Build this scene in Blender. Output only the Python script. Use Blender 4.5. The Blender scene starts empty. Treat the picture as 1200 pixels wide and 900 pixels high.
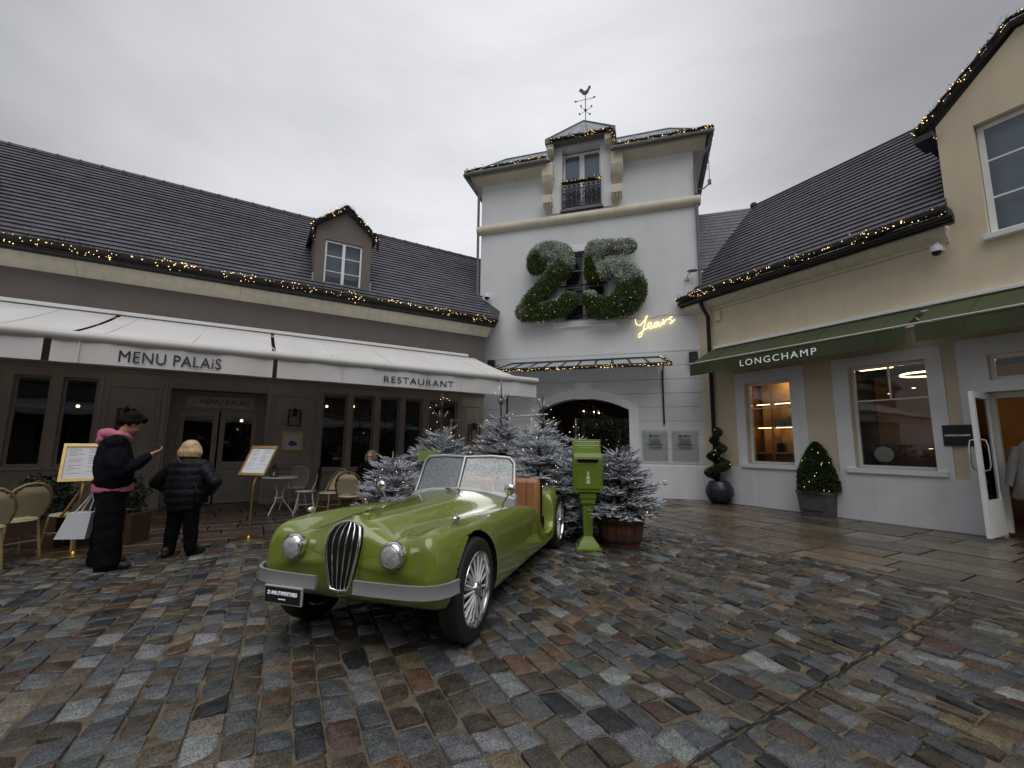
import bpy, bmesh, math, random
from math import sin, cos, pi, radians, sqrt, atan2, hypot
from mathutils import Vector, Matrix
SC = bpy.context.scene
COL = SC.collection
RD = random.Random(7)

# ---------------------------------------------------------------- camera
FPX, PITCH, ROLL, CAMH = 516.0, radians(7.83), radians(-0.594), 1.45
fw = Vector((0, cos(PITCH), sin(PITCH))); up0 = Vector((0, -sin(PITCH), cos(PITCH))); rt0 = Vector((1, 0, 0))
cr, sr = cos(ROLL), sin(ROLL)
up = up0*cr + rt0*sr; rt = rt0*cr - up0*sr
cd = bpy.data.cameras.new('camera'); cam = bpy.data.objects.new('camera', cd); COL.objects.link(cam)
cam.matrix_world = Matrix(((rt.x, up.x, -fw.x, 0), (rt.y, up.y, -fw.y, 0), (rt.z, up.z, -fw.z, CAMH), (0, 0, 0, 1)))
cd.sensor_width = 36; cd.lens = FPX/1200*36; cd.clip_start = .05; cd.clip_end = 2000
SC.camera = cam

# ---------------------------------------------------------------- world, sun, exposure
SUN_EL, SUN_ROT = radians(62), radians(170)
w = bpy.data.worlds.new("World"); SC.world = w; w.use_nodes = True
nt = w.node_tree; nt.nodes.clear(); N = nt.nodes.new; K = nt.links.new
sky = N('ShaderNodeTexSky'); sky.sky_type = 'NISHITA'; sky.sun_disc = False; sky.sun_elevation = SUN_EL; sky.sun_rotation = SUN_ROT
bg1 = N('ShaderNodeBackground'); bg1.inputs[1].default_value = .05; K(sky.outputs[0], bg1.inputs[0])
tc = N('ShaderNodeTexCoord'); mp = N('ShaderNodeMapping'); mp.inputs['Scale'].default_value = (1.0, 1.6, 3.2); mp.inputs['Rotation'].default_value = (0, 0, .5)
K(tc.outputs['Generated'], mp.inputs[0])
nz = N('ShaderNodeTexNoise'); nz.inputs['Scale'].default_value = 1.3; nz.inputs['Detail'].default_value = 7; nz.inputs['Roughness'].default_value = .5; nz.inputs['Distortion'].default_value = .5
K(mp.outputs[0], nz.inputs[0])
rp = N('ShaderNodeValToRGB'); rp.color_ramp.elements[0].position = .32; rp.color_ramp.elements[1].position = .70
rp.color_ramp.elements[0].color = (.70, .71, .75, 1); rp.color_ramp.elements[1].color = (1.0, 1.0, 1.02, 1)
K(nz.outputs[0], rp.inputs[0])
# the overcast is thinner (brighter) low in one direction, as behind real cloud cover
dt = N('ShaderNodeVectorMath'); dt.operation = 'DOT_PRODUCT'; dt.inputs[1].default_value = (-.12, .86, .50)
K(tc.outputs['Generated'], dt.inputs[0])
mr = N('ShaderNodeMapRange'); mr.interpolation_type = 'SMOOTHSTEP'; mr.inputs[1].default_value = .66; mr.inputs[2].default_value = 1.0; mr.inputs[3].default_value = .44; mr.inputs[4].default_value = 1.06
K(dt.outputs['Value'], mr.inputs[0])
mu = N('ShaderNodeVectorMath'); mu.operation = 'SCALE'; K(rp.outputs[0], mu.inputs[0]); K(mr.outputs[0], mu.inputs['Scale'])
bg2 = N('ShaderNodeBackground'); bg2.inputs[1].default_value = .63; K(mu.outputs[0], bg2.inputs[0])
ms = N('ShaderNodeMixShader'); ms.inputs[0].default_value = .9; K(bg1.outputs[0], ms.inputs[1]); K(bg2.outputs[0], ms.inputs[2])
wo = N('ShaderNodeOutputWorld'); K(ms.outputs[0], wo.inputs[0])
sd = bpy.data.lights.new('sun', 'SUN'); sd.energy = 1.15; sd.angle = radians(60); sd.color = (1, .97, .93)
so = bpy.data.objects.new('sun', sd); COL.objects.link(so); so.rotation_euler = (radians(90)-SUN_EL, 0, radians(180)-SUN_ROT)
so.rotation_euler = Vector((sin(SUN_ROT)*cos(SUN_EL), cos(SUN_ROT)*cos(SUN_EL), sin(SUN_EL))).to_track_quat('Z', 'Y').to_euler()
SC.view_settings.view_transform = 'Standard'; SC.view_settings.look = 'None'; SC.view_settings.exposure = 0.62; SC.view_settings.gamma = 1
try:
    SC.cycles.max_bounces = 6; SC.cycles.transparent_max_bounces = 12; SC.cycles.sample_clamp_indirect = 4; SC.cycles.use_denoising = True
except Exception: pass

# ---------------------------------------------------------------- helpers
class Frame:
    def __init__(s, ox, oy, ang): s.o = Vector((ox, oy, 0)); s.a = ang; s.d = Vector((cos(ang), sin(ang), 0)); s.b = Vector((-sin(ang), cos(ang), 0))
    def P(s, x, y, z=0): return s.o + s.d*x + s.b*y + Vector((0, 0, z))
    def loc(s, p): q = Vector((p[0], p[1], 0))-s.o; return q.dot(s.d), q.dot(s.b)
FL = Frame(-.60877, 13.89655, atan2(.51009, .86012))       # restaurant front: x along the wall, y into the building
FR = Frame(6.15121, 11.79494, atan2(-.86932, .49425))      # shop front on the right
FT = Frame(-.60877, 13.89655, atan2(-.29687, .95492))      # tower front
FW = Frame(0, 0, 0)
FC = Frame(-1.04054+.038, 3.68338-.012, radians(-17.5))    # car: x to its left side, y towards its rear

def thing(name, label, cat, fr=FW, p=(0, 0, 0), rz=0, group=None):
    o = bpy.data.objects.new(name, None); COL.objects.link(o); o.empty_display_size = .2
    o.location = fr.P(*p); o.rotation_euler = (0, 0, fr.a+rz); o['label'] = label; o['category'] = cat
    if group: o['group'] = group
    return o
def dup(root, fr, p, rz, label, group=None):
    r = root.copy(); COL.objects.link(r); r.location = fr.P(*p); r.rotation_euler = (0, 0, fr.a+rz); r['label'] = label
    if group: r['group'] = group
    for ch in list(root.children):
        c = ch.copy(); COL.objects.link(c); c.parent = r
        for g in ch.children: d = g.copy(); COL.objects.link(d); d.parent = c
    return r

class MB:
    def __init__(s): s.v = []; s.f = []; s.c = None
    def add(s, vs, fs, col=None):
        b = len(s.v); s.v += [tuple(p) for p in vs]; s.f += [tuple(b+i for i in f) for f in fs]
        if col is not None:
            if s.c is None: s.c = [(1, 1, 1)]*b
            s.c += [col]*len(vs)
        elif s.c is not None: s.c += [(1, 1, 1)]*len(vs)
        return s
    def box(s, x0, x1, y0, y1, z0, z1, col=None):
        return s.add([(x0,y0,z0),(x1,y0,z0),(x1,y1,z0),(x0,y1,z0),(x0,y0,z1),(x1,y0,z1),(x1,y1,z1),(x0,y1,z1)],
                     [(0,3,2,1),(4,5,6,7),(0,1,5,4),(1,2,6,5),(2,3,7,6),(3,0,4,7)], col)
    def prism(s, poly, a, b, ax='y', col=None):
        """poly of 2-D points extruded from a to b: ax y -> (x,z), ax x -> (y,z), ax z -> (x,y)"""
        n = len(poly)
        f = {'y': lambda p, t: (p[0], t, p[1]), 'x': lambda p, t: (t, p[0], p[1]), 'z': lambda p, t: (p[0], p[1], t)}[ax]
        vs = [f(p, a) for p in poly]+[f(p, b) for p in poly]
        return s.add(vs, [tuple(range(n)), tuple(range(2*n-1, n-1, -1))]+[((i+1) % n, i, n+i, n+(i+1) % n) for i in range(n)], col)
    def tube(s, pts, r, n=6, closed=False, caps=True, col=None, flat=1.0):
        pts = [Vector(p) for p in pts]; m = len(pts); vs = []; prev = None
        for i, p in enumerate(pts):
            if closed: t = pts[(i+1) % m]-pts[i-1]
            else: t = pts[min(i+1, m-1)]-pts[max(i-1, 0)]
            t = t.normalized() if t.length > 1e-9 else Vector((0, 0, 1))
            if prev is None:
                a = Vector((0, 0, 1)) if abs(t.z) < .9 else Vector((1, 0, 0)); u = (a-t*a.dot(t)).normalized()
            else:
                u = prev-t*prev.dot(t); u = u.normalized() if u.length > 1e-6 else t.orthogonal().normalized()
            prev = u; v = t.cross(u); rr = r[i] if isinstance(r, (list, tuple)) else r
            for k in range(n):
                an = 2*pi*k/n; vs.append(p+u*(cos(an)*rr)+v*(sin(an)*rr*flat))
        fs = []
        for i in range(m if closed else m-1):
            j = (i+1) % m
            for k in range(n): fs.append((i*n+k, i*n+(k+1) % n, j*n+(k+1) % n, j*n+k))
        if not closed and caps: fs += [tuple(range(n-1, -1, -1)), tuple(range((m-1)*n, m*n))]
        return s.add(vs, fs, col)
    def lathe(s, prof, c=(0, 0, 0), n=16, ax='z', col=None, sy=1.0, caps=True):
        vs = []; m = len(prof)
        for r, h in prof:
            for k in range(n):
                a = 2*pi*k/n; x, y = cos(a)*r, sin(a)*r*sy
                q = {'z': (x, y, h), 'y': (x, h, y), 'x': (h, x, y)}[ax]; vs.append((q[0]+c[0], q[1]+c[1], q[2]+c[2]))
        fs = [(i*n+k, i*n+(k+1) % n, (i+1)*n+(k+1) % n, (i+1)*n+k) for i in range(m-1) for k in range(n)]
        if caps and prof[0][0] > 1e-4: fs.append(tuple(range(n-1, -1, -1)))
        if caps and prof[-1][0] > 1e-4: fs.append(tuple(range((m-1)*n, m*n)))
        return s.add(vs, fs, col)
    def ball(s, c, r, n=8, m=5, col=None):
        r = r if isinstance(r, (list, tuple)) else (r, r, r); vs = [(c[0], c[1], c[2]-r[2])]
        for i in range(1, m):
            a = pi*i/m-pi/2
            for k in range(n): b = 2*pi*k/n; vs.append((c[0]+cos(a)*cos(b)*r[0], c[1]+cos(a)*sin(b)*r[1], c[2]+sin(a)*r[2]))
        vs.append((c[0], c[1], c[2]+r[2])); fs = [(0, 1+(k+1) % n, 1+k) for k in range(n)]
        for i in range(m-2):
            for k in range(n): a = 1+i*n; fs.append((a+k, a+(k+1) % n, a+n+(k+1) % n, a+n+k))
        t = len(vs)-1; a = 1+(m-2)*n; fs += [(a+k, a+(k+1) % n, t) for k in range(n)]
        return s.add(vs, fs, col)
    def wall(s, x0, x1, z0, z1, y0, y1, holes):
        xs = sorted({x0, x1, *[h[i] for h in holes for i in (0, 1) if x0 < h[i] < x1]}); zs = sorted({z0, z1, *[h[i] for h in holes for i in (2, 3) if z0 < h[i] < z1]})
        nx, nz_ = len(xs)-1, len(zs)-1
        full = [[not any(h[0] < (xs[i]+xs[i+1])/2 < h[1] and h[2] < (zs[j]+zs[j+1])/2 < h[3] for h in holes) for j in range(nz_)] for i in range(nx)]
        ok = lambda i, j: 0 <= i < nx and 0 <= j < nz_ and full[i][j]
        for i in range(nx):
            for j in range(nz_):
                if not full[i][j]: continue
                a, b, c, d = xs[i], xs[i+1], zs[j], zs[j+1]
                s.add([(a,y0,c),(b,y0,c),(b,y0,d),(a,y0,d)], [(0,1,2,3)]); s.add([(a,y1,c),(b,y1,c),(b,y1,d),(a,y1,d)], [(3,2,1,0)])
                if not ok(i-1, j): s.add([(a,y0,c),(a,y0,d),(a,y1,d),(a,y1,c)], [(0,1,2,3)])
                if not ok(i+1, j): s.add([(b,y0,c),(b,y0,d),(b,y1,d),(b,y1,c)], [(3,2,1,0)])
                if not ok(i, j-1): s.add([(a,y0,c),(b,y0,c),(b,y1,c),(a,y1,c)], [(3,2,1,0)])
                if not ok(i, j+1): s.add([(a,y0,d),(b,y0,d),(b,y1,d),(a,y1,d)], [(0,1,2,3)])
        return s
    def mesh(s, name):
        me = bpy.data.meshes.new(name); me.from_pydata(s.v, [], s.f); me.update()
        if s.c is not None:
            at = me.color_attributes.new('col', 'FLOAT_COLOR', 'POINT'); at.data.foreach_set('color', [x for c in s.c for x in (c[0], c[1], c[2], 1)])
        return me

def obj(name, mb, m, parent=None, label=None, kind=None, cat=None, group=None, smooth=None, bevel=None, weld=False, subd=0):
    me = mb.mesh(name) if isinstance(mb, MB) else mb
    if not me.materials: me.materials.append(m)
    if weld:
        bm = bmesh.new(); bm.from_mesh(me); bmesh.ops.remove_doubles(bm, verts=bm.verts, dist=1e-5); bmesh.ops.recalc_face_normals(bm, faces=bm.faces); bm.to_mesh(me); bm.free()
    if smooth: me.shade_smooth(); me.set_sharp_from_angle(angle=radians(smooth))
    o = bpy.data.objects.new(name, me); COL.objects.link(o)
    if parent: o.parent = parent
    if label: o['label'] = label
    if kind: o['kind'] = kind
    if cat: o['category'] = cat
    if group: o['group'] = group
    if bevel: b = o.modifiers.new('bevel', 'BEVEL'); b.width = bevel; b.segments = 2; b.limit_method = 'ANGLE'; b.angle_limit = radians(40)
    if subd: b = o.modifiers.new('subd', 'SUBSURF'); b.levels = subd; b.render_levels = subd
    return o

def mat(name, col, rough=.6, metal=0, var=.08, scale=3, bump=0, bscale=40, attr=False, spec=.5, coat=0, emit=None, est=0, rvar=0, streak=0, dirt=0, speck=0, stretch=0):
    m = bpy.data.materials.new(name); m.use_nodes = True; t = m.node_tree; b = t.nodes['Principled BSDF']; N = t.nodes.new; K = t.links.new
    b.inputs['Roughness'].default_value = rough; b.inputs['Metallic'].default_value = metal; b.inputs['Specular IOR Level'].default_value = spec; b.inputs['Coat Weight'].default_value = coat; b.inputs['Coat Roughness'].default_value = .04
    tc = N('ShaderNodeTexCoord')
    if attr: at = N('ShaderNodeAttribute'); at.attribute_name = 'col'; src = at.outputs['Color']
    else:
        rg = N('ShaderNodeRGB'); rg.outputs[0].default_value = (*col, 1); src = rg.outputs[0]
    def scaled(src, fac):
        v = N('ShaderNodeVectorMath'); v.operation = 'SCALE'; K(src, v.inputs[0]); K(fac, v.inputs['Scale']); return v.outputs[0]
    def noise(sc, det=4, vec=None, lo=.3, hi=.7, a=0, bb=1):
        n = N('ShaderNodeTexNoise'); n.inputs['Scale'].default_value = sc; n.inputs['Detail'].default_value = det; K(vec or tc.outputs['Object'], n.inputs[0])
        r = N('ShaderNodeMapRange'); r.inputs[1].default_value = lo; r.inputs[2].default_value = hi; r.inputs[3].default_value = a; r.inputs[4].default_value = bb; K(n.outputs[0], r.inputs[0]); return r.outputs[0]
    if var: src = scaled(src, noise(scale, 5, a=1-var, bb=1+var))
    if speck: src = scaled(src, noise(120, 3, lo=.38, hi=.62, a=1-speck, bb=1+speck))
    if streak:
        mp = N('ShaderNodeMapping'); mp.inputs['Scale'].default_value = (5, 5, .35); K(tc.outputs['Object'], mp.inputs[0]); src = scaled(src, noise(1.6, 6, mp.outputs[0], .45, .75, 1, 1-streak))
    if dirt: src = scaled(src, noise(.8, 8, None, .5, .72, 1, 1-dirt))
    K(src, b.inputs['Base Color'])
    if rvar: K(noise(6, 4, a=max(.03, rough-rvar), bb=rough+rvar), b.inputs['Roughness'])
    if bump:
        n = N('ShaderNodeTexNoise'); n.inputs['Scale'].default_value = bscale; n.inputs['Detail'].default_value = 5
        if stretch: mp = N('ShaderNodeMapping'); mp.inputs['Scale'].default_value = (1, 1, stretch); K(tc.outputs['Object'], mp.inputs[0]); K(mp.outputs[0], n.inputs[0])
        else: K(tc.outputs['Object'], n.inputs[0])
        bp = N('ShaderNodeBump'); bp.inputs['Strength'].default_value = bump; bp.inputs['Distance'].default_value = .01; K(n.outputs[0], bp.inputs['Height']); K(bp.outputs[0], b.inputs['Normal'])
    if emit: b.inputs['Emission Color'].default_value = (*emit, 1); b.inputs['Emission Strength'].default_value = est
    return m
def glass_mat(name, tint=(.8, .85, .85), rough=.02, boost=1.0, ior=1.45):
    m = bpy.data.materials.new(name); m.use_nodes = True; t = m.node_tree; t.nodes.clear(); N = t.nodes.new; K = t.links.new
    tr = N('ShaderNodeBsdfTransparent'); tr.inputs[0].default_value = (*tint, 1); gl = N('ShaderNodeBsdfGlossy'); gl.inputs['Roughness'].default_value = rough; gl.inputs[0].default_value = (.95, .97, 1, 1)
    fr = N('ShaderNodeFresnel'); fr.inputs[0].default_value = ior; mm = N('ShaderNodeMath'); mm.operation = 'MULTIPLY'; mm.inputs[1].default_value = boost; mm.use_clamp = True; K(fr.outputs[0], mm.inputs[0])
    tc = N('ShaderNodeTexCoord'); nz = N('ShaderNodeTexNoise'); nz.inputs['Scale'].default_value = 1.2; bp = N('ShaderNodeBump'); bp.inputs['Strength'].default_value = .05; bp.inputs['Distance'].default_value = .05; K(tc.outputs['Object'], nz.inputs[0]); K(nz.outputs[0], bp.inputs['Height']); K(bp.outputs[0], gl.inputs['Normal'])
    mx = N('ShaderNodeMixShader'); K(mm.outputs[0], mx.inputs[0]); K(tr.outputs[0], mx.inputs[1]); K(gl.outputs[0], mx.inputs[2]); o = N('ShaderNodeOutputMaterial'); K(mx.outputs[0], o.inputs[0]); return m

M = {}
M['tower'] = mat('tower_render', (.71, .735, .755), .8, var=.04, scale=1.5, bump=.15, bscale=60, streak=.035, dirt=.04)
M['tower_stone'] = mat('tower_stone', (.66, .69, .71), .75, var=.05, scale=2, bump=.2, bscale=50, streak=.04, dirt=.05)
M['white'] = mat('white_paint', (.84, .86, .88), .6, var=.04, scale=2, bump=.1, bscale=60, streak=.06, dirt=.05)
M['plinth'] = mat('plinth_paint', (.80, .82, .86), .6, var=.05, scale=2, bump=.15, bscale=60, streak=.08, dirt=.08)
M['cream'] = mat('cream_render', (.72, .62, .455), .8, var=.05, scale=1.5, bump=.2, bscale=60, streak=.06, dirt=.05)
M['cornice'] = mat('cornice_stone', (.66, .62, .49), .7, var=.06, scale=2, bump=.12, bscale=50, streak=.14, dirt=.05)
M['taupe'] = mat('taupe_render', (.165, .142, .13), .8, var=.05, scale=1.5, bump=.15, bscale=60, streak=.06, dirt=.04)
M['taupe_wood'] = mat('taupe_wood_paint', (.35, .305, .27), .5, var=.06, scale=3, bump=.05, bscale=30, streak=.08)
M['slate'] = mat('roof_tile', (.060, .058, .068), .48, var=.25, scale=2.2, bump=.35, bscale=25, streak=.2, rvar=.12)
M['ridge'] = mat('ridge_tile', (.035, .034, .04), .55, var=.2, scale=5, bump=.2)
M['zinc'] = mat('zinc_sheet', (.30, .34, .37), .45, metal=.3, var=.18, scale=4, streak=.25, bump=.05, bscale=15)
M['lead'] = mat('lead_flashing', (.16, .165, .18), .6, var=.15, scale=6, bump=.2)
M['black'] = mat('black_metal', (.012, .012, .014), .4, var=.1, bump=.03)
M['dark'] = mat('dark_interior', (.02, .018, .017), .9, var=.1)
M['darkwood'] = mat('dark_wood', (.05, .025, .013), .5, var=.3, scale=8)
M['glass'] = glass_mat('window_glass', (.55, .58, .6), boost=1.3)
M['glass_sky'] = glass_mat('upper_window_glass', (.86, .9, .93), .02, 1.6)
M['glass_clear'] = glass_mat('clear_glass', (.85, .88, .88), boost=1.2)
M['glass_plq'] = glass_mat('plaque_acrylic', (.985, .99, .99), .1, .7)
def hazy_glass(name, haze=.14):
    m = glass_mat(name, (.86, .9, .9), .08, 1.8); t = m.node_tree; o = [n for n in t.nodes if n.type == 'OUTPUT_MATERIAL'][0]; src = o.inputs[0].links[0].from_socket
    d = t.nodes.new('ShaderNodeBsdfDiffuse'); d.inputs[0].default_value = (.75, .78, .8, 1); mx = t.nodes.new('ShaderNodeMixShader'); nz = t.nodes.new('ShaderNodeTexNoise'); nz.inputs['Scale'].default_value = 60; tc = t.nodes.new('ShaderNodeTexCoord'); t.links.new(tc.outputs['Object'], nz.inputs[0])
    r = t.nodes.new('ShaderNodeMapRange'); r.inputs[1].default_value = .4; r.inputs[2].default_value = .7; r.inputs[3].default_value = haze*.5; r.inputs[4].default_value = haze*2; t.links.new(nz.outputs[0], r.inputs[0]); t.links.new(r.outputs[0], mx.inputs[0]); t.links.new(src, mx.inputs[1]); t.links.new(d.outputs[0], mx.inputs[2]); t.links.new(mx.outputs[0], o.inputs[0]); return m
M['glass_wet'] = hazy_glass('windscreen_glass')
M['glass_frost'] = glass_mat('canopy_glass', (.55, .58, .6), .25, 3.5)
M['blind'] = mat('window_blind', (.50, .53, .58), .8, var=.05, scale=2)
M['fabric_white'] = mat('awning_canvas', (.84, .83, .85), .85, var=.05, scale=1.2, bump=.1, bscale=120, dirt=.06)
def add_translucent(m, col, f):
    t = m.node_tree; b = t.nodes['Principled BSDF']; o = t.nodes['Material Output']; tr = t.nodes.new('ShaderNodeBsdfTranslucent'); tr.inputs[0].default_value = (*col, 1); mx = t.nodes.new('ShaderNodeMixShader'); mx.inputs[0].default_value = f; t.links.new(b.outputs[0], mx.inputs[1]); t.links.new(tr.outputs[0], mx.inputs[2]); t.links.new(mx.outputs[0], o.inputs[0])
add_translucent(M['fabric_white'], (.85, .83, .80), .28)
M['roller'] = mat('awning_roller', (.58, .58, .56), .5, var=.05, scale=2)
M['fabric_green'] = mat('green_canvas', (.052, .066, .026), .8, var=.1, scale=1.5, bump=.1, bscale=120, dirt=.1)
M['letter_navy'] = mat('navy_print', (.015, .012, .04), .6, var=0)
M['letter_white_glow'] = mat('glowing_white_print', (.85, .85, .85), .5, var=0, emit=(.9, .95, 1), est=.12)  # white print with a faint emission of its own added
M['letter_black'] = mat('black_print', (.01, .01, .012), .4, var=0)
M['letter_grey'] = mat('grey_print', (.09, .09, .10), .6, var=0)
M['bulb'] = mat('bulb', (.9, .6, .2), .4, var=0, emit=(1, .62, .25), est=2.3)
M['bulb_cool'] = mat('bulb_warm_white', (.9, .7, .4), .4, var=0, emit=(1, .70, .38), est=4)
M['neon'] = mat('neon_tube', (.9, .8, .5), .4, var=0, emit=(1, .76, .33), est=1.25)
M['lamp'] = mat('warm_lamp', (.9, .7, .4), .4, var=0, emit=(1, .62, .28), est=9)
M['shop_light'] = mat('shop_light', (.9, .8, .6), .4, var=0, emit=(1, .66, .34), est=5)
M['garland'] = mat('garland_twig', (.011, .010, .008), .8, var=.4, scale=20)
M['leaf'] = mat('leaf', (.05, .07, .02), .6, attr=True, var=.25, scale=9)
M['needle'] = mat('flocked_needle', (.3, .3, .3), .85, attr=True, var=.15, scale=14)
M['bark'] = mat('bark', (.06, .04, .025), .9, var=.3, scale=12, bump=.5)
M['brass'] = mat('brass', (.62, .44, .18), .3, metal=1, var=.1, scale=10)
M['chrome'] = mat('chrome', (.72, .73, .75), .12, metal=1, var=.03)
M['silver'] = mat('silver_paint', (.55, .56, .57), .32, metal=.35, var=.05, scale=6, bump=.03)
M['car'] = mat('green_car_paint', (.175, .215, .028), .22, var=.04, scale=2, coat=1.0)
M['bumper'] = mat('bumper_paint', (.30, .31, .32), .4, metal=.2, var=.05, scale=6)
M['spoke'] = mat('spoke_metal', (.78, .78, .80), .3, metal=.25, var=.05)
M['carin'] = mat('car_inner', (.010, .010, .009), .85, spec=.2)
M['rubber'] = mat('tyre_rubber', (.013, .013, .014), .6, var=.2, scale=20, bump=.2)
M['tan'] = mat('tan_leather', (.33, .155, .068), .42, var=.12, scale=5, bump=.15, bscale=90)
M['postgreen'] = mat('green_box_paint', (.125, .195, .016), .4, var=.06, scale=4, bump=.06, bscale=30)
M['navy'] = mat('navy_cloth', (.007, .007, .012), .95, spec=.1, var=.3, scale=12, bump=.4, bscale=25)
M['blackcloth'] = mat('black_cloth', (.005, .005, .006), .95, spec=.1, var=.3, scale=12, bump=.4, bscale=25)
M['puffer'] = mat('puffer_nylon', (.006, .006, .011), .6, spec=.25, var=.2, scale=10, bump=.4, bscale=14)
M['pink'] = mat('pink_hoodie', (.52, .16, .24), .9, var=.12, scale=15, bump=.3, bscale=40)
M['skin'] = mat('skin', (.45, .25, .18), .5, var=.08, scale=20)
M['blond'] = mat('blond_hair', (.50, .35, .19), .55, var=.22, scale=12, bump=.35, bscale=30, stretch=.12)
M['darkhair'] = mat('dark_hair', (.008, .006, .005), .8, spec=.1, var=.3, scale=12, bump=.3, bscale=30, stretch=.12)
M['greyhair'] = mat('grey_hair', (.15, .115, .09), .6, var=.3, scale=12, bump=.3, bscale=30, stretch=.12)
M['paper'] = mat('paper', (.62, .64, .68), .6, var=.03)
M['bag'] = mat('paper_bag', (.55, .58, .62), .55, var=.04, scale=3)
M['rattan'] = mat('rattan', (.27, .19, .09), .55, var=.2, scale=20)
M['weave'] = mat('cream_weave', (.46, .40, .25), .6, var=.2, scale=60, bump=.3, bscale=160)
M['rattan_brown'] = mat('brown_rattan', (.12, .045, .018), .5, var=.25, scale=20)
M['whitemetal'] = mat('white_metal', (.55, .56, .56), .45, var=.06, scale=10)
M['potblue'] = mat('dark_blue_pot', (.022, .028, .045), .35, var=.15, scale=6, bump=.1)
M['planter'] = mat('grey_planter', (.085, .087, .088), .6, var=.12, scale=6, bump=.15)
M['barrel'] = mat('barrel_wood', (.10, .042, .02), .55, var=.35, scale=6, streak=.5, bump=.4, bscale=20)
M['mortar'] = mat('joint_sand', (.105, .082, .055), .9, var=.5, scale=9, bump=.8, bscale=60)
M['cobble'] = mat('wet_cobble', (.1, .1, .1), .32, attr=True, var=.30, scale=9, bump=.6, bscale=30, speck=.5, rvar=.18, dirt=.25)
M['flag'] = mat('wet_flagstone', (.1, .1, .1), .30, attr=True, var=.14, scale=2.5, bump=.15, bscale=14, dirt=.18, rvar=.14)
M['joint_dark'] = mat('dark_joint', (.018, .015, .012), .9)
M['orange'] = mat('warm_wall', (.34, .18, .07), .8, var=.1)
M['grey_cloth'] = mat('grey_cloth', (.22, .22, .21), .9, var=.15, scale=10, bump=.4, bscale=20)
# ================================================================ GROUND
def camera_scaled_frame(F, k):
    o = F.o*k; G = Frame(o.x, o.y, F.a); G.k = k; return G
FLk = FL; FL.k = 1.0
FRk = camera_scaled_frame(FR, .97); FTk = camera_scaled_frame(FT, 1.03)  # shop wing scaled nearer and tower scaled farther, both about the camera
def fthing(name, label, cat, F, p=(0, 0, 0), rz=0, group=None):
    """a thing standing on or fixed to one of the three fronts, given in that front's own measures"""
    k = F.k; z0 = 1.45*(1-k)
    o = thing(name, label, cat, FW, (0, 0, 0), 0, group)
    q = F.o + (F.d*p[0]+F.b*p[1])*k + Vector((0, 0, z0+p[2]*k))
    o.location = q; o.rotation_euler = (0, 0, F.a+rz); o.scale = (k, k, k); return o

def inview(x, y, m=0):
    if y < .3: return False
    px = 600+516*x/(y*.99+.01); py = 523+516*1.45/y
    return -m < px < 1200+m and py < 900+m
mb = MB(); mb.box(-150, 150, -120, 260, -.6, -.05)
obj('ground', mb, M['mortar'], kind='structure')
mb = MB(); mb.add([(-14, -1, -.0085), (14, -1, -.0085), (14, 16, -.0085), (-14, 16, -.0085)], [(0, 1, 2, 3)])
square = obj('cobbled_square', mb, M['mortar'], kind='structure')
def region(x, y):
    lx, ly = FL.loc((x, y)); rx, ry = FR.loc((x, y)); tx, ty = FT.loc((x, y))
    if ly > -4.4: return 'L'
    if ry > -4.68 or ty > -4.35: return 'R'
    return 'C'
PAL = [((.058,.064,.075), 24), ((.092,.100,.110), 16), ((.16,.168,.175), 8), ((.058,.048,.037), 22), ((.078,.062,.044), 18), ((.022,.024,.029), 11), ((.098,.052,.030), 5), ((.060,.034,.027), 7), ((.125,.092,.052), 4), ((.060,.068,.068), 8), ((.14,.118,.096), 7)]
PCOL = [c for c, n in PAL for _ in range(n)]
def pick(rd, lo=.8, hi=1.2):
    c = rd.choice(PCOL); k = rd.uniform(lo, hi); g = sum(c)/3; c = tuple(.98*(.82*x+.18*g*q) for x, q in zip(c, (1.03, 1.0, .96))); return tuple(x*k*rd.uniform(.96, 1.04) for x in c)
CA = radians(27); AV = Vector((-sin(CA), cos(CA))); BV = Vector((cos(CA), sin(CA)))
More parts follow.
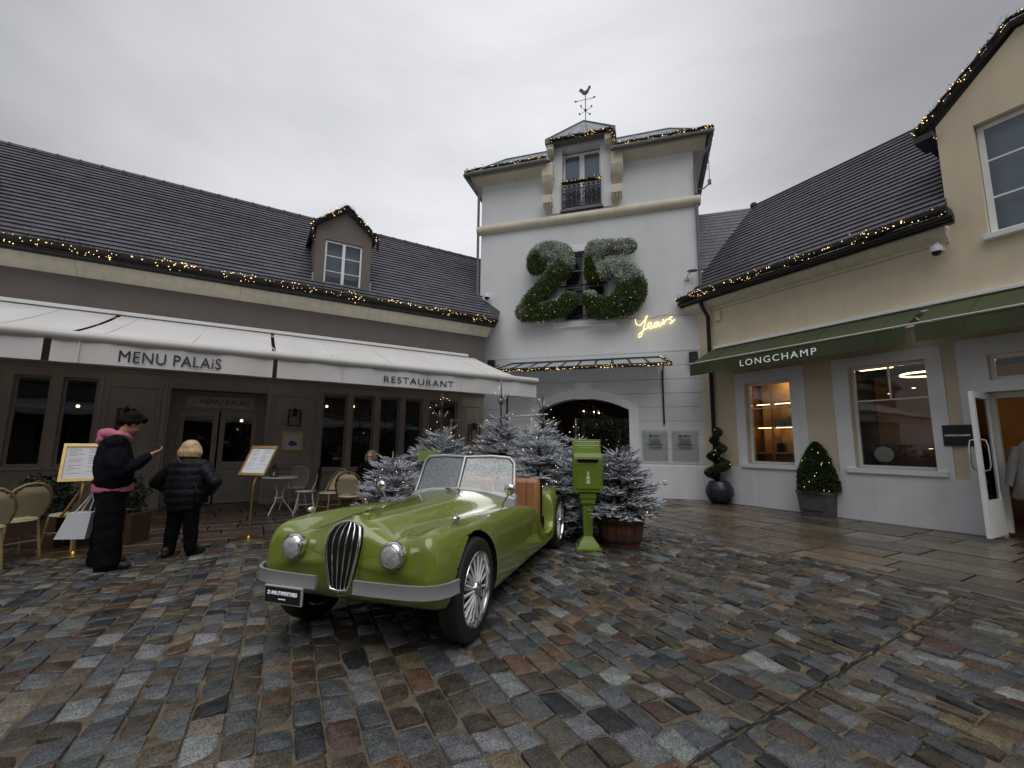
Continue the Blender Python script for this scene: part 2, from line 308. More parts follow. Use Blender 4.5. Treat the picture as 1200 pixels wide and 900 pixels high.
def stone(mb, c2, la, lb, av, bv, col, rd, top=.0, h=.05, n=12, side=0, off=None):
    """one worn sett: rounded outline, domed top, dipping sides"""
    cr_ = .16 if n == 12 else .20; out = []; sk = rd.uniform(-.05, .05); cj = [(rd.uniform(.94, 1.03), rd.uniform(.94, 1.03)) for _ in range(4)]
    for ci, (sx, sy) in enumerate(((1, 1), (-1, 1), (-1, -1), (1, -1))):
        jx, jy = cj[ci]; m = n//4
        for q in range(m):
            a = (ci + (q/(m-1)))*pi/2; px_, py_ = sx*(jx-cr_)+cos(a)*cr_, sy*(jy-cr_*la/max(lb, .05)*.8)+sin(a)*cr_*la/max(lb, .05)*.8
            out.append((px_+sk*sy, py_))
    vs = []; tx, ty = rd.uniform(-.012, .012), rd.uniform(-.012, .012)
    for sc_, z in ((1.0, -h), (1.0, -.009), (.955, -.001), (.70, .002+rd.uniform(0, .002))):
        for (p, q) in out: w_ = c2+av*(p*la/2*sc_)+bv*(q*lb/2*sc_); vs.append((w_.x, w_.y, top+z+tx*p*sc_*(z > -.01)+ty*q*sc_*(z > -.01)))
    if side:       # trim the stone along the crack
        o_ = off if off is not None else Vector((0, 0)); hw = .012+.008*abs(sin(c2.x*40+la*90+o_.x*30))
        V2 = []
        for x, y, z in vs:
            p_ = Vector((x, y))+o_; dl = (p_-DR0).dot(DN)
            if dl*side < hw: p_ = p_+DN*(side*hw-dl)
            p_ = p_-o_; V2.append((p_.x, p_.y, z))
        vs = V2
    if not side: vs.append((c2.x, c2.y, top+.0035))
    else: t_ = vs[3*n:4*n]; vs.append((sum(v[0] for v in t_)/n, sum(v[1] for v in t_)/n, top+.0035))
    fs = []
    for i in range(3):
        for k in range(n): fs.append((i*n+k, i*n+(k+1) % n, (i+1)*n+(k+1) % n, (i+1)*n+k))
    fs += [(3*n+k, 3*n+(k+1) % n, 4*n) for k in range(n)]
    mb.add(vs, fs, col)
# the crack line that crosses the square
DR0, DR1 = Vector((.6, 2.09)), Vector((4.35, 4.52)); DD = (DR1-DR0).normalized(); DN = Vector((-DD.y, DD.x))
rd = random.Random(11); stones = []
b = -9.0; col_i = 0
while b < 9.5:
    wdt = rd.uniform(.122, .18) if b > 1.2 else rd.uniform(.14, .19)
    a = -1+rd.uniform(0, .3)
    while a < 14.5:
        ln = rd.uniform(.15, .28) if b > 0 else rd.uniform(.145, .225)
        c = AV*(a+ln/2)+BV*(b+wdt/2)
        if c.y > .75 and abs(c.x) < 1.35*c.y+2.2 and region(c.x, c.y) == 'C':
            dl = (c-DR0).dot(DN); on = (c-DR0).dot(DD)
            L_, W_ = ln-.005-rd.random()*.006, wdt-.004-rd.random()*.006; hx = abs(AV.dot(DN))*L_/2+abs(BV.dot(DN))*W_/2
            if on > -.6 and abs(dl) < hx+.012:
                for sg in (-1, 1):
                    if dl*sg > -hx+.045: stones.append((c, L_, W_, sg))
            else: stones.append((c, L_, W_, 0))
        a += ln
    b += wdt
gp = MB(); pts = [DR0+DD*(t_*.09-.5)+DN*rd.gauss(0, .006) for t_ in range(54)]
gv = [];
for q in pts: hw = rd.uniform(.006, .016); gv += [(q.x-DN.x*hw, q.y-DN.y*hw, -.0065), (q.x+DN.x*hw, q.y+DN.y*hw, -.0065)]
gp.add(gv, [(2*i, 2*i+1, 2*i+3, 2*i+2) for i in range(len(pts)-1)]); obj('joint_crack', gp, M['black'], square)
def seen(s):
    c = s[0]; return (1 if inview(c.x, c.y) else 0, s[1]*abs(s[2])/max(c.y, .5)**3)
stones.sort(key=seen, reverse=True)
rest = MB(); i = 0
for c, la, lb, sg in stones:
    av, bv = AV, BV; col = pick(rd); top = rd.uniform(-.004, .006)
    if i < 290:
        mb = MB(); q = Vector((0, 0)); stone(mb, q, la, lb, av, bv, col, rd, 0, side=sg, off=c); o = obj('cobble', mb, M['cobble'], square, smooth=50); o.location = (c.x, c.y, top)
    else: stone(rest, c, la, lb, av, bv, col, rd, top, n=8, side=sg)
    i += 1
obj('cobble_field', rest, M['cobble'], square, kind='stuff', smooth=50)
# flagstones: right pavement and restaurant terrace
def paving(name, F, x0, x1, y0, y1, reg, pal, rd, fr_col, wmin=.42, wmax=.75, mean=.95, lim=290):
    base = MB(); base.add([(*F.P(x0, y0)[:2], -.012), (*F.P(x1, y0)[:2], -.012), (*F.P(x1, y1)[:2], -.012), (*F.P(x0, y1)[:2], -.012)], [(0, 1, 2, 3)])
    base = MB(); root = None; slabs = []
    y = y0
    while y < y1:
        wy = rd.uniform(wmin, wmax); x = x0-rd.random()
        while x < x1:
            wx = rd.uniform(.6, 1.5)*mean; cx, cy = x+wx/2, y+wy/2; p = F.P(cx, cy)
            if region(p.x, p.y) == reg and p.y > .2: slabs.append((cx, cy, wx-.026, wy-.045))
            x += wx
        y += wy
    under = MB()
    for cx, cy, wx, wy in slabs:
        P4 = [F.P(cx+a*(wx/2+.02), cy+b_*(wy/2+.02)) for a, b_ in ((-1,-1),(1,-1),(1,1),(-1,1))]
        under.add([(p.x, p.y, -.0065) for p in P4], [(0, 1, 2, 3)])
    me = under
    root = obj(name, me, M['joint_dark'], kind='structure')
    slabs.sort(key=lambda s: (0 if inview(*F.P(s[0], s[1])[:2]) else 1, F.P(s[0], s[1]).y))
    rest = MB()
    for k, (cx, cy, wx, wy) in enumerate(slabs):
        c0 = rd.choice(pal); kk = rd.uniform(.62, 1.25); col = tuple(v*kk for v in c0); zt = rd.uniform(-.002, .004)
        mb = MB() if k < lim else rest; P4 = []
        vs = []
        for s_, z in ((1, -.05), (1, -.004), (.985, 0)):
            for a, b_ in ((-1,-1),(1,-1),(1,1),(-1,1)):
                p = F.P(cx+a*wx/2*s_, cy+b_*wy/2*s_); vs.append((p.x, p.y, z+zt))
        mb.add(vs, [(0,1,5,4),(1,2,6,5),(2,3,7,6),(3,0,4,7),(4,5,9,8),(5,6,10,9),(6,7,11,10),(7,4,8,11),(8,9,10,11)], col)
        if k < lim: obj('flagstone', mb, M['flag'], root)
    if rest.v: obj('flagstone_field', rest, M['flag'], root, kind='stuff')
    return root
rd = random.Random(5)
paving('pavement', FR, -5, 9, -8.5, .3, 'R', [(.115,.092,.062), (.10,.083,.062), (.13,.112,.083), (.085,.072,.058), (.12,.085,.055)], rd, None)
kb = random.Random(8); x = -1.0; pv = bpy.data.objects['pavement']
while x < 7.5:
    l_ = kb.uniform(.5, 1.0); p = FR.P(x+l_/2, -4.74)
    mb = MB(); c_ = tuple(v*kb.uniform(.85, 1.15) for v in (.125, .115, .10))
    if region(p.x, p.y) == 'C' or True:
        w_ = [FR.P(x+.006, -4.80), FR.P(x+l_-.006, -4.80), FR.P(x+l_-.006, -4.69), FR.P(x+.006, -4.69)]; mb.add([(q.x, q.y, -.04) for q in w_]+[(q.x, q.y, .009) for q in w_], [(0,1,5,4),(1,2,6,5),(2,3,7,6),(3,0,4,7),(4,5,6,7)], c_); obj('kerb_stone', mb, M['flag'], pv)
    x += l_
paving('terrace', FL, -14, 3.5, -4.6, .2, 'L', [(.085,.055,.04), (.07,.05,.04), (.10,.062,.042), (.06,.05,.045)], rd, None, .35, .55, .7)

# ================================================================ BUILDINGS
def window_unit(parent, x0, x1, z0, z1, y, fw=.06, cols=1, rows=1, mf=None, mg=None, depth=.06, bar=.028, mid=.07, sill=None, label=None, hbars=None):
    """frame with its bars; the panes and the sill are its parts"""
    mb = MB(); d = depth
    mb.wall(x0, x1, z0, z1, y, y+d, [(x0+fw, x1-fw, z0+fw, z1-fw)])
    xs = [x0+fw]+[x0+(x1-x0)*i/cols for i in range(1, cols)]+[x1-fw]
    for i in range(1, cols): mb.box(xs[i]-mid/2, xs[i]+mid/2, y-.006, y+d-.004, z0+fw, z1-fw)
    zb = hbars if hbars is not None else [z0+(z1-z0)*j/rows for j in range(1, rows)]
    for i in range(cols):
        a = xs[i]+(mid/2 if i else 0); b_ = xs[i+1]-(mid/2 if i < cols-1 else 0)
        for z in zb: mb.box(a, b_, y+.006, y+d-.01, z-bar/2, z+bar/2)
    fr = obj('window', mb, mf, parent, label=label)
    zz = [z0+fw]+list(zb)+[z1-fw]
    for i in range(cols):
        a = xs[i]+(mid/2 if i else 0); b_ = xs[i+1]-(mid/2 if i < cols-1 else 0)
        for j in range(len(zz)-1):
            g = MB(); g.box(a+.001, b_-.001, y+d*.45, y+d*.45+.008, zz[j]+bar/2*(j > 0)+.001, zz[j+1]-bar/2*(j < len(zz)-2)-.001); obj('pane', g, mg, fr)
    if sill: s_ = MB(); s_.box(x0-sill[0], x1+sill[0], y-sill[1], y+.02, z0-sill[2], z0-.003); obj('sill', s_, M['white'], fr, bevel=.008)
    return fr

def roof_mat(name, col, pitchy, wid):
    m = mat(name, col, .45, var=.22, scale=2.5, bump=.3, bscale=30, streak=.18, rvar=.12)
    t = m.node_tree; b = t.nodes['Principled BSDF']; src = b.inputs['Base Color'].links[0].from_socket
    N = t.nodes.new; K = t.links.new; tc = N('ShaderNodeTexCoord'); br = N('ShaderNodeTexBrick'); K(tc.outputs['Object'], br.inputs[0])
    br.inputs['Scale'].default_value = 1; br.inputs['Brick Width'].default_value = wid; br.inputs['Row Height'].default_value = pitchy; br.inputs['Mortar Size'].default_value = .006
    br.inputs['Color1'].default_value = (.92, .92, .93, 1); br.inputs['Color2'].default_value = (1.07, 1.07, 1.07, 1); br.inputs['Mortar'].default_value = (.55, .55, .55, 1)
    mx = N('ShaderNodeMix'); mx.data_type = 'RGBA'; mx.blend_type = 'MULTIPLY'; mx.inputs[0].default_value = 1; K(src, mx.inputs[6]); K(br.outputs['Color'], mx.inputs[7]); K(mx.outputs[2], b.inputs['Base Color']); return m
def roof_courses(parent, y0, z0, y1, z1, n, xs, xe, m, name='tile_course', gaps=()):
    """n overlapping courses of tiles from the eave (y0,z0) to the ridge (y1,z1)"""
    dy, dz = (y1-y0)/n, (z1-z0)/n; L = hypot(dy, dz); ny, nz_ = -dz/L, dy/L
    for i in range(n):
        jt = RD.uniform(-.006, .006); ya, za = y0+dy*i+jt*.7, z0+dz*i+jt; yb, zb = y0+dy*(i+1.12), z0+dz*(i+1.12); t0, t1 = .066, .030
        segs = [(xs((ya+yb)/2), xe((ya+yb)/2))]
        for (g0, g1, gz) in gaps:
            if za < gz and segs: s0 = segs.pop(); segs += [(s0[0], g0), (g1, s0[1])]
        mb = MB()
        for a, b_ in segs:
            if b_-a > .05: mb.prism([(ya+ny*(t0-.020), za+nz_*(t0-.020)), (yb+ny*(t1-.02), zb+nz_*(t1-.02)), (yb+ny*t1, zb+nz_*t1), (ya+ny*t0, za+nz_*t0)], a, b_, 'x')
        obj(name, mb, m, parent)
    mb = MB(); a, b_ = xs(y0), xe(y0); c, d = xs(y1), min(xe(y1), 4.44)
    mb.add([(a, y0, z0), (b_, y0, z0), (d, y1, z1), (c, y1, z1), (a, y0+.1, z0-.06), (b_, y0+.1, z0-.06), (d, y1+.05, z1-.1), (c, y1+.05, z1-.1)], [(0,1,2,3),(7,6,5,4),(0,4,5,1),(2,6,7,3),(1,5,6,2),(0,3,7,4)])
    obj('roof_deck', mb, M['ridge'], parent)
def moulding(parent, x0, x1, prof, m, name='cornice', joints=None):
    mb = MB(); xs = [x0]+(joints or [])+[x1]
    for a, b_ in zip(xs[:-1], xs[1:]): mb.prism(prof, a+.003, b_-.003, 'x')
    return obj(name, mb, m, parent, smooth=35)

# ---------------------------------------------------------------- restaurant (left wing)
rb = fthing('restaurant_building', 'long taupe restaurant wing with dark tiled roof, a dormer and timber shopfront', 'building', FL)
WX0 = -19.0
wins = [(-12.6, -11.85), (-11.7, -10.74), (-10.57, -10.04), (-9.87, -9.33), (-4.98, -4.36), (-4.24, -3.66), (-3.52, -2.96), (-2.82, -2.30), (-2.10, -1.22)]
holes = [(a, b_, (.93 if b_ < -9 else .78), 2.72) for a, b_ in wins]+[(-8.12, -6.24, -.1, 2.62)]
mb = MB(); mb.wall(WX0, -.33, 2.95, 5.2, 0, .3, []); mb.box(-.6, -.33, .3, 5, -.1, 5.2); mb.box(WX0, WX0+.3, .3, 6, -.1, 8); mb.box(WX0, -.33, 5.7, 6, -.1, 5.2)
obj('upper_wall', mb, M['taupe'], rb)
mb = MB(); mb.wall(WX0, -.33, -.1, 2.90, -.03, .25, holes); obj('timber_front', mb, M['taupe_wood'], rb)
mb = MB(); mb.prism([(.02, 2.90), (-.06, 2.90), (-.06, 2.93), (-.12, 2.98), (-.12, 3.02), (.02, 3.02)], WX0, -.33, 'x'); obj('fascia', mb, M['taupe_wood'], rb)
moulding(rb, WX0, -.25, [(.02, 4.84), (-.06, 4.84), (-.09, 4.88), (-.12, 4.93), (-.2, 4.97), (-.27, 5.04), (-.30, 5.12), (.02, 5.12)], M['cornice'], joints=[-13.6, -9.9, -7.0, -4.0, -1.0])
mb = MB(); mb.tube([(WX0, -.42, 5.17), (-.18, -.42, 5.17)], .075, 8); mb.box(WX0, -.16, -.37, -.28, 5.1, 5.22); obj('gutter', mb, M['black'], rb, smooth=50)
slL = roof_mat('slate_left', (.105, .105, .130), .1296, .30)
def xeL(y):
    v = -y; return -.15 if v > -.75 else -.15+.742*((-v-.75)/.67)+.12
dorm = [(-4.70, 1), (-12.62, 2)]
roof_courses(rb, -.42, 5.2, 3.0, 8.77, 27, lambda y: WX0, xeL, slL, gaps=[])
ys = MB(); ys.lathe([(.10, -.22), (.115, -.20), (.10, -.16), (.095, .22)], n=8, ax='x'); cap = ys.mesh('ridge_tile'); cap.materials.append(M['ridge'])
x = WX0+.3
while x < 2.3:
    o = bpy.data.objects.new('ridge_tile', cap); COL.objects.link(o); o.parent = rb; o.location = (x, 3.0, 8.77); x += .44
for cx, q in dorm:
    mb = MB(); h = .72
    mb.prism([(cx-h, 5.42), (cx+h, 5.42), (cx+h, 7.22), (cx, 7.80), (cx-h, 7.22)], -.02, .10, 'y')
    b2 = MB(); b2.wall(cx-h, cx+h, 5.42, 7.22, -.02, .12, [(cx-.49, cx+.49, 5.60, 6.90)]); b2.prism([(cx-h, 7.22), (cx+h, 7.22), (cx, 7.80)], -.02, .12, 'y')
    for s_ in (-1, 1): b2.box(cx+s_*h-(.1 if s_ > 0 else 0), cx+s_*h+(.1 if s_ < 0 else 0), .12, 2.2, 5.42, 7.24)
    b2.box(cx-.62, cx+.62, 1.6, 1.7, 5.5, 7.1)
    dm = obj('dormer', b2, M['taupe'], rb)
    mb = MB()
    for s_ in (-1, 1):
        mb.prism([(cx, 7.84), (cx+s_*.86, 7.14), (cx+s_*.86, 7.20), (cx, 7.93)], -.14, 2.9, 'y')
    obj('dormer_roof', mb, slL, dm)
    mb = MB(); mb.prism([(.0, 5.50), (-.16, 5.34), (-.18, 5.36), (-.18, 5.40), (-.03, 5.54)], cx-.8, cx+.8, 'x'); mb.box(cx-.76, cx-.721, -.03, 1.6, 5.4, 5.9); mb.box(cx+.721, cx+.76, -.03, 1.6, 5.4, 5.9); obj('lead_apron', mb, M['zinc'], dm)
    window_unit(rb, cx-.48, cx+.48, 5.61, 6.89, .02, .045, 2, 3, M['white'], M['glass_sky'], mid=.075, bar=.02, sill=(.02, .06, .05))
    mb = MB(); mb.box(cx-.6, cx+.6, .22, .235, 5.55, 7.0); obj('blind', mb, M['blind'], rb)
# windows of the timber front
for a, b_ in wins:
    z0 = .93 if b_ < -9 else .78
    fr = window_unit(rb, a+.002, b_-.002, z0+.002, 2.718, .05, .045, 1, 1, M['taupe_wood'], M['glass'], hbars=[])
    mb = MB(); mb.box(a-.05, b_+.05, -.075, -.032, z0-.07, z0-.012); obj('sill', mb, M['taupe_wood'], fr, bevel=.006)
def panel(parent, x0, x1, z0, z1, y, m, w_=.035, d=.018):
    mb = MB(); mb.wall(x0, x1, z0, z1, y-d, y, [(x0+w_, x1-w_, z0+w_, z1-w_)]); mb.box(x0+w_+.05, x1-w_-.05, y-.010, y, z0+w_+.05, z1-w_-.05); obj('panel', mb, m, parent, bevel=.006)
for a, b_, z0, z1 in ((-9.18, -8.28, .75, 2.62), (-9.18, -8.28, .15, .65), (-6.12, -5.12, .82, 2.62), (-6.12, -5.12, .15, .72), (-1.06, -.44, .82, 2.62), (-1.06, -.44, .15, .72),
                      (-4.98, -3.7, .15, .66), (-3.5, -2.3, .15, .66), (-2.1, -1.25, .15, .66), (-11.7, -10.6, .15, .8), (-10.45, -9.35, .15, .8), (-13.2, -12.75, .82, 2.62)):
    panel(rb, a, b_, z0, z1, -.031, M['taupe_wood'])
# pilaster strips either side of the door
for x in (-9.27, -8.2, -6.2, -5.08, -1.14, -.38): mb = MB(); mb.box(x-.03, x+.03, -.055, -.031, 0, 2.88); obj('pilaster', mb, M['taupe_wood'], rb, bevel=.006)
# recessed double door with its name board
mb = MB(); mb.wall(-8.12, -6.24, -.1, 2.62, .36, .42, [(-7.97, -6.40, -.05, 2.18)]); mb.box(-8.15, -8.1, .25, .42, -.1, 2.62); mb.box(-6.26, -6.2, .25, .42, -.1, 2.62); obj('door_frame', mb, M['taupe_wood'], rb)
for a, b_ in ((-7.97, -7.20), (-7.17, -6.40)):
    mb = MB(); mb.wall(a+.004, b_-.004, .02, 2.17, .34, .39, [(a+.11, b_-.11, .98, 2.04)]); dr = obj('door', mb, M['taupe_wood'], rb)
    g = MB(); g.box(a+.112, b_-.112, .36, .368, .98, 2.04); obj('pane', g, M['glass'], dr)
    panel(dr, a+.1, b_-.1, .2, .86, .34, M['taupe_wood'])
    h = MB(); hx = b_-.06 if a < -7.5 else a+.06; h.tube([(hx, .33, .95), (hx, .28, .97), (hx, .28, 1.25), (hx, .33, 1.27)], .012, 6); obj('handle', h, M['brass'], dr, smooth=50)
mb = MB(); mb.box(-7.85, -6.52, .325, .345, 2.24, 2.50); sb_ = obj('name_board', mb, mat('name_board_grey', (.42, .41, .42), .35, var=.15), rb)
def text(s, size, m, parent, loc, rot=(pi/2, 0, 0), depth=.002, width=None, space=1.0, align='CENTER', label=None, xs=1.0, shear=0, name='lettering'):
    cu = bpy.data.curves.new('lettering', 'FONT'); cu.body = s; cu.size = size; cu.extrude = depth; cu.align_x = align; cu.align_y = 'CENTER'; cu.space_character = space; cu.shear = shear
    t = bpy.data.objects.new('lettering', cu); COL.objects.link(t); bpy.context.view_layer.update()
    me = bpy.data.meshes.new_from_object(t.evaluated_get(bpy.context.evaluated_depsgraph_get())); bpy.data.objects.remove(t)
    if width:
        xs_ = [v.co.x for v in me.vertices]; k = width/(max(xs_)-min(xs_))
        for v in me.vertices: v.co.x *= k
    me.materials.clear(); me.materials.append(m)
    o = bpy.data.objects.new(name, me); COL.objects.link(o); o.parent = parent; o.location = loc; o.rotation_euler = rot
    if label: o['label'] = label
    return o
text('MENU PALAiS', .17, M['letter_black'], sb_, (-7.1, .322, 2.37), width=1.0, space=1.05)
# restaurant room behind the glass
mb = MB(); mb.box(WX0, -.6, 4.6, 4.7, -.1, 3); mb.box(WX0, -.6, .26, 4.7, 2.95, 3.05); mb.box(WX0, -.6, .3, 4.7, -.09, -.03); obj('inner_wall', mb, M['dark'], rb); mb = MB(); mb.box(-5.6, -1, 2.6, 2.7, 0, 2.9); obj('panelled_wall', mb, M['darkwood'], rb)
k = 0
for (x, y, z, l) in ((-10.35, 1.2, 2.28, 'pendant bulb glowing behind the leftmost restaurant window'), (-9.98, 1.5, 2.22, 'pendant bulb behind the mullion of the leftmost windows'), (-9.75, 2.3, 2.2, 'pendant bulb glowing behind the window beside the panelled pier'),
                  (-4.75, .9, 2.45, 'bulb glowing high behind the window right of the framed picture'), (-4.0, 1.1, 2.5, 'bulb glowing high in the second window right of the framed picture'), (-3.0, 2.2, 1.5, 'low glowing bulb in the window behind the seated woman'), (-6.75, 1.4, 2.0, 'bulb glowing behind the right door leaf')):
    t = fthing('pendant_lamp', l, 'lamp', FL, (x, y, z), group='bulbs inside the restaurant'); mb = MB(); mb.ball((0, 0, 0), .035, 8, 6); obj('bulb', mb, M['lamp'], t); mb = MB(); mb.tube([(0, 0, .03), (0, 0, 2.94-z)], .006, 4); mb.lathe([(.02, .03), (.03, .06), (.012, .09)], n=6); obj('cord', mb, M['black'], t)
cm = mat('brown_curtain', (.10, .055, .03), .9, var=.2, scale=6)
for x in (-3.25, -2.55, -1.7):
    mb = MB(); pts = [(x-.2+.4*i/14, .5+.03*(-1)**i) for i in range(15)]; 
    mb.prism(pts+[(p[0], p[1]+.01) for p in reversed(pts)], .9, 2.7, 'z'); o = obj('curtain', mb, cm); o.location = FL.P(0, 0); o.rotation_euler = (0, 0, FL.a); o['label'] = {-3.25: 'brown curtain hanging behind the restaurant window left of the green placard', -2.55: 'brown curtain behind the narrow restaurant window beside the widest one', -1.7: 'brown curtain behind the wide restaurant window by the end pier'}[x]; o['category'] = 'curtain'; o['group'] = 'curtains in the restaurant'

# ---------------------------------------------------------------- tower
tb = fthing('tower_building', 'tall pale grey tower with arched passage, cream band and zinc roof', 'tower', FTk)
TX0, TX1 = -.5, 6.2; D = 5.0
mb = MB(); mb.wall(TX0, TX1, -.1, 10.4, 0, .35, [(1.50, 4.17, -.2, 2.83), (2.27, 3.58, 5.25, 7.45), (2.28, 3.5, 8.85, 10.45)])
arc = [(1.50+2.67*i/16, 2.48+.35*(1-((i-8)/8)**2)) for i in range(17)]
mb.prism([(1.50, 2.83)]+arc[:9], 0, .35, 'y'); mb.prism(arc[8:]+[(4.17, 2.83)], 0, .35, 'y')
mb.box(TX0, TX0+.3, .35, 6, -.1, 10.4); mb.box(TX1-.3, TX1, .35, 6, -.1, 10.4)
obj('wall', mb, M['tower'], tb)
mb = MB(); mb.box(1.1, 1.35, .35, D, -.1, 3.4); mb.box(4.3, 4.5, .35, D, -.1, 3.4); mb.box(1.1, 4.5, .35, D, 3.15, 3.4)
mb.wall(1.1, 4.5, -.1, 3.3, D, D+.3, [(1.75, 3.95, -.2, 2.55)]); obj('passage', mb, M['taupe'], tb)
mb = MB(); a2 = [(1.75+2.2*i/12, 2.2+.36*(1-((i-6)/6)**2)) for i in range(13)]
for i in range(12): mb.prism([a2[i], a2[i+1], (a2[i+1][0], a2[i+1][1]+.12), (a2[i][0], a2[i][1]+.12)], D-.05, D, 'y')
obj('passage_arch', mb, M['tower_stone'], tb)
z = .96; row = 0
while z < 4.15:
    z1 = min(z+.385, 4.2)
    for a, b_ in ([(TX0, 1.24), (4.43, TX1)] if z < 2.75 else [(TX0, TX1)]):
        if z >= 2.75 and z < 3.25:
            segs = [(TX0, 1.24 if z < 2.9 else 2.55), (4.43 if z < 2.9 else 3.13, TX1)]
        else: segs = [(a, b_)]
        for a_, c_ in segs:
            mb = MB(); mb.box(a_, c_, -.014, -.0005, z+.008, z1-.008); obj('stone_course', mb, M['tower_stone'], tb)
    z += .395
# arch surround: stilted sides and curved head in voussoirs
for a, b_ in ((1.24, 1.50), (4.17, 4.43)): mb = MB(); mb.box(a, b_, -.045, .002, .93, 2.50); obj('arch_jamb', mb, M['white'], tb, bevel=.005)
out = [(1.24+3.19*i/16, 2.50+.60*(1-(abs(i-8)/8)**2.2)) for i in range(17)]
for i in range(16):
    if i in (7, 8): continue
    a, b_, c, d = arc[i], arc[i+1], out[i+1], out[i]; a = (a[0], max(a[1], 2.48)); g = .002
    mb = MB(); mb.prism([(a[0]+g, a[1]), (b_[0]-g, b_[1]), (c[0]-g, c[1]), (d[0]+g, d[1])], -.043, .0015, 'y'); obj('arch_stone', mb, M['white'], tb)
mb = MB(); mb.prism([(2.62, 2.80), (3.05, 2.80), (3.05, 3.10), (3.03, 3.27), (2.64, 3.27), (2.62, 3.10)], -.07, .0015, 'y'); obj('keystone', mb, M['white'], tb, bevel=.008)
for a, b_ in ((TX0-.01, 1.50), (4.17, TX1+.01)): mb = MB(); mb.box(a, b_, -.035, .36, -.1, .92); obj('plinth', mb, M['plinth'], tb, bevel=.008)
prof = [(.01, 8.42), (-.08, 8.43), (-.14, 8.48), (-.17, 8.56), (-.16, 8.63), (-.11, 8.70), (.01, 8.71)]
mb = MB(); mb.prism(prof, TX0-.12, TX1+.14, 'x')
obj('band', mb, M['cornice'], tb, smooth=40)
mb = MB(); prof = [(.01, 10.17), (-.05, 10.19), (-.09, 10.23), (-.2, 10.29), (-.34, 10.33), (-.36, 10.40), (.01, 10.42)]
mb.prism(prof, TX0-.30, 1.94, 'x'); mb.prism(prof, 3.83, TX1+.34, 'x')
mb.box(TX0-.3, TX0-.001, .01, 6, 10.2, 10.4); mb.box(TX1+.001, TX1+.34, .01, 6, 10.2, 10.4)
obj('eaves_cornice', mb, M['cornice'], tb, smooth=40)
# hipped zinc roof
E0, E1, Y0, Y1, ZE, ZT, IN = TX0-.42, TX1+.46, -.42, 6.4, 10.46, 11.5, 1.05
vs = [(E0, Y0, ZE), (E1, Y0, ZE), (E1, Y1, ZE), (E0, Y1, ZE), (E0+IN, Y0+IN, ZT), (E1-IN, Y0+IN, ZT), (E1-IN, Y1-IN, ZT), (E0+IN, Y1-IN, ZT)]
mb = MB(); mb.add(vs, [(1,2,6,5), (2,3,7,6), (3,0,4,7), (4,5,6,7)])
for a, b_, c, d in ((E0, 1.94, E0+IN, 1.94), (3.83, E1, 3.83, E1-IN)): mb.add([(a, Y0, ZE), (b_, Y0, ZE), (d, Y0+IN, ZT), (c, Y0+IN, ZT), (a, Y0+.5, ZE-.01), (b_, Y0+.5, ZE-.01), (d, Y0+IN, ZT-.05), (c, Y0+IN, ZT-.05)], [(0,1,2,3), (0,4,5,1), (1,5,6,2), (0,3,7,4), (7,6,5,4)])
rf = obj('roof', mb, M['zinc'], tb)
mb = MB(); x = E0+.45
while x < E1-.2:
    if not 1.75 < x < 4.05:
        t = min(1, (x-E0)/IN, (E1-x)/IN); mb.add([(x-.012, Y0, ZE), (x+.012, Y0, ZE), (x+.012, Y0+IN*t, ZE+(ZT-ZE)*t), (x-.012, Y0+IN*t, ZE+(ZT-ZE)*t), (x-.012, Y0, ZE+.035), (x+.012, Y0, ZE+.035), (x+.012, Y0+IN*t, ZE+(ZT-ZE)*t+.035), (x-.012, Y0+IN*t, ZE+(ZT-ZE)*t+.035)], [(0,3,2,1),(4,5,6,7),(0,1,5,4),(1,2,6,5),(2,3,7,6),(3,0,4,7)])
    x += .5
mb.tube([(E0, Y0, ZE+.02), (E0+IN, Y0+IN, ZT+.02), (E1-IN, Y0+IN, ZT+.02), (E1, Y0, ZE+.02)], .03, 6)
obj('roof_seam', mb, M['zinc'], rf)
mb = MB(); mb.tube([(E0-.03, Y0-.06, ZE-.05), (1.86, Y0-.06, ZE-.05)], .07, 8); mb.tube([(3.93, Y0-.06, ZE-.05), (E1+.03, Y0-.06, ZE-.05), (E1+.03, 6, ZE-.05)], .07, 8); mb.tube([(E0-.03, Y0-.06, ZE-.05), (E0-.03, 6, ZE-.05)], .07, 8)
mb.tube([(E1+.03, -.38, ZE-.05), (E1-.05, -.2, 10.1), (TX1+.03, -.08, 9.6), (TX1+.03, -.08, 8.75)], .045, 8); mb.tube([(TX1+.03, -.08, 8.4), (TX1+.03, -.08, 5.2)], .045, 8)
mb.tube([(E0-.03, -.4, ZE-.05), (TX0-.08, -.1, 9.9), (TX0-.08, -.05, 4.0)], .045, 8)
obj('gutter', mb, M['lead'], tb, smooth=50)
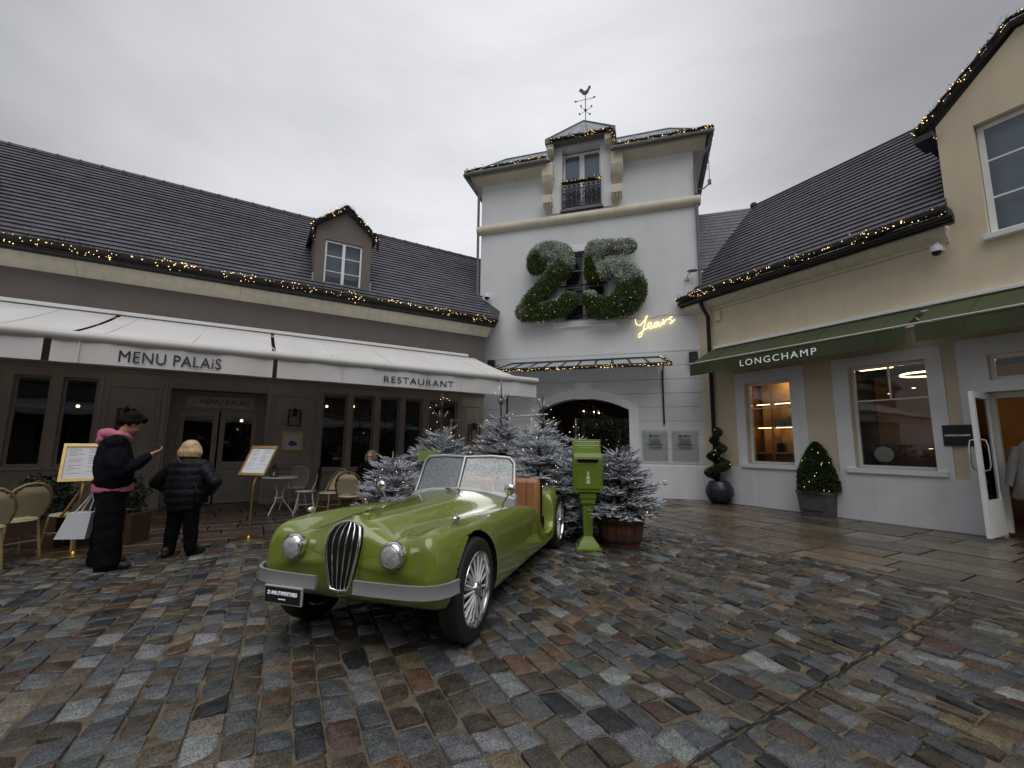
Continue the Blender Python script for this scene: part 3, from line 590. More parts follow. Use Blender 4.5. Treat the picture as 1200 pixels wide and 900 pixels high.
# top dormer
mb = MB(); mb.wall(1.95, 3.82, 8.80, 11.12, -.07, -.002, [(2.28, 3.5, 8.86, 10.95)]); mb.wall(1.95, 3.82, 10.4, 11.12, 0, .35, [(2.28, 3.5, 10.3, 10.95)]); mb.box(1.95, 2.1, .35, 2, 10.4, 11.12); mb.box(3.67, 3.82, .35, 2, 10.4, 11.12)
dm = obj('dormer', mb, M['tower'], tb)
mb = MB(); e0, e1 = 1.80, 3.98; ax = 2.90; vs = [(e0, -.34, 11.2), (e1, -.34, 11.2), (ax, .62, 12.38), (ax, 2.6, 12.38), (e0, 2.6, 11.2), (e1, 2.6, 11.2)]
mb.add(vs, [(0, 1, 2), (0, 2, 3, 4), (1, 5, 3, 2), (0, 4, 5, 1)]); dr_ = obj('dormer_roof', mb, M['zinc'], dm)
mb = MB(); mb.box(e0-.02, e1+.02, -.38, -.33, 11.06, 11.215); mb.box(e0-.02, e0+.04, -.33, 2, 11.06, 11.215); mb.box(e1-.04, e1+.02, -.33, 2, 11.06, 11.215); mb.box(e0+.04, e1-.04, -.33, .1, 11.09, 11.14); obj('fascia', mb, M['lead'], dm)
mb = MB(); mb.tube([(e0, -.34, 11.22), (ax, .62, 12.39), (e1, -.34, 11.22)], .035, 6)
for f in (.3, .62): mb.tube([(e0+(e1-e0)*f, -.34, 11.21), (ax+(f-.5)*.5, .62-.45*abs(f-.5)*2*.6, 12.38-.85*abs(f-.5))], .018, 5)
obj('roof_seam', mb, M['lead'], dr_ if False else dm)
window_unit(tb, 2.285, 3.495, 8.98, 10.88, .16, .06, 2, 2, M['white'], M['glass_sky'], mid=.16, bar=.05, hbars=[9.05], sill=None)
mb = MB(); mb.box(2.2, 3.6, .27, .28, 8.9, 10.93); obj('blind', mb, M['blind'], tb)
mb = MB(); mb.box(2.22, 3.56, -.12, .1, 8.80, 8.855); obj('sill', mb, M['lead'], tb)
def scroll(mb, cx, cz, r, y, a0, turns, s, tr=.014):
    pts = []
    for i in range(11):
        t = i/10; a = a0+s*turns*2*pi*t; rr = r*(1-.8*t); pts.append((cx+cos(a)*rr, y, cz+sin(a)*rr))
    mb.tube(pts, tr, 4)
mb = MB(); y = -.13; rr = random.Random(3)
mb.box(2.27, 3.52, y-.02, y+.02, 9.68, 9.72); mb.box(2.27, 3.52, y-.012, y+.012, 9.50, 9.525); mb.box(2.27, 3.52, y-.015, y+.015, 8.88, 8.91)
for x in (2.28, 3.50): mb.box(x-.012, x+.012, y-.012, y+.012, 8.87, 9.72)
for i in range(8):
    for j in range(4):
        cx = 2.37+i*.153; cz = 8.99+j*.145; s = 1 if (i+j) % 2 else -1; scroll(mb, cx, cz, .075, y, rr.uniform(0, 6), 1.2, s)
        if j < 3: mb.tube([(cx, y, cz+.04), (cx+.05*s, y+.005, cz+.08), (cx-.02*s, y, cz+.12)], .010, 4)
for i in range(8): mb.lathe([(.02, -.01), (.05, 0), (.02, .01)], (2.37+i*.153, y, 9.6), 8, 'y')
for i in range(16): mb.box(2.31+i*.077, 2.318+i*.077, y-.005, y+.005, 8.9, 9.5)
obj('balcony_railing', mb, M['black'], tb)
# middle window behind the numerals
window_unit(tb, 2.275, 3.575, 5.26, 7.44, .16, .07, 2, 4, M['taupe_wood'], M['glass'], mid=.12, bar=.025)
mb = MB(); mb.box(2.3, 3.6, .33, .34, 5.2, 7.5); obj('curtain', mb, M['blind'], tb)
mb = MB(); mb.wall(2.05, 3.80, 5.24, 7.66, -.03, -.001, [(2.27, 3.58, 5.2, 7.45)]); obj('window_surround', mb, M['white'], tb, bevel=.005)
mb = MB(); mb.box(1.98, 3.86, -.09, 0, 5.02, 5.2); obj('window_sill', mb, M['white'], tb, bevel=.01)
mb = MB(); mb.box(2.2, 3.65, -.1, -.07, 6.30, 6.34); mb.box(2.2, 3.65, -.1, -.07, 5.32, 5.35)
for i in range(14): mb.box(2.25+i*.105, 2.265+i*.105, -.093, -.078, 5.35, 6.30)
obj('balcony_railing', mb, M['black'], tb)
# stone consoles beside the dormer and snow-lit boxes
def console(x0, x1, z0, z1, ribs):
    mb = MB(); mb.box(x0, x1, -.34, -.001, z0, z1)
    cs = obj('console', mb, M['cornice'], tb, bevel=.012); w_ = x1-x0; mb = MB()
    for i in range(ribs):
        xx = x0+w_*(i+.5)/ribs; h = .42 if ribs > 4 else .2
        mb.tube([(xx, -.31, z0+.01), (xx, -.27, z0-h*.35), (xx+(x0+w_/2-xx)*.25, -.17, z0-h*.75), (xx+(x0+w_/2-xx)*.4, -.02, z0-h)], [.032, .038, .03, .02], 6)
    obj('carved_rib', mb, M['cornice'], cs, smooth=60)
for x0 in (1.66, 3.84): console(x0, x0+.36, 9.98, 10.42, 6)
for x0 in (1.68, 3.84): console(x0, x0+.30, 9.05, 9.32, 3)
for x0 in (1.83, 3.66): console(x0, x0+.22, 10.86, 11.05, 3)
text('', .1, M['black'], tb, (0, 0, 0)) if False else None
# ---------------------------------------------------------------- shop building (right wing)
sb = fthing('shop_building', 'cream shop wing with white plinth, tiled roof and a big gabled bay', 'building', FRk)
XE = 13.0
hol = [(.13, 1.30, 1.03, 3.12), (2.54, 3.86, 1.04, 3.20), (4.62, 6.2, -.2, 2.46), (4.70, 6.1, 2.66, 3.12)]
mb = MB(); mb.wall(-1.6, 4.43, -.1, 5.6, 0, .34, hol[:2]); mb.wall(4.43, XE, -.1, 5.6, 0, .34, hol[2:]+[(4.93, 6.75, 5.28, 5.6)])
mb.wall(4.43, XE, 5.6, 7.76, 0, .34, [(4.93, 6.75, 5.5, 7.46)]); mb.prism([(4.43, 7.76), (XE, 7.76), (XE, 8.9), (5.62, 8.9)], 0, .34, 'y'); mb.box(4.43, 4.7, .34, 5, 5.2, 7.76)
obj('wall', mb, M['cream'], sb)
mb = MB(); mb.wall(-1.6, XE, -.1, .90, -.035, -.001, [(4.58, 6.3, -.2, 1)]); obj('plinth', mb, M['plinth'], sb, bevel=.006)
mb = MB(); mb.wall(-.12, 1.64, .901, 3.42, -.032, -.001, [(.13, 1.30, 1.03, 3.12)]); obj('window_surround', mb, M['white'], sb, bevel=.004)
mb = MB(); mb.wall(2.24, 4.10, .901, 3.42, -.032, -.001, [(2.54, 3.86, 1.04, 3.20)]); obj('window_surround', mb, M['white'], sb, bevel=.004)
mb = MB(); mb.wall(4.30, 7.0, .0, 3.45, -.030, -.001, [(4.62, 6.2, -.2, 2.46), (4.70, 6.1, 2.66, 3.12), (4, 4.58, -.2, .902)]); obj('door_surround', mb, M['white'], sb, bevel=.004)
for x0, x1 in ((-.84, -.70), (-.60, -.42)): mb = MB(); mb.box(x0, x1, -.05, -.001, 5.02, 5.3); obj('quoin', mb, M['cream'], sb, bevel=.006)
moulding(sb, -1.45, 4.425, [(.01, 5.36), (-.05, 5.37), (-.06, 5.42), (-.12, 5.44), (-.24, 5.50), (-.31, 5.58), (-.33, 5.66), (.01, 5.66)], M['cornice'], joints=[.6, 2.6])
mb = MB(); mb.tube([(-1.5, -.44, 5.69), (4.62, -.44, 5.69)], .075, 8); mb.box(-1.5, 4.6, -.39, -.3, 5.6, 5.74); mb.tube([(-.8, -.40, 5.62), (-.8, -.3, 5.45), (-.78, -.10, 5.2), (-.78, -.09, .1)], .055, 8); mb.box(4.46, 4.56, -.46, -.2, 5.62, 5.9)
obj('gutter', mb, M['black'], sb, smooth=50)
slR = roof_mat('slate_right', (.095, .092, .112), .1416, .30)
def xsR(y): return -1.5+.12*(y+.42) if y < .7 else -1.38+.155*(y-.7)
roof_courses(sb, -.42, 5.7, 3.0, 9.61, 25, xsR, lambda y: 4.45 if y < 1.75 else (XE if y > 2.2 else 4.46), slR)
mb = MB(); mb.tube([(-1.0, 3.0, 9.63), (XE, 3.0, 9.63)], .07, 6); mb.ball((-1.02, 3.0, 9.68), .12, 8, 5); obj('ridge_tile', mb, M['ridge'], sb)
# link roof between the shop wing and the tower
lk = fthing('link_roof', 'small dark tiled roof tucked between tower and cream shop wing', 'roof', FRk)
A, B = (-1.0, 3.0, 9.58), (-1.26, .7, 6.97)
for i in range(18):
    t0, t1 = i/18, (i+1.1)/18; mb = MB()
    a = [B[k]+(A[k]-B[k])*t0 for k in range(3)]; b_ = [B[k]+(A[k]-B[k])*t1 for k in range(3)]; dx, dy = -.73*4.0, -.683*4.0
    vs = [(a[0], a[1], a[2]+.05), (a[0]+dx, a[1]+dy, a[2]+.05), (b_[0]+dx, b_[1]+dy, b_[2]+.012), (b_[0], b_[1], b_[2]+.012), (a[0], a[1], a[2]-.03), (a[0]+dx, a[1]+dy, a[2]-.03), (b_[0]+dx, b_[1]+dy, b_[2]-.03), (b_[0], b_[1], b_[2]-.03)]
    mb.add(vs, [(0,3,2,1),(4,5,6,7),(0,1,5,4),(1,2,6,5),(2,3,7,6),(3,0,4,7)]); obj('tile_course', mb, slR, lk)
# gable roof of the bay: steep verge with a clipped top
mb = MB(); v0, v1 = -.09, 6.0
V = [(4.12, 7.70), (4.40, 7.92), (5.58, 8.98), (XE, 8.98)]
for (a, b_), (c, d) in zip(V[:-1], V[1:]): mb.prism([(a, b_), (c, d), (c, d+.07), (a, b_+.06)], v0, v1, 'y')
obj('gable_roof', mb, slR, sb)
mb = MB(); mb.prism([(4.12, 7.655), (4.40, 7.875), (5.58, 8.935), (5.58, 8.975), (4.40, 7.915), (4.12, 7.695)], v0+.01, .0, 'y'); mb.box(4.14, 4.43, -.2, .4, 7.5, 7.62); mb.box(5.58, XE, v0+.01, 0, 8.935, 8.975); obj('verge', mb, M['ridge'], sb)
window_unit(sb, 4.94, 6.74, 5.29, 7.45, .13, .09, 2, 3, M['white'], M['glass_sky'], mid=.14, bar=.035, sill=(.06, .24, .1))
mb = MB(); mb.box(4.8, 6.9, .36, .37, 5.2, 7.6); obj('blind', mb, M['blind'], sb)
for a, b_, z0, z1 in ((.13, 1.30, 1.03, 3.12), (2.54, 3.86, 1.04, 3.20)):
    window_unit(sb, a+.003, b_-.003, z0+.003, z1-.003, .15, .055, 1, 2, M['white'], M['glass_shop'] if 'glass_shop' in M else M['glass_clear'], hbars=[z0+1.42], sill=None)
    mb = MB(); mb.box((a+b_)/2-.015, (a+b_)/2+.015, .16, .2, z0+1.44, z1-.06); obj('glazing_bar', mb, M['white'], sb)
    mb = MB(); mb.box(a-.16, b_+.16, -.085, .14, z0-.11, z0); obj('window_sill', mb, M['white'], sb, bevel=.008)
fr = window_unit(sb, 4.70, 6.1, 2.66, 3.12, .08, .07, 2, 1, M['white'], M['glass_clear'])
mb = MB(); mb.wall(4.60, 6.2, -.1, 2.46, .2, .3, [(4.68, 6.1, -.2, 2.36)]); mb.box(4.60, 6.25, .18, .34, 2.46, 2.66); obj('door_frame', mb, M['white'], sb)
# glass door standing open at right angles to the wall
mb = MB(); mb.wall(-.86, -.02, .03, 2.42, 4.615, 4.665, [(-.76, -.12, .62, 2.32), ]); m2 = MB(); m2.v = [(y, x, z) for (x, y, z) in mb.v]; m2.f = [tuple(reversed(f)) for f in mb.f]
m2.box(4.612, 4.668, -.87, -.855, .03, 2.42)
dr = obj('open_door', m2, M['white'], sb); g = MB(); g.box(4.636, 4.642, -.76, -.12, .62, 2.32); obj('pane', g, M['glass_clear'], dr)
for s_ in (-1, 1):
    g = MB(); x = 4.64+s_*.025; g.tube([(x, -.79, 1.62), (x+s_*.07, -.79, 1.6), (x+s_*.09, -.79, 1.5), (x+s_*.09, -.79, 1.2), (x+s_*.07, -.79, 1.12), (x, -.79, 1.1)], .014, 6); obj('handle', g, M['chrome'], dr, smooth=60)
# shop interior: floor, walls, shelves with bags, ceiling lamps added to light the room
mb = MB(); mb.box(-.2, 8, 2.9, 3.0, -.05, 3.35); mb.box(-.3, -.2, .34, 3, -.05, 3.35); mb.box(7.9, 8, .34, 3, -.05, 3.35); obj('inner_wall', mb, M['orange'], sb)
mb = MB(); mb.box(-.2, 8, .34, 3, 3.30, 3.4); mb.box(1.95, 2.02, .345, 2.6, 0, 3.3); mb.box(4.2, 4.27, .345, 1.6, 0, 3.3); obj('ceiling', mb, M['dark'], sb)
mb = MB(); mb.box(-.2, 8, .2, 3, -.06, .03); obj('shop_floor', mb, M['darkwood'], sb)
sh = fthing('display_shelf', 'pale wooden display shelving of handbags behind the first shop window', 'shelf', FRk, (0, 0, 0))
mb = MB(); mb.box(-.1, 1.9, 1.15, 1.19, .9, 3.2); obj('back_panel', mb, mat('shelf_back', (.62, .42, .2), .7, var=.05), sh)
for z in (1.28, 1.98, 2.62): mb = MB(); mb.box(-.1, 1.9, .75, 1.15, z, z+.04); obj('shelf_board', mb, mat('shelf_board', (.6, .42, .22), .5), sh)
mb = MB(); mb.box(-.1, 1.9, .90, .93, 2.606, 2.618); mb.box(-.1, 1.9, .90, .93, 1.966, 1.978); obj('shelf_light', mb, M['shop_light'], sh)
mb = MB(); mb.box(.36, .40, .74, 1.15, .9, 2.62); mb.box(1.1, 1.14, .74, 1.15, .9, 2.62); obj('upright', mb, mat('shelf_board2', (.5, .33, .16), .5), sh)
def handbag(x, y, z, w_, h, col, label, rz=0):
    t = fthing('handbag', label, 'handbag', FRk, (x, y, z), rz, 'handbags on the display shelves'); m = mat('bag_leather', col, .5, var=.1)
    mb = MB(); mb.prism([(-w_/2*.9, 0), (w_/2*.9, 0), (w_/2, h*.5), (w_/2*.85, h), (-w_/2*.85, h), (-w_/2, h*.5)], -.06, .06, 'y'); obj('body', mb, m, t, bevel=.012)
    mb = MB(); mb.tube([(cos(a)*w_*.28, -.045, h+sin(a)*h*.55) for a in [pi*i/8 for i in range(9)]], .009, 5); obj('handle', mb, m, t, smooth=60)
for i, (x, z, w_, h, c, l) in enumerate([(.42, 1.32, .34, .24, (.02, .018, .02), 'black handbag at the left end of the lower display shelf'), (.80, 1.32, .2, .2, (.6, .5, .4), 'small pale handbag in the middle of the lower display shelf'), (1.08, 1.32, .26, .26, (.4, .28, .22), 'beige handbag right of the small pale one, lower shelf'), (1.36, 1.32, .3, .27, (.55, .48, .42), 'cream handbag at the right end of the lower display shelf'),
        (.45, 2.02, .36, .2, (.22, .34, .30), 'sea green handbag on the left of the upper display shelf'), (.85, 2.02, .34, .22, (.26, .40, .35), 'pale green handbag in the middle of the upper display shelf'), (1.22, 2.02, .34, .21, (.20, .32, .29), 'green handbag on the right of the upper display shelf')]): handbag(x, .93, z, w_, h, c, l)
cl = fthing('pendant_light_ring', 'glowing ring lamp hanging inside behind the second shop window', 'lamp', FRk, (3.55, 1.0, 3.02)); mb = MB(); mb.tube([(cos(a)*.42, sin(a)*.42, 0) for a in [2*pi*i/24 for i in range(24)]], .018, 5, closed=True); obj('ring', mb, M['shop_light'], cl); mb = MB(); mb.tube([(.3, 0, .02), (0, 0, .28)], .004, 4); mb.tube([(-.3, 0, .02), (0, 0, .28)], .004, 4); obj('wire', mb, M['black'], cl)
for x, l in ((.75, 'added ceiling lamp over the handbags in the first shop window'), (5.4, 'added ceiling lamp just inside the open shop door'), (2.7, 'added ceiling lamp at the left of the second shop window')):  # panels added to light the shop interior
    t = fthing('added_ceiling_lamp', l, 'lamp', FRk, (x, 1.6 if x > 5 else .9, 3.27), group='added shop ceiling lamps'); mb = MB(); mb.box(-.3, .3, -.12, .12, -.03, .0); obj('lens', mb, M['shop_light'], t)
tb2 = fthing('round_table', 'round pale plaque standing low inside the second shop window', 'display', FRk, (2.88, .45, 1.15)); mb = MB(); mb.lathe([(.0, -.02), (.17, -.015), (.17, .015), (0, .02)], (0, 0, .17), 20, 'y'); obj('disc', mb, M['paper'], tb2); mb = MB(); mb.box(-.08, .08, -.04, .06, -.08, .02); obj('foot', mb, M['darkwood'], tb2)
ct = fthing('display_cabinet', 'dark wooden cabinet deep inside behind the second shop window', 'cabinet', FRk, (3.1, 1.9, 0)); mb = MB(); mb.box(-.9, .9, 0, .5, 0, 1.55); obj('body', mb, M['darkwood'], ct, bevel=.01); mb = MB(); mb.box(-.85, .85, -.02, 0, .1, .8); mb.box(-.85, .85, -.02, 0, .85, 1.5); obj('door', mb, M['barrel'], ct)
cr_ = fthing('clothes_rack', 'dark coats hanging on a rail inside the open shop door', 'clothes rack', FRk, (5.35, 1.7, 0)); mb = MB(); mb.tube([(-.6, 0, 0), (-.6, 0, 1.7), (.8, 0, 1.7), (.8, 0, 0)], .018, 6); obj('rail', mb, M['black'], cr_)
for i in range(7):
    mb = MB(); x = -.48+i*.19; mb.lathe([(.16, .55), (.15, 1.1), (.17, 1.4), (.05, 1.6), (.01, 1.68)], (x, 0, 0), 10, sy=2.0); mb.v = [(x+(p[0]-x)*.35, p[1], p[2]) for p in mb.v]; obj('coat', mb, M['blackcloth'], cr_, smooth=60)
gc = fthing('hanging_coat', 'light grey padded coat hanging in the shop doorway at the picture edge', 'coat', FRk, (5.0, -.05, 0)); mb = MB()
mb.lathe([(.10, .62), (.17, .66), (.16, .9), (.13, 1.15), (.12, 1.4), (.10, 1.52), (.03, 1.6)], (0, 0, 0), 14, sy=.7); mb.v = [(p[0]+.07*sin(p[2]*9)*.3+(1.5-p[2])*-.06, p[1], p[2]) for p in mb.v]; obj('body', mb, M['grey_cloth'], gc, smooth=60)
mb = MB(); mb.tube([(-.08, -.05, 1.5), (-.15, -.1, 1.2), (-.22, -.1, .85)], [.06, .065, .05], 8); obj('sleeve', mb, M['grey_cloth'], gc, smooth=60); mb = MB(); mb.tube([(0, 0, 1.58), (0, .02, 1.64), (.02, .06, 1.66)], .006, 4); mb.tube([(0, .06, 0), (0, .06, 1.66)], .015, 6); mb.lathe([(.2, 0), (.2, .02)], (0, .06, 0), 12); obj('stand', mb, M['black'], gc)
for x, y, z, l in ((2.75, 1.4, 2.75, 'added warm spot at the upper left of the second shop window'), (3.0, 2.0, 2.9, 'added warm spot high in the middle of the second shop window'), (3.75, 1.8, 2.5, 'added warm spot at the right of the second shop window'), (3.3, 1.6, 1.5, 'added warm lamp low in the second shop window')):  # extra small lamps put in for more amber glow behind this window
    t = fthing('added_spot_lamp', l, 'lamp', FRk, (x, y, z), group='added spots in the second shop window'); mb = MB(); mb.lathe([(.0, -.05), (.035, -.05), (.05, 0)], n=12); obj('lens', mb, M['shop_light'], t); mb = MB(); mb.lathe([(.052, -.045), (.055, .03), (.0, .05)], n=12); obj('housing', mb, M['black'], t)
# small black sign plate
sp = fthing('shop_sign', 'small black sign plate with white shop name beside the open door', 'sign', FRk, (4.2, -.05, 1.70)); mb = MB(); mb.box(-.20, .20, -.012, .018, -.19, .19); obj('plate', mb, M['letter_black'], sp, bevel=.003); text('LONGCHAMP', .05, M['letter_white_glow'], sp, (0, -.0135, 0), width=.34, space=1.3)

# ---------------------------------------------------------------- awnings
def awning(name, label, F, x0, x1, zr, zf, vf, gaps, fabric, roller_r, val, rear, sag, ends=None):
    t = fthing(name, label, 'awning', F, ((x0+x1)/2, 0, 0)); cx = (x0+x1)/2
    secs = []; xs = [x0]+[g for ga in gaps for g in ga]+[x1]
    for a, b_ in zip(xs[::2], xs[1::2]):
        a, b_ = a-(.05 if a > x0 and fabric is M['fabric_white'] else 0), b_+(.05 if b_ < x1 and fabric is M['fabric_white'] else 0)
        n = 10; mb = MB(); nx = max(2, int((b_-a)/.35)); g = []
        for j in range(n+1):
            s = j/n; v = -.12-(vf-.12)*s; zc_ = zr-.05+(zf-zr+.05)*s-sag*4*s*(1-s)
            for i in range(nx+1): x = a+(b_-a)*i/nx; wob = .012*sin(i*1.7+s*3)*s*(1-s)*4; g.append((x-cx, v, zc_+wob))
        m = len(g); g += [(p[0], p[1], p[2]-.006) for p in g]; fs = []
        for j in range(n):
            for i in range(nx): q = j*(nx+1)+i; fs.append((q+nx+1, q+nx+2, q+1, q)); fs.append((m+q, m+q+1, m+q+nx+2, m+q+nx+1))
        mb.add(g, fs); obj('canopy', mb, fabric, t, smooth=60)
        mb = MB(); nv = nx*3; pts = [(a-cx+(b_-a)*i/nv, -vf-.012+.012*sin(i*.9)+.006*sin(i*2.3)) for i in range(nv+1)]
        g = [(p[0], p[1], zf-.02) for p in pts]+[(p[0], p[1]-.006+.01*sin(k*.6), zf-.02-val) for k, p in enumerate(pts)]; m = len(g); g += [(p[0], p[1]+.006, p[2]) for p in g]
        fs = [(i, i+1, nv+2+i, nv+1+i) for i in range(nv)]+[(m+nv+1+i, m+nv+2+i, m+i+1, m+i) for i in range(nv)]; mb.add(g, fs); obj('valance', mb, fabric, t, smooth=60)
    mb = MB(); x = x0+.6
    while x < x1-.3:       # sewn seams between the lengths of canvas
        if not any(g0-.12 < x < g1+.12 for g0, g1 in gaps):
            mb.tube([(x-cx, -.12-(vf-.12)*s_, zr-.05+(zf-zr+.05)*s_-sag*4*s_*(1-s_)+.012*sin(int((x-x0)/.35)*1.7+s_*3)*s_*(1-s_)*4+.003) for s_ in [k/10 for k in range(11)]], .006, 4); mb.box(x-cx-.006, x-cx+.006, -vf-.032, -vf-.008, zf-.02-val, zf-.02)
        x += 1.22
    obj('seams', mb, fabric, t, kind='stuff')
    mb = MB(); mb.tube([(x0-cx-.03, -vf, zf+.035), (x1-cx+.03, -vf, zf+.035)], roller_r, 10); obj('front_bar', mb, M['roller'], t, smooth=50)
    mb = MB(); mb.box(rear[0]-cx, rear[1]-cx, -.16, -.01, zr-.03, zr+.045); mb.box(rear[0]-cx, rear[1]-cx, -.13, -.02, zr-.13, zr-.09); obj('cassette', mb, M['white'], t, bevel=.01)
    for x in [x0+.25, x1-.25]+[ga[0]-.2 for ga in gaps]+[ga[1]+.2 for ga in gaps]:
        mb = MB(); mb.tube([(x-cx, -.1, zr-.12), (x-cx+.35, -vf*.5, (zr+zf)/2-.18), (x-cx, -vf+.03, zf)], .025, 6); obj('folding_arm', mb, M['roller'], t, smooth=50)
    return t, cx
VA = 3.55
aw, cx = awning('restaurant_awning', 'long white restaurant awning with navy lettering over the terrace', FL, -15.5, -.72, 4.14, 2.93, VA, [(-9.23, -9.05), (-6.34, -6.17)], M['fabric_white'], .075, .34, (-15.5, -.95), .07)
text('MENU PALAiS', .25, M['letter_navy'], aw, (-7.70-cx, -VA-.035, 2.71), width=1.30, space=1.05)
text('RESTAURANT', .185, M['letter_navy'], aw, (-3.62-cx, -VA-.035, 2.70), width=1.48, space=1.15)
ag, cx = awning('shop_awning', 'dark green shop awning with white lettering above the shop windows', FRk, -.74, 8.5, 4.22, 3.66, 1.02, [(3.93, 4.07)], M['fabric_green'], .018, .28, (-.62, 8.5), .0)
text('LONGCHAMP', .215, M['letter_white_glow'], ag, (1.58-cx, -1.055, 3.475), width=1.72, space=1.25)

# ---------------------------------------------------------------- glass canopy over the arch
gcn = fthing('glass_canopy', 'black metal and glass canopy over the tower passage', 'canopy', FTk, (2.9, 0, 0)); cx = 2.9
def cp(x, s): return (x-cx, -.03-s*1.0, 3.97-.36*s)
xa0, xa1, xb0, xb1 = .63, 5.06, .35, 5.30
N_ = 10; fr = MB(); 
for i in range(N_+1):
    a = cp(xa0+(xa1-xa0)*i/N_, 0); b_ = cp(xb0+(xb1-xb0)*i/N_, 1); fr.tube([a, b_], .024, 4)
fr.tube([cp(xa0, 0), cp(xa1, 0)], .035, 4); fr.tube([cp(xb0, 1), cp(xb1, 1)], .04, 4); fr.tube([cp(xb0-.15, 0.05), cp(xb0, 1)], .025, 4)
obj('frame', fr, M['black'], gcn)
for i in range(N_):
    P_ = [cp(xa0+(xa1-xa0)*(i+.08)/N_, .03), cp(xa0+(xa1-xa0)*(i+.92)/N_, .03), cp(xb0+(xb1-xb0)*(i+.92)/N_, .97), cp(xb0+(xb1-xb0)*(i+.08)/N_, .97)]
    mb = MB(); mb.add(P_+[(p[0], p[1], p[2]-.008) for p in P_], [(0,1,2,3),(7,6,5,4),(0,4,5,1),(1,5,6,2),(2,6,7,3),(3,7,4,0)]); obj('pane', mb, M['glass_frost'], gcn)
for x in (.5, 5.12):
    mb = MB(); mb.box(x-cx-.02, x-cx+.02, -.06, -.02, 2.05, 3.6); mb.tube([(x-cx, -.04, 3.0), (x-cx, -.12, 3.3), (x-cx, -.4, 3.48), (x-cx, -.97, 3.57)], .02, 5); mb.tube([(x-cx, -.04, 3.55), (x-cx, -.97, 3.58)], .018, 5); obj('bracket', mb, M['black'], gcn)

# ---------------------------------------------------------------- light garlands
def garland(label, F, pts, n_per_m, thick, group='light garlands on the eaves', hang=.0, bm_='bulb', seed=1, bulb=.0098):
    rd = random.Random(seed); t = fthing('light_garland', label, 'garland', F, pts[0], group=group); o = Vector(pts[0])
    tw = MB(); bl = MB()
    for a, b_ in zip(pts[:-1], pts[1:]):
        a, b_ = Vector(a)-o, Vector(b_)-o; L = (b_-a).length; d = (b_-a)/L; n = int(L*n_per_m)
        u = d.cross(Vector((0, 0, 1))); u = u.normalized() if u.length > .1 else Vector((1, 0, 0)); v = u.cross(d)
        tw.tube([a+(b_-a)*(i/12)+Vector((0, 0, -.02*sin(i*2.1)-hang*.3)) for i in range(13)], thick*.8, 6)
        for i in range(n):
            s = rd.random()*L; clump = .6+.4*sin(s*5+seed); q = a+d*s+u*rd.gauss(0, thick*.5)+v*(rd.gauss(0, thick*.6)*clump)-Vector((0, 0, abs(rd.gauss(0, hang))))
            r = bulb*rd.uniform(.7, 1.25); bl.add([q+Vector(k)*r for k in ((1,0,0),(-1,0,0),(0,1,0),(0,-1,0),(0,0,1),(0,0,-1))], [(0,2,4),(2,1,4),(1,3,4),(3,0,4),(2,0,5),(1,2,5),(3,1,5),(0,3,5)])
        for i in range(int(L*n_per_m*1.6)):
            s = rd.random()*L; q = a+d*s+u*rd.gauss(0, thick*.5)+v*rd.gauss(0, thick*.7)-Vector((0, 0, abs(rd.gauss(0, hang))))
            e = Vector((rd.gauss(0, 1), rd.gauss(0, 1), rd.gauss(0, 1))).normalized()*rd.uniform(.03, .09); w_ = e.orthogonal().normalized()*.006
            tw.add([q-e+w_, q-e-w_, q+e], [(0, 1, 2)]); tw.add([q-e*.5+e.cross(w_).normalized()*.006, q-e*.5-w_, q+e*.8], [(0, 1, 2)])
    obj('twigs', tw, M['garland'], t, kind='stuff'); obj('bulbs', bl, M[bm_], t, kind='stuff'); return t
garland('string of warm lights along the restaurant gutter', FL, [(-17, -.5, 5.27), (-.15, -.5, 5.27)], 100, .095, seed=2)
garland('string of warm lights along the shop gutter beside the tower', FRk, [(-1.5, -.52, 5.82), (4.55, -.52, 5.82)], 100, .095, seed=3)
garland('warm lights draped over the small restaurant dormer', FL, [(-5.5, -.16, 6.72), (-5.55, -.16, 7.2), (-4.70, -.18, 7.90), (-3.85, -.16, 7.2), (-3.84, -.16, 6.85)], 71, .05, seed=4)
garland('warm lights on the dormer cut by the left picture edge', FL, [(-13.47, -.16, 7.16), (-12.62, -.18, 7.90), (-11.77, -.16, 7.18), (-11.74, -.16, 7.0)], 71, .05, seed=5)
garland('warm lights along the left eave of the tower', FTk, [(-.95, -.5, 10.52), (1.84, -.5, 10.52)], 78, .055, seed=6, bulb=.0095)
garland('warm lights along the right eave of the tower', FTk, [(3.95, -.5, 10.52), (6.7, -.5, 10.52), (6.72, 1.5, 10.5)], 78, .055, seed=7, bulb=.0095, hang=.03)
garland('warm lights along the front of the tower dormer roof', FTk, [(1.95, -.42, 11.12), (3.9, -.42, 11.12), (3.96, -.40, 10.6)], 81, .055, seed=8, bulb=.0095)
garland('warm lights on the balcony rail of the tower dormer', FTk, [(2.25, -.17, 9.74), (3.52, -.17, 9.74)], 102, .05, seed=9, bulb=.0095)
garland('warm lights along the front edge of the glass canopy', FTk, [(.35, -1.08, 3.58), (5.3, -1.08, 3.58), (5.32, -1.0, 3.6), (5.1, -.1, 3.95)], 71, .035, seed=10, bulb=.0095)
garland('warm lights up the verge of the cream gable', FRk, [(4.45, -.14, 7.45), (4.16, -.14, 7.60), (4.14, -.14, 7.78), (4.42, -.14, 8.0), (5.58, -.14, 9.06), (9, -.14, 9.07)], 57, .045, seed=11, bulb=.0095)

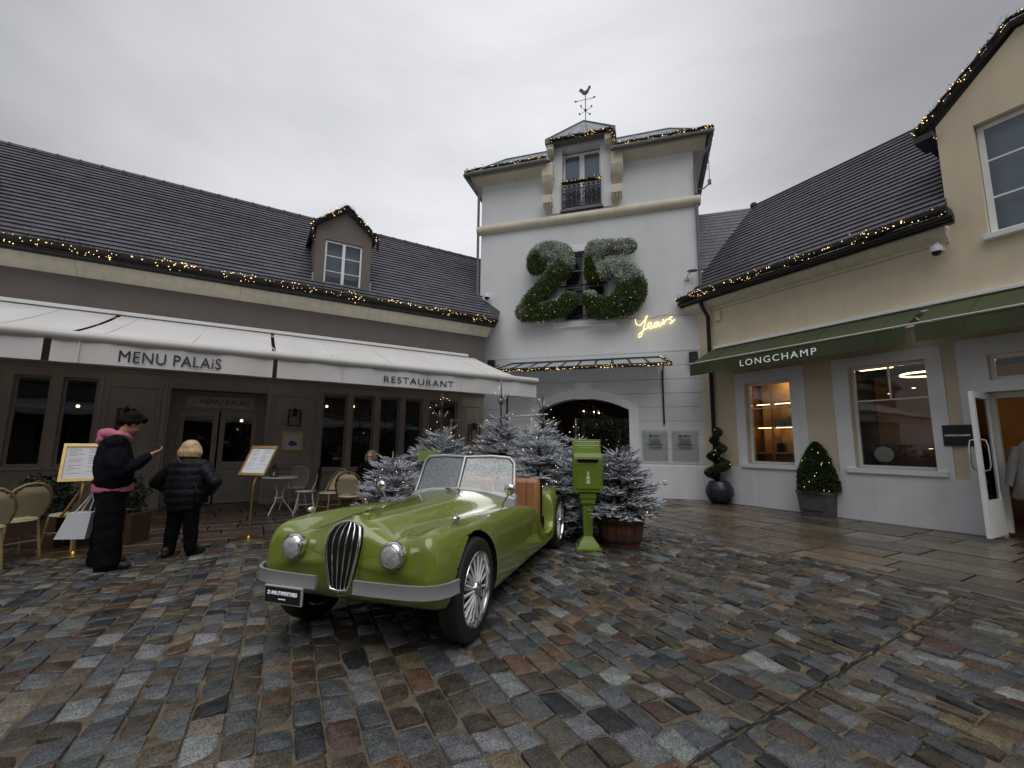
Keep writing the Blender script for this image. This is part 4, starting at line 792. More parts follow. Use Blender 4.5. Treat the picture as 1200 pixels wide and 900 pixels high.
# ---------------------------------------------------------------- foliage numerals
def leafy(t, name, paths, F_y, n, frost, seed):
    rd = random.Random(seed); core = MB(); lv = MB(); bl = MB(); discs = []
    for pts in paths:
        P_ = []
        for i in range(len(pts)-1):      # Catmull-Rom so the strokes are round
            p0, p1, p2, p3 = [Vector(pts[max(0, min(len(pts)-1, k))]) for k in (i-1, i, i+1, i+2)]
            for s in range(8):
                u = s/8; P_.append(.5*((2*p1)+(-p0+p2)*u+(2*p0-5*p1+4*p2-p3)*u*u+(-p0+3*p1-3*p2+p3)*u**3))
        P_.append(Vector(pts[-1])); core.tube([(p.x, F_y, p.y) for p in P_], [p.z*.93 for p in P_], 14, flat=.42)
        for q in (P_[0], P_[-1]): core.ball((q.x, F_y, q.y), (q.z*.93, .13, q.z*.93), 14, 8)
        discs += P_
    for d in discs: d.z -= .022
    def inside(x, z, skip): return any(k != skip and (x-d.x)**2+(z-d.y)**2 < (d.z*.90)**2 for k, d in enumerate(discs))
    TH = .20; m = 0; tries = 0
    while m < n and tries < n*6:
        tries += 1; k = rd.randrange(len(discs)); d = discs[k]; an = rd.uniform(0, 2*pi)
        if rd.random() < .62:          # front face, gently domed
            rr = d.z*sqrt(rd.random()); f = rr/d.z; y = F_y-TH*sqrt(max(0, 1-f**4))-.01; x, z = d.x+cos(an)*rr, d.y+sin(an)*rr; nr = Vector((cos(an)*f**3, -1.05+f**4, sin(an)*f**3)).normalized()
        else:                          # rim
            x, z = d.x+cos(an)*d.z, d.y+sin(an)*d.z
            if inside(x, z, k): continue
            y = F_y+rd.uniform(-.14, .2); nr = Vector((cos(an), -.35, sin(an))).normalized()
        m += 1; p = Vector((x, y, z))+nr*rd.uniform(-.02, .012)
        fz = frost(x, z)+.35*max(0, nr.z)+rd.gauss(0, .2)+.14*sin(x*11+z*7)+.1*sin(x*5-z*9)
        u = nr.orthogonal().normalized(); u = u*cos(m)+nr.cross(u)*sin(m); tip = (nr*.75+Vector((rd.gauss(0, .5), rd.gauss(0, .5), rd.gauss(0, .5)))).normalized(); sz = rd.uniform(.020, .036)
        col = tuple(c*rd.uniform(.75, 1.2) for c in ((.56, .61, .57) if fz > .7 else (.27, .33, .23) if fz > .45 else rd.choice([(.068, .118, .020), (.095, .155, .026), (.050, .085, .018)])))
        b0 = p-tip*sz*.4; lv.add([b0, b0+u*sz*.5+tip*sz*.6, b0+tip*sz*1.5, b0-u*sz*.5+tip*sz*.6], [(0, 1, 2, 3)], col)
        if m % 420 == 0:
            q = .006; c = p+nr*.03; bl.add([c+Vector(k_)*q for k_ in ((1,0,0),(-1,0,0),(0,1,0),(0,-1,0),(0,0,1),(0,0,-1))], [(0,2,4),(2,1,4),(1,3,4),(3,0,4),(2,0,5),(1,2,5),(3,1,5),(0,3,5)])
    obj('core', core, mat('hedge_core_'+name, (.03, .045, .014), .9, var=.3, scale=20), t, smooth=60); obj('leaves', lv, M['leaf'], t, kind='stuff'); obj('bulbs', bl, M['bulb'], t, kind='stuff')
two = [(1.51, 6.97, 0.318), (1.52, 7.26, 0.319), (1.81, 7.44, 0.315), (2.24, 7.31, 0.358), (2.37, 7.03, 0.355), (2.21, 6.7, 0.344), (1.76, 6.23, 0.337), (1.35, 5.82, 0.329), (1.13, 5.52, 0.313)]
two2 = [(1.13, 5.52, 0.313), (1.76, 5.49, 0.31), (2.26, 5.57, 0.316), (2.56, 5.78, 0.288)]
five = [(4.32, 7.26, 0.248), (3.83, 7.3, 0.265), (3.3, 7.31, 0.283)]
five2 = [(3.29, 7.3, 0.283), (3.27, 6.93, 0.294), (3.24, 6.54, 0.282)]
five3 = [(3.29, 6.54, 0.281), (3.7, 6.63, 0.299), (4.13, 6.47, 0.382), (4.36, 6.07, 0.442), (4.22, 5.69, 0.47), (3.85, 5.46, 0.349), (3.39, 5.49, 0.328), (3.15, 5.77, 0.269)]
t = fthing('foliage_numeral', 'big leafy frosted numeral two on the tower wall, left of the five', 'numeral', FTk, (0, 0, 0), group='leafy numerals on the tower')
leafy(t, 'two', [two, two2], -.34, 24000, lambda x, z: max(0, min(.85, .5+(z-7.28+.55*max(0, min(.8, x-1.55)))*2.2), .75*(1-abs(x-.95)/.35) if z < 6 else 0, .7*(1-hypot(x-2.0, (z-5.85)*2.5)/.35) if z < 6 else 0), 21)
t = fthing('foliage_numeral', 'big leafy frosted numeral five on the tower wall, right of the two', 'numeral', FTk, (0, 0, 0), group='leafy numerals on the tower')
leafy(t, 'five', [five, five2, five3], -.34, 28000, lambda x, z: max(0, min(.85, .5+(z-7.12+(.95 if x > 3.5 else max(0, x-3.2)*3))*2.4), .8*(1-hypot(x-3.15, z-5.95)/.3)), 22)
# neon word
t = fthing('neon_sign', 'glowing handwritten Years in yellow neon tube on the tower wall', 'neon sign', FTk, (4.95, 0, 4.85))
ys_ = [(4.42, 5.12), (4.44, 4.99), (4.50, 4.93), (4.58, 4.95), (4.68, 5.08), (4.76, 5.20), (4.70, 5.02), (4.64, 4.80), (4.58, 4.62), (4.52, 4.56), (4.50, 4.63), (4.58, 4.72), (4.72, 4.82), (4.84, 4.90), (4.87, 4.97), (4.80, 4.98), (4.77, 4.89), (4.81, 4.82), (4.88, 4.83), (4.96, 4.92), (5.04, 4.98), (4.98, 4.98), (4.94, 4.90), (4.97, 4.84), (5.03, 4.88), (5.08, 4.98), (5.08, 4.88), (5.13, 4.88), (5.18, 5.02), (5.20, 5.05), (5.20, 4.90), (5.24, 5.00), (5.30, 5.05), (5.36, 5.06), (5.44, 5.12), (5.38, 5.10), (5.36, 5.05), (5.42, 5.01), (5.42, 4.95), (5.36, 4.92), (5.45, 4.97), (5.52, 5.06)]
P_ = []
for i in range(len(ys_)-1):
    p0, p1, p2, p3 = [Vector(ys_[max(0, min(len(ys_)-1, k))]) for k in (i-1, i, i+1, i+2)]
    for s in range(4): u = s/4; q = .5*((2*p1)+(-p0+p2)*u+(2*p0-5*p1+4*p2-p3)*u*u+(-p0+3*p1-3*p2+p3)*u**3); P_.append((q.x-4.95, -.09, q.y-4.85))
mb = MB(); mb.tube(P_, .0105, 6); obj('tube', mb, M['neon'], t, smooth=60); mb = MB()
for i in range(8, len(P_), 26): mb.tube([P_[i], (P_[i][0], -.001, P_[i][2])], .008, 5)
obj('standoff', mb, M['roller'], t)
mb = MB(); mb.tube([(6.0, -.03, 5.14), (5.2, -.03, 5.20), (4.7, -.03, 5.12), (4.2, -.06, 5.16), (3.9, -.08, 5.2)], .008, 5); o = obj('cable', mb, M['lead']); o.parent = None
o.location = FT.o + Vector((0, 0, 1.45*(1-1.03))); o.rotation_euler = (0, 0, FTk.a); o.location = (FTk.o.x, FTk.o.y, 1.45*(1-1.03)); o.scale = (1.03,)*3; o['label'] = 'thin grey power cable running along the tower wall to the numerals'; o['category'] = 'cable'
# weather vane
t = fthing('weather_vane', 'black weather vane with a cockerel on the tower dormer roof', 'weather vane', FTk, (2.97, .62, 12.36)); mb = MB()
mb.tube([(0, 0, -.05), (0, 0, .98)], .014, 6); mb.ball((0, 0, .42), .045, 8, 6); obj('mast', mb, M['black'], t)
mb = MB(); mb.tube([(-.33, -.02, .80), (.33, .02, .84)], .009, 5); mb.ball((-.33, -.02, .80), (.05, .012, .035), 6, 4); mb.prism([(.27, .80), (.36, .845), (.27, .89)], -.004, .004, 'y'); obj('pointer', mb, M['black'], t)
mb = MB(); mb.tube([(-.12, -.22, .38), (.12, .22, .40)], .007, 5); mb.tube([(-.22, .12, .38), (.22, -.12, .40)], .007, 5)
for x, y in ((-.12, -.22), (.12, .22), (-.22, .12), (.22, -.12)): mb.box(x-.025, x+.025, y-.004, y+.004, .38, .46)
obj('compass_arm', mb, M['black'], t)
mb = MB(); ck = [(-.04, 1.0), (.04, 1.0), (.09, 1.05), (.13, 1.13), (.15, 1.20), (.19, 1.21), (.17, 1.24), (.19, 1.28), (.15, 1.32), (.11, 1.29), (.09, 1.22), (.04, 1.16), (-.03, 1.14), (-.07, 1.20), (-.12, 1.26), (-.18, 1.26), (-.21, 1.20), (-.20, 1.13), (-.16, 1.16), (-.14, 1.10), (-.10, 1.04)]
mb.prism(ck, -.012, .012, 'y'); obj('cockerel', mb, M['black'], t)
# cameras, speakers, wall lamp, antenna
def dome_cam(F, p, label, s=1.0, side=1):
    t = fthing('security_camera', label, 'camera', F, p); mb = MB(); mb.box(-.05*s, .05*s, -.03, 0, .0, .12*s); mb.tube([(0, -.02, .08*s), (side*.0, -.14*s, .10*s), (0, -.18*s, .06*s)], .022*s, 6); mb.lathe([(.03, .09), (.085, .06), (.095, .0), (.09, -.05)], (0, -.18*s, 0), 14); mb.v = [(p_[0]*1, p_[1], p_[2]) for p_ in mb.v]; obj('housing', mb, M['white'], t, smooth=50)
    mb = MB(); mb.ball((0, -.18*s, -.05), (.078, .078, .08), 12, 6); obj('dome', mb, M['black'], t, smooth=60)
dome_cam(FTk, (-.19, 0, 6.22), 'white dome camera at the left edge of the tower wall'); dome_cam(FRk, (4.28, 0, 5.22), 'white dome camera under the cornice of the cream wing', 1.3)
t = fthing('wall_floodlight', 'small grey floodlight on an arm at the right of the tower wall', 'floodlight', FTk, (5.88, 0, 6.22)); mb = MB(); mb.box(-.06, .06, -.03, 0, -.03, .06); mb.tube([(0, -.02, .02), (.02, -.12, .08), (.1, -.2, .14)], .014, 5); obj('arm', mb, M['roller'], t); mb = MB(); mb.lathe([(.02, .05), (.12, .03), (.15, 0), (.12, -.015)], (.14, -.22, .15), 14, sy=.7); obj('lamp_head', mb, M['lead'], t, smooth=50)
for p, l in (((5.95, 0, 3.70), 'black wall speaker beside the drainpipe at the tower corner'), ((-.02, 0, 3.74), 'black wall speaker above the end of the white awning')):
    t = fthing('wall_speaker', l, 'speaker', FTk, p, group='wall speakers'); mb = MB(); mb.box(-.11, .11, -.2, -.02, 0, .36); obj('cabinet', mb, M['black'], t, bevel=.012); mb = MB(); mb.box(-.09, .09, -.206, -.201, .03, .33); obj('grille', mb, M['rubber'], t); mb = MB(); mb.box(-.012, .012, -.209, -.206, .16, .18); obj('badge', mb, M['silver'], t)
t = fthing('antenna_bracket', 'thin rod antenna on a bent bracket at the right tower edge', 'antenna', FTk, (6.26, 0, 8.92)); mb = MB(); mb.tube([(0, 0, 0), (.2, 0, .02), (.32, 0, .12), (.34, 0, .22)], .022, 6); mb.tube([(.36, 0, .1), (.36, 0, 1.15)], .010, 5); mb.box(.31, .40, -.03, .03, .12, .26); obj('rod', mb, M['lead'], t)
# acrylic plaques with small print
for x0, l in ((4.52, 'clear wall plaque of small print nearest the arch'), (5.30, 'clear wall plaque of small print nearest the drainpipe')):
    t = fthing('wall_plaque', l, 'plaque', FTk, (x0, -.016, 1.07)); mb = MB(); mb.box(0, .68, -.035, -.028, 0, .84); obj('plate', mb, M['glass_plq'] if 'glass_plq' in M else M['glass_clear'], t)
    mb = MB()
    for x in (.05, .63):
        for z in (.05, .42, .79): mb.lathe([(.012, -.045), (.012, 0)], (x, 0, z), 8, 'y')
    obj('standoff', mb, M['silver'], t)
    mb = MB(); mb.lathe([(.0, -.037), (.038, -.037), (.038, -.0355), (0, -.0355)], (.22, 0, .66), 12, 'y'); rd = random.Random(4)
    for (z, a, b_, h) in ((.64, .29, .46, .035), (.57, .2, .49, .012), (.545, .17, .5, .012), (.52, .2, .48, .012), (.495, .18, .5, .012), (.47, .19, .49, .012), (.445, .21, .47, .012), (.41, .12, .54, .03), (.36, .17, .5, .012), (.34, .16, .52, .012), (.32, .2, .48, .012)):
        x = a
        while x < b_: w_ = rd.uniform(.015, .05); mb.box(x, min(b_, x+w_), -.037, -.0355, z, z+h); x += w_+.008
    obj('print', mb, M['letter_grey'], t, kind='stuff')
t = fthing('wall_lamp', 'small round white light low on the tower plinth', 'wall light', FTk, (5.08, -.036, .47)); mb = MB(); mb.lathe([(0, -.04), (.04, -.04), (.055, -.02), (.055, 0)], n=14, ax='y'); obj('lamp', mb, M['white'], t, smooth=50)
# hanging lanterns in the passage
for i, (x, y, z) in enumerate(((2.75, .85, 2.32), (3.0, 1.5, 2.34), (3.08, 2.2, 2.36))):
    t = fthing('hanging_lantern', ['black hanging lantern nearest the mouth of the passage', 'second black hanging lantern inside the passage', 'third and deepest black hanging lantern in the passage'][i], 'lantern', FTk, (x, y, z), group='lanterns in the passage'); mb = MB()
    mb.lathe([(.10, 0), (.10, .02)], n=6); mb.lathe([(.16, .42), (.15, .44), (.07, .56), (.03, .6), (.012, .64), (.012, .82)], n=6)
    for k in range(6): a = 2*pi*k/6; mb.tube([(cos(a)*.095, sin(a)*.095, .02), (cos(a)*.145, sin(a)*.145, .43)], .012, 4)
    obj('frame', mb, M['black'], t); mb = MB(); mb.lathe([(.085, .02), (.135, .42)], n=6); obj('glass', mb, M['glass_clear'], t); mb = MB(); mb.ball((0, 0, .2), .02, 8, 5); obj('bulb', mb, M['lamp'], t)
# wall lanterns and framed menu on the restaurant front
for x, z, h, l in ((-8.80, 1.55, .55, 'open square wall lantern on the pier behind the man'), (-5.62, 1.86, .38, 'glazed black wall lantern above the framed picture'), (-.70, 1.55, .5, 'square wall lantern on the end pier behind the fir trees')):
    t = fthing('wall_lantern', l, 'wall lantern', FL, (x, -.05, z), group='wall lanterns on the restaurant'); mb = MB(); w_ = .13
    for sx in (-w_, w_):
        for y in (-.22, -.04): mb.box(sx-.01, sx+.01, y-.01, y+.01, 0, h)
    for zz in (0, h): mb.box(-w_-.01, w_+.01, -.23, -.21, zz-.01, zz+.01); mb.box(-w_-.01, w_+.01, -.05, -.03, zz-.01, zz+.01); mb.box(-w_-.01, -w_+.01, -.21, -.05, zz-.01, zz+.01); mb.box(w_-.01, w_+.01, -.21, -.05, zz-.01, zz+.01)
    mb.box(-.02, .02, -.15, .02, h, h+.03); obj('frame', mb, M['black'], t); mb = MB(); mb.lathe([(.05, h-.16), (.045, h), (.02, h+.06)], (0, -.13, 0), 8); obj('cap', mb, M['black'], t); mb = MB(); mb.ball((0, -.13, h-.2), (.025, .025, .04), 8, 6); obj('bulb', mb, mat('frosted_bulb', (.4, .38, .35), .3), t)
t = fthing('framed_menu', 'gilt framed picture on the pier beside the restaurant door', 'picture', FL, (-5.62, -.05, 1.25)); mb = MB(); mb.wall(-.235, .235, 0, .46, -.03, 0, [(-.19, .19, .045, .415)]); obj('frame', mb, M['brass'], t, bevel=.006); mb = MB(); mb.box(-.19, .19, -.012, -.004, .045, .415); obj('print', mb, M['paper'], t); mb = MB(); mb.add([(cos(a)*.1+.01, -.0135, .16+sin(a)*.05) for a in [2*pi*i/14 for i in range(14)]], [tuple(range(14))]); mb.add([(cos(a)*.06-.01, -.0138, .2+sin(a)*.04) for a in [2*pi*i/12 for i in range(12)]], [tuple(range(12))]); obj('picture_motif', mb, M['letter_grey'], t)
# ================================================================ FIR TREES (flocked with white)
import numpy as np
def soup(name, V, Cc, m, parent, kind=None):
    """V: (n,3,3) triangles, Cc: (n,3) colours"""
    n = len(V); me = bpy.data.meshes.new(name); me.vertices.add(n*3); me.vertices.foreach_set('co', V.reshape(-1).astype(np.float32))
    me.loops.add(n*3); me.loops.foreach_set('vertex_index', np.arange(n*3, dtype=np.int32)); me.polygons.add(n); me.polygons.foreach_set('loop_start', np.arange(0, n*3, 3, dtype=np.int32))
    me.update(calc_edges=True); at = me.color_attributes.new('col', 'FLOAT_COLOR', 'POINT'); c4 = np.ones((n*3, 4), np.float32); c4[:, :3] = np.repeat(Cc, 3, axis=0); at.data.foreach_set('color', c4.reshape(-1))
    me.validate(); return obj(name, me, m, parent, kind=kind)
def twig_template(rs, n=40):
    T = []
    for k in range(n):
        x = (k+.5)/n; a = k*2.4; rad = .15*(1-.5*x**3); b = .017
        c, s = math.cos(a), math.sin(a); T.append([(x-.03, -s*b, c*b), (x-.03, s*b, -c*b), (min(1.08, x+.10), c*rad, s*rad)])
    for k in range(3):          # woody core, thickened by the white flocking
        a0, a1 = 2*pi*k/3, 2*pi*(k+1)/3; r = .075; p = lambda a, x, r=r: (x, cos(a)*r, sin(a)*r)
        T.append([p(a0, 0), p(a1, 0), (1.04, 0, 0)]); T.append([p(a0, 0), p(a0, .9, .032), p(a1, .9, .032)]); T.append([p(a0, 0), p(a1, .9, .032), p(a1, 0)])
    return np.array(T)
def fir(label, x, y, h, r, z0=0.0, base=.25, whorls=10, frost=.75, seed=1, lights=60, power=.85, group='flocked fir trees', leader=.0, droop=.1):
    rs = np.random.RandomState(seed); t = thing('fir_tree', label, 'tree', FW, (x, y, z0), group=group); TW = twig_template(rs); TV = []; TC = []
    tr = MB(); tr.tube([(0, 0, 0), (0, 0, h*.5), (0, 0, h)], [.045, .028, .008], 7)
    def twig(p, d, L, fz, fac=1.0):
        d = d/np.linalg.norm(d); u = np.cross(d, (0, 0, 1)); nu = np.linalg.norm(u); u = u/nu if nu > .1 else np.array((1., 0, 0)); v = np.cross(u, d)
        R = np.stack([d*L, u*max(.16, L), v*max(.16, L)]); W = TW@R; TV.append(W+p)
        up_ = W[:, 2, 2]-(W[:, 2, 0]*0); cen = W.mean(1); rel = W[:, 2, 2]-(d[2]*L*TW[:, 2, 0]); q = rs.rand(len(W)); wh = (q < fz*fac*(.72+6*rel/max(.16, L))) ; wh[-9:] = rs.rand(9) < fz*.9
        g = rs.uniform(.75, 1.2, (len(W), 1)); C_ = np.where(wh[:, None], np.array([[.66, .69, .76]])*g, np.array([[.018, .030, .020]])*g); TC.append(C_)
    for w_ in range(whorls):
        f = (w_+.3)/whorls; z = base+(h-leader-base)*f**.92; L = r*(1-f)**power*rs.uniform(.85, 1.08)+.05; nb = int(9+6*(1-f)) if f < .8 else 5; a0 = rs.rand()*6.28
        for b in range(nb):
            a = a0+2*pi*b/nb+rs.uniform(-.2, .2); zz = z+rs.uniform(-.5, .5)*(h-base)/whorls*.8; Lb = L*rs.uniform(.8, 1.1); up_ = .45*f+.12-droop+rs.uniform(-.08, .12)
            d = np.array([cos(a), sin(a), up_]); d /= np.linalg.norm(d); side = np.array([-sin(a), cos(a), 0.]); P0 = np.array([0, 0, zz])
            n = max(2, int(Lb/.075)); tr.tube([tuple(P0), tuple(P0+d*Lb*.9)], [.011, .004], 4)
            for k in range(n):
                s = (k+.6)/n; p = P0+d*Lb*s+np.array([0, 0, -.03*s*s]); tl = min(.24, .09+Lb*.45*(1-s)+.03)*rs.uniform(.8, 1.15)
                if s > .22 or f > .5:
                    for sg in (-1, 1): twig(p, d*.75+side*sg*rs.uniform(.6, .95)+np.array([0, 0, rs.uniform(-.1, .25)]), tl, frost, .35+.75*s)
                    if rs.rand() < .6: twig(p, d*.8+np.array([0, 0, .5])+side*rs.uniform(-.3, .3), tl*.7, frost, .4+.7*s)
            twig(P0+d*Lb*.88, d+np.array([0, 0, .1]), .15, frost)
    for k in range(4): twig(np.array([0, 0, h-.32+k*.09]), np.array([0, 0, 1.]), .15, frost*.8)
    if leader > .3:
        for k in range(5): a = k*1.26+seed; q0 = np.array([0, 0, h-leader*.75]); d0 = np.array([cos(a)*.55, sin(a)*.55, .9]); tr.tube([tuple(q0), tuple(q0+d0*.26)], [.010, .004], 4); twig(q0+d0*.16, d0, .14, frost)
    obj('trunk', tr, M['bark'], t, smooth=60); soup('needles', np.concatenate(TV), np.concatenate(TC), M['needle'], t, 'stuff')
    if lights:
        bl = MB(); rd = random.Random(seed)
        for i in range(lights):
            f = rd.random()**1.3; a = rd.random()*6.28; rr = (r*(1-f)**power)*rd.uniform(.5, .95); z = base+(h-base)*f; q = .0055
            bl.add([(rr*cos(a)+k[0]*q, rr*sin(a)+k[1]*q, z+k[2]*q) for k in ((1,0,0),(-1,0,0),(0,1,0),(0,-1,0),(0,0,1),(0,0,-1))], [(0,2,4),(2,1,4),(1,3,4),(3,0,4),(2,0,5),(1,2,5),(3,1,5),(0,3,5)])
        obj('bulbs', bl, M['bulb_cool'], t, kind='stuff')
    return t
fir('frosted fir behind the bonnet with a bare leader, left of the windscreen', -1.43, 9.0, 2.40, 1.0, base=.35, whorls=9, frost=.8, seed=31, lights=40, power=.5, leader=.72)
fir('low frosted fir bushing out between the cafe chairs and the green bonnet', -1.95, 7.35, 1.22, .66, base=.12, whorls=7, frost=.95, seed=32, lights=26, power=.6)
fir('tall thin-topped fir right against the end of the awning', -.22, 9.0, 2.72, .98, base=.4, whorls=10, frost=.82, seed=33, lights=30, power=.8, leader=.66)
fir('fir with a slender tip standing before the left jamb of the arch', .62, 8.75, 2.48, .78, base=.5, whorls=9, frost=.75, seed=34, lights=30, power=.7, leader=.52)
fir('heavily whitened bushy fir right behind the car seats', .48, 7.75, 1.72, .80, base=.15, whorls=8, frost=1.0, seed=35, lights=40, power=.45, droop=.25)
fir('frosted fir with fairy lights directly behind the green post box', 1.08, 7.45, 1.80, .72, base=.12, whorls=9, frost=.85, seed=36, lights=40, power=.65, leader=.28)
fir('squat frosted fir growing out of the wooden barrel', 1.62, 6.78, 1.0, .62, z0=.36, base=.08, whorls=9, frost=.66, seed=37, lights=28, power=.62, group='flocked fir trees')
br = thing('wooden_barrel', 'dark wooden half barrel planted with the squat fir', 'barrel', FW, (1.62, 6.72, 0))
for k in range(16):
    a0, a1 = 2*pi*k/16+.012, 2*pi*(k+1)/16-.012; mb = MB(); vs = []
    for r_, z in ((.27, 0), (.325, .21), (.345, .42)):
        vs += [(r_*cos(a0), r_*sin(a0), z), (r_*cos(a1), r_*sin(a1), z), ((r_-.025)*cos(a1), (r_-.025)*sin(a1), z), ((r_-.025)*cos(a0), (r_-.025)*sin(a0), z)]
    fs = [(0, 3, 2, 1), (8, 9, 10, 11)]
    for i in (0, 4):
        for j in range(4): fs.append((i+j, i+(j+1) % 4, i+4+(j+1) % 4, i+4+j))
    mb.add(vs, fs); obj('stave', mb, M['barrel'], br)
for z, r_ in ((.08, .296), (.33, .341)): mb = MB(); mb.lathe([(r_, z), (r_+.006, z), (r_+.010, z+.035), (r_+.004, z+.035)], n=24); obj('hoop', mb, M['black'], br, smooth=40)
mb = MB(); mb.lathe([(0, .33), (.31, .33)], n=20); obj('soil', mb, M['bark'], br)
# dark evergreens beyond the passage, with lights
def clump(name, label, x, y, rx, ry, rz_, z, n, seed, col, cat='hedge', F=FW):
    rs = np.random.RandomState(seed); t = thing(name, label, cat, F, (x, y, 0)); d = rs.normal(size=(n, 3)); d /= np.linalg.norm(d, axis=1)[:, None]; rr = rs.uniform(.55, 1.02, (n, 1))**.5
    lump = 1+.12*np.sin(d[:, :1]*7+seed)+.1*np.sin(d[:, 2:]*9); P = d*rr*lump*np.array([rx, ry, rz_])+np.array([0, 0, z]); a = rs.normal(size=(n, 3)); a /= np.linalg.norm(a, axis=1)[:, None]; b = np.cross(a, rs.normal(size=(n, 3))); b /= np.linalg.norm(b, axis=1)[:, None]; s = rs.uniform(.03, .07, (n, 1))*(max(rx, .5)**.5)
    soup('leaves', np.stack([P-a*s, P+b*s*.6, P+a*s], 1), np.array(col)*rs.uniform(.6, 1.4, (n, 1)), M['leaf'], t, 'stuff'); return t
for i, (x, l) in enumerate(((1.2, 'dark evergreen beyond the passage on the left, strung with lights'), (3.4, 'dark evergreen seen through the middle of the passage'), (5.6, 'dark evergreen beyond the right side of the passage'))):
    p = FT.P(x, 10.5); t = clump('evergreen_tree', l, p.x, p.y, 2.1, 1.9, 3.2, 2.4, 16000, 50+i, (.014, .022, .010), 'tree')
    mb = MB(); mb.tube([(0, 0, 0), (0, 0, 4.5)], [.12, .04], 7); obj('trunk', mb, M['bark'], t); rd = random.Random(i); bl = MB()
    for k in range(34):
        a = rd.uniform(0, 6.28); z = rd.uniform(.8, 4.6); rr = 1.75*sqrt(max(.1, 1-((z-2.6)/3)**2)); q = .012; bl.add([(rr*cos(a)+k_[0]*q, rr*sin(a)+k_[1]*q, z+k_[2]*q) for k_ in ((1,0,0),(-1,0,0),(0,1,0),(0,-1,0),(0,0,1),(0,0,-1))], [(0,2,4),(2,1,4),(1,3,4),(3,0,4),(2,0,5),(1,2,5),(3,1,5),(0,3,5)])
    obj('bulbs', bl, M['bulb'], t, kind='stuff')
t = thing('garden_wall', 'dark building wall closing the view beyond the passage', 'wall', FW, tuple(FT.P(3, 13.0)), FT.a); mb = MB(); mb.box(-9, 9, 0, .4, 0, 5.4); obj('wall', mb, M['taupe'], t); mb = MB(); mb.prism([(-.3, 5.4), (2, 7.6), (4.2, 5.4)], -9.2, 9.2, 'x'); obj('roof', mb, M['slate'], t)

# topiary pots
rs = np.random.RandomState(9)
def topiary(t, P, N_, col, s0, s1, n, seed, lights, bs=.008):
    rs = np.random.RandomState(seed); k = rs.randint(0, len(P), n); p = P[k]; nr = N_[k]; tip = nr*.7+rs.normal(size=(n, 3))*.5; tip /= np.linalg.norm(tip, axis=1)[:, None]; u = np.cross(tip, rs.normal(size=(n, 3))); u /= np.linalg.norm(u, axis=1)[:, None]; s = rs.uniform(s0, s1, (n, 1)); p = p+nr*rs.uniform(-.02, .02, (n, 1))
    soup('leaves', np.stack([p-u*s*.5, p+u*s*.5, p+tip*s*1.4], 1), np.array(col)*rs.uniform(.5, 1.5, (n, 1)), M['leaf'], t, 'stuff'); bl = MB()
    for i in rs.randint(0, len(P), lights): q = bs; c = P[i]+N_[i]*.03; bl.add([(c[0]+k_[0]*q, c[1]+k_[1]*q, c[2]+k_[2]*q) for k_ in ((1,0,0),(-1,0,0),(0,1,0),(0,-1,0),(0,0,1),(0,0,-1))], [(0,2,4),(2,1,4),(1,3,4),(3,0,4),(2,0,5),(1,2,5),(3,1,5),(0,3,5)])
    obj('bulbs', bl, M['bulb'], t, kind='stuff')
t = thing('potted_cone_topiary', 'cone-shaped box tree with lights in a square grey planter', 'potted plant', FW, (6.72, 9.83, 0), rz=FR.a)
mb = MB(); vs = []
for (w_, z) in ((.27, 0), (.31, .50)): vs += [(-w_, -w_, z), (w_, -w_, z), (w_, w_, z), (-w_, w_, z)]
mb.add(vs, [(0,3,2,1),(4,5,6,7),(0,1,5,4),(1,2,6,5),(2,3,7,6),(3,0,4,7)]); mb.box(-.325, .325, -.325, .325, .46, .52); mb.box(-.2, .2, -.30, -.29, .12, .40); obj('planter', mb, M['planter'], t, bevel=.008)
P_ = []; Nn = []
for i in range(2500):
    f = rs.rand(); a = rs.rand()*6.28; r_ = .37*(1-f**1.7)**.75*(1+.05*sin(a*3+f*7)); P_.append((cos(a)*r_, sin(a)*r_, .52+1.03*f)); Nn.append((cos(a)*.9, sin(a)*.9, .4))
mb = MB(); mb.lathe([(.33, .52), (.345, .7), (.29, 1.0), (.2, 1.28), (.08, 1.47), (.01, 1.52)], n=14); obj('core', mb, mat('topiary_core', (.012, .022, .008), .9), t, smooth=60)
topiary(t, np.array(P_), np.array(Nn), (.035, .065, .016), .025, .045, 14000, 3, 45)
t = thing('potted_spiral_topiary', 'spiral-cut evergreen with lights in a round dark blue pot', 'potted plant', FW, (5.42, 11.70, 0))
mb = MB(); mb.lathe([(.18, 0), (.27, .08), (.345, .25), (.33, .4), (.26, .52), (.24, .56), (.20, .56), (.20, .50), (0, .50)], n=28); obj('pot', mb, M['potblue'], t, smooth=50)
P_ = []; Nn = []; tr = MB()
for i in range(4500):
    f = rs.rand(); a = rs.rand()*6.28; ang = f*2*pi*2.9+1.2; rr = .19*(1-f)+.05; tube_r = .19*(1-.62*f); c = np.array([cos(ang)*rr*.75, sin(ang)*rr*.75, .68+1.22*f]); b = rs.rand()*pi*2; nrm = np.array([cos(ang)*cos(b), sin(ang)*cos(b), sin(b)*.6]); P_.append(c+nrm*tube_r*.8); Nn.append(nrm)
for s in range(60): pass
core = [(cos(f*2*pi*2.9+1.2)*(.19*(1-f)+.05)*.75, sin(f*2*pi*2.9+1.2)*(.19*(1-f)+.05)*.75, .68+1.22*f) for f in [i/50 for i in range(51)]]
tr.tube(core, [.13*(1-.62*i/50) for i in range(51)], 8); tr.tube([(0, 0, .5), (0, 0, 1.9)], .015, 6); obj('core', tr, mat('topiary_core2', (.012, .022, .008), .9), t, smooth=60)
topiary(t, np.array(P_), np.array(Nn), (.035, .065, .018), .025, .045, 15000, 4, 45, .008)
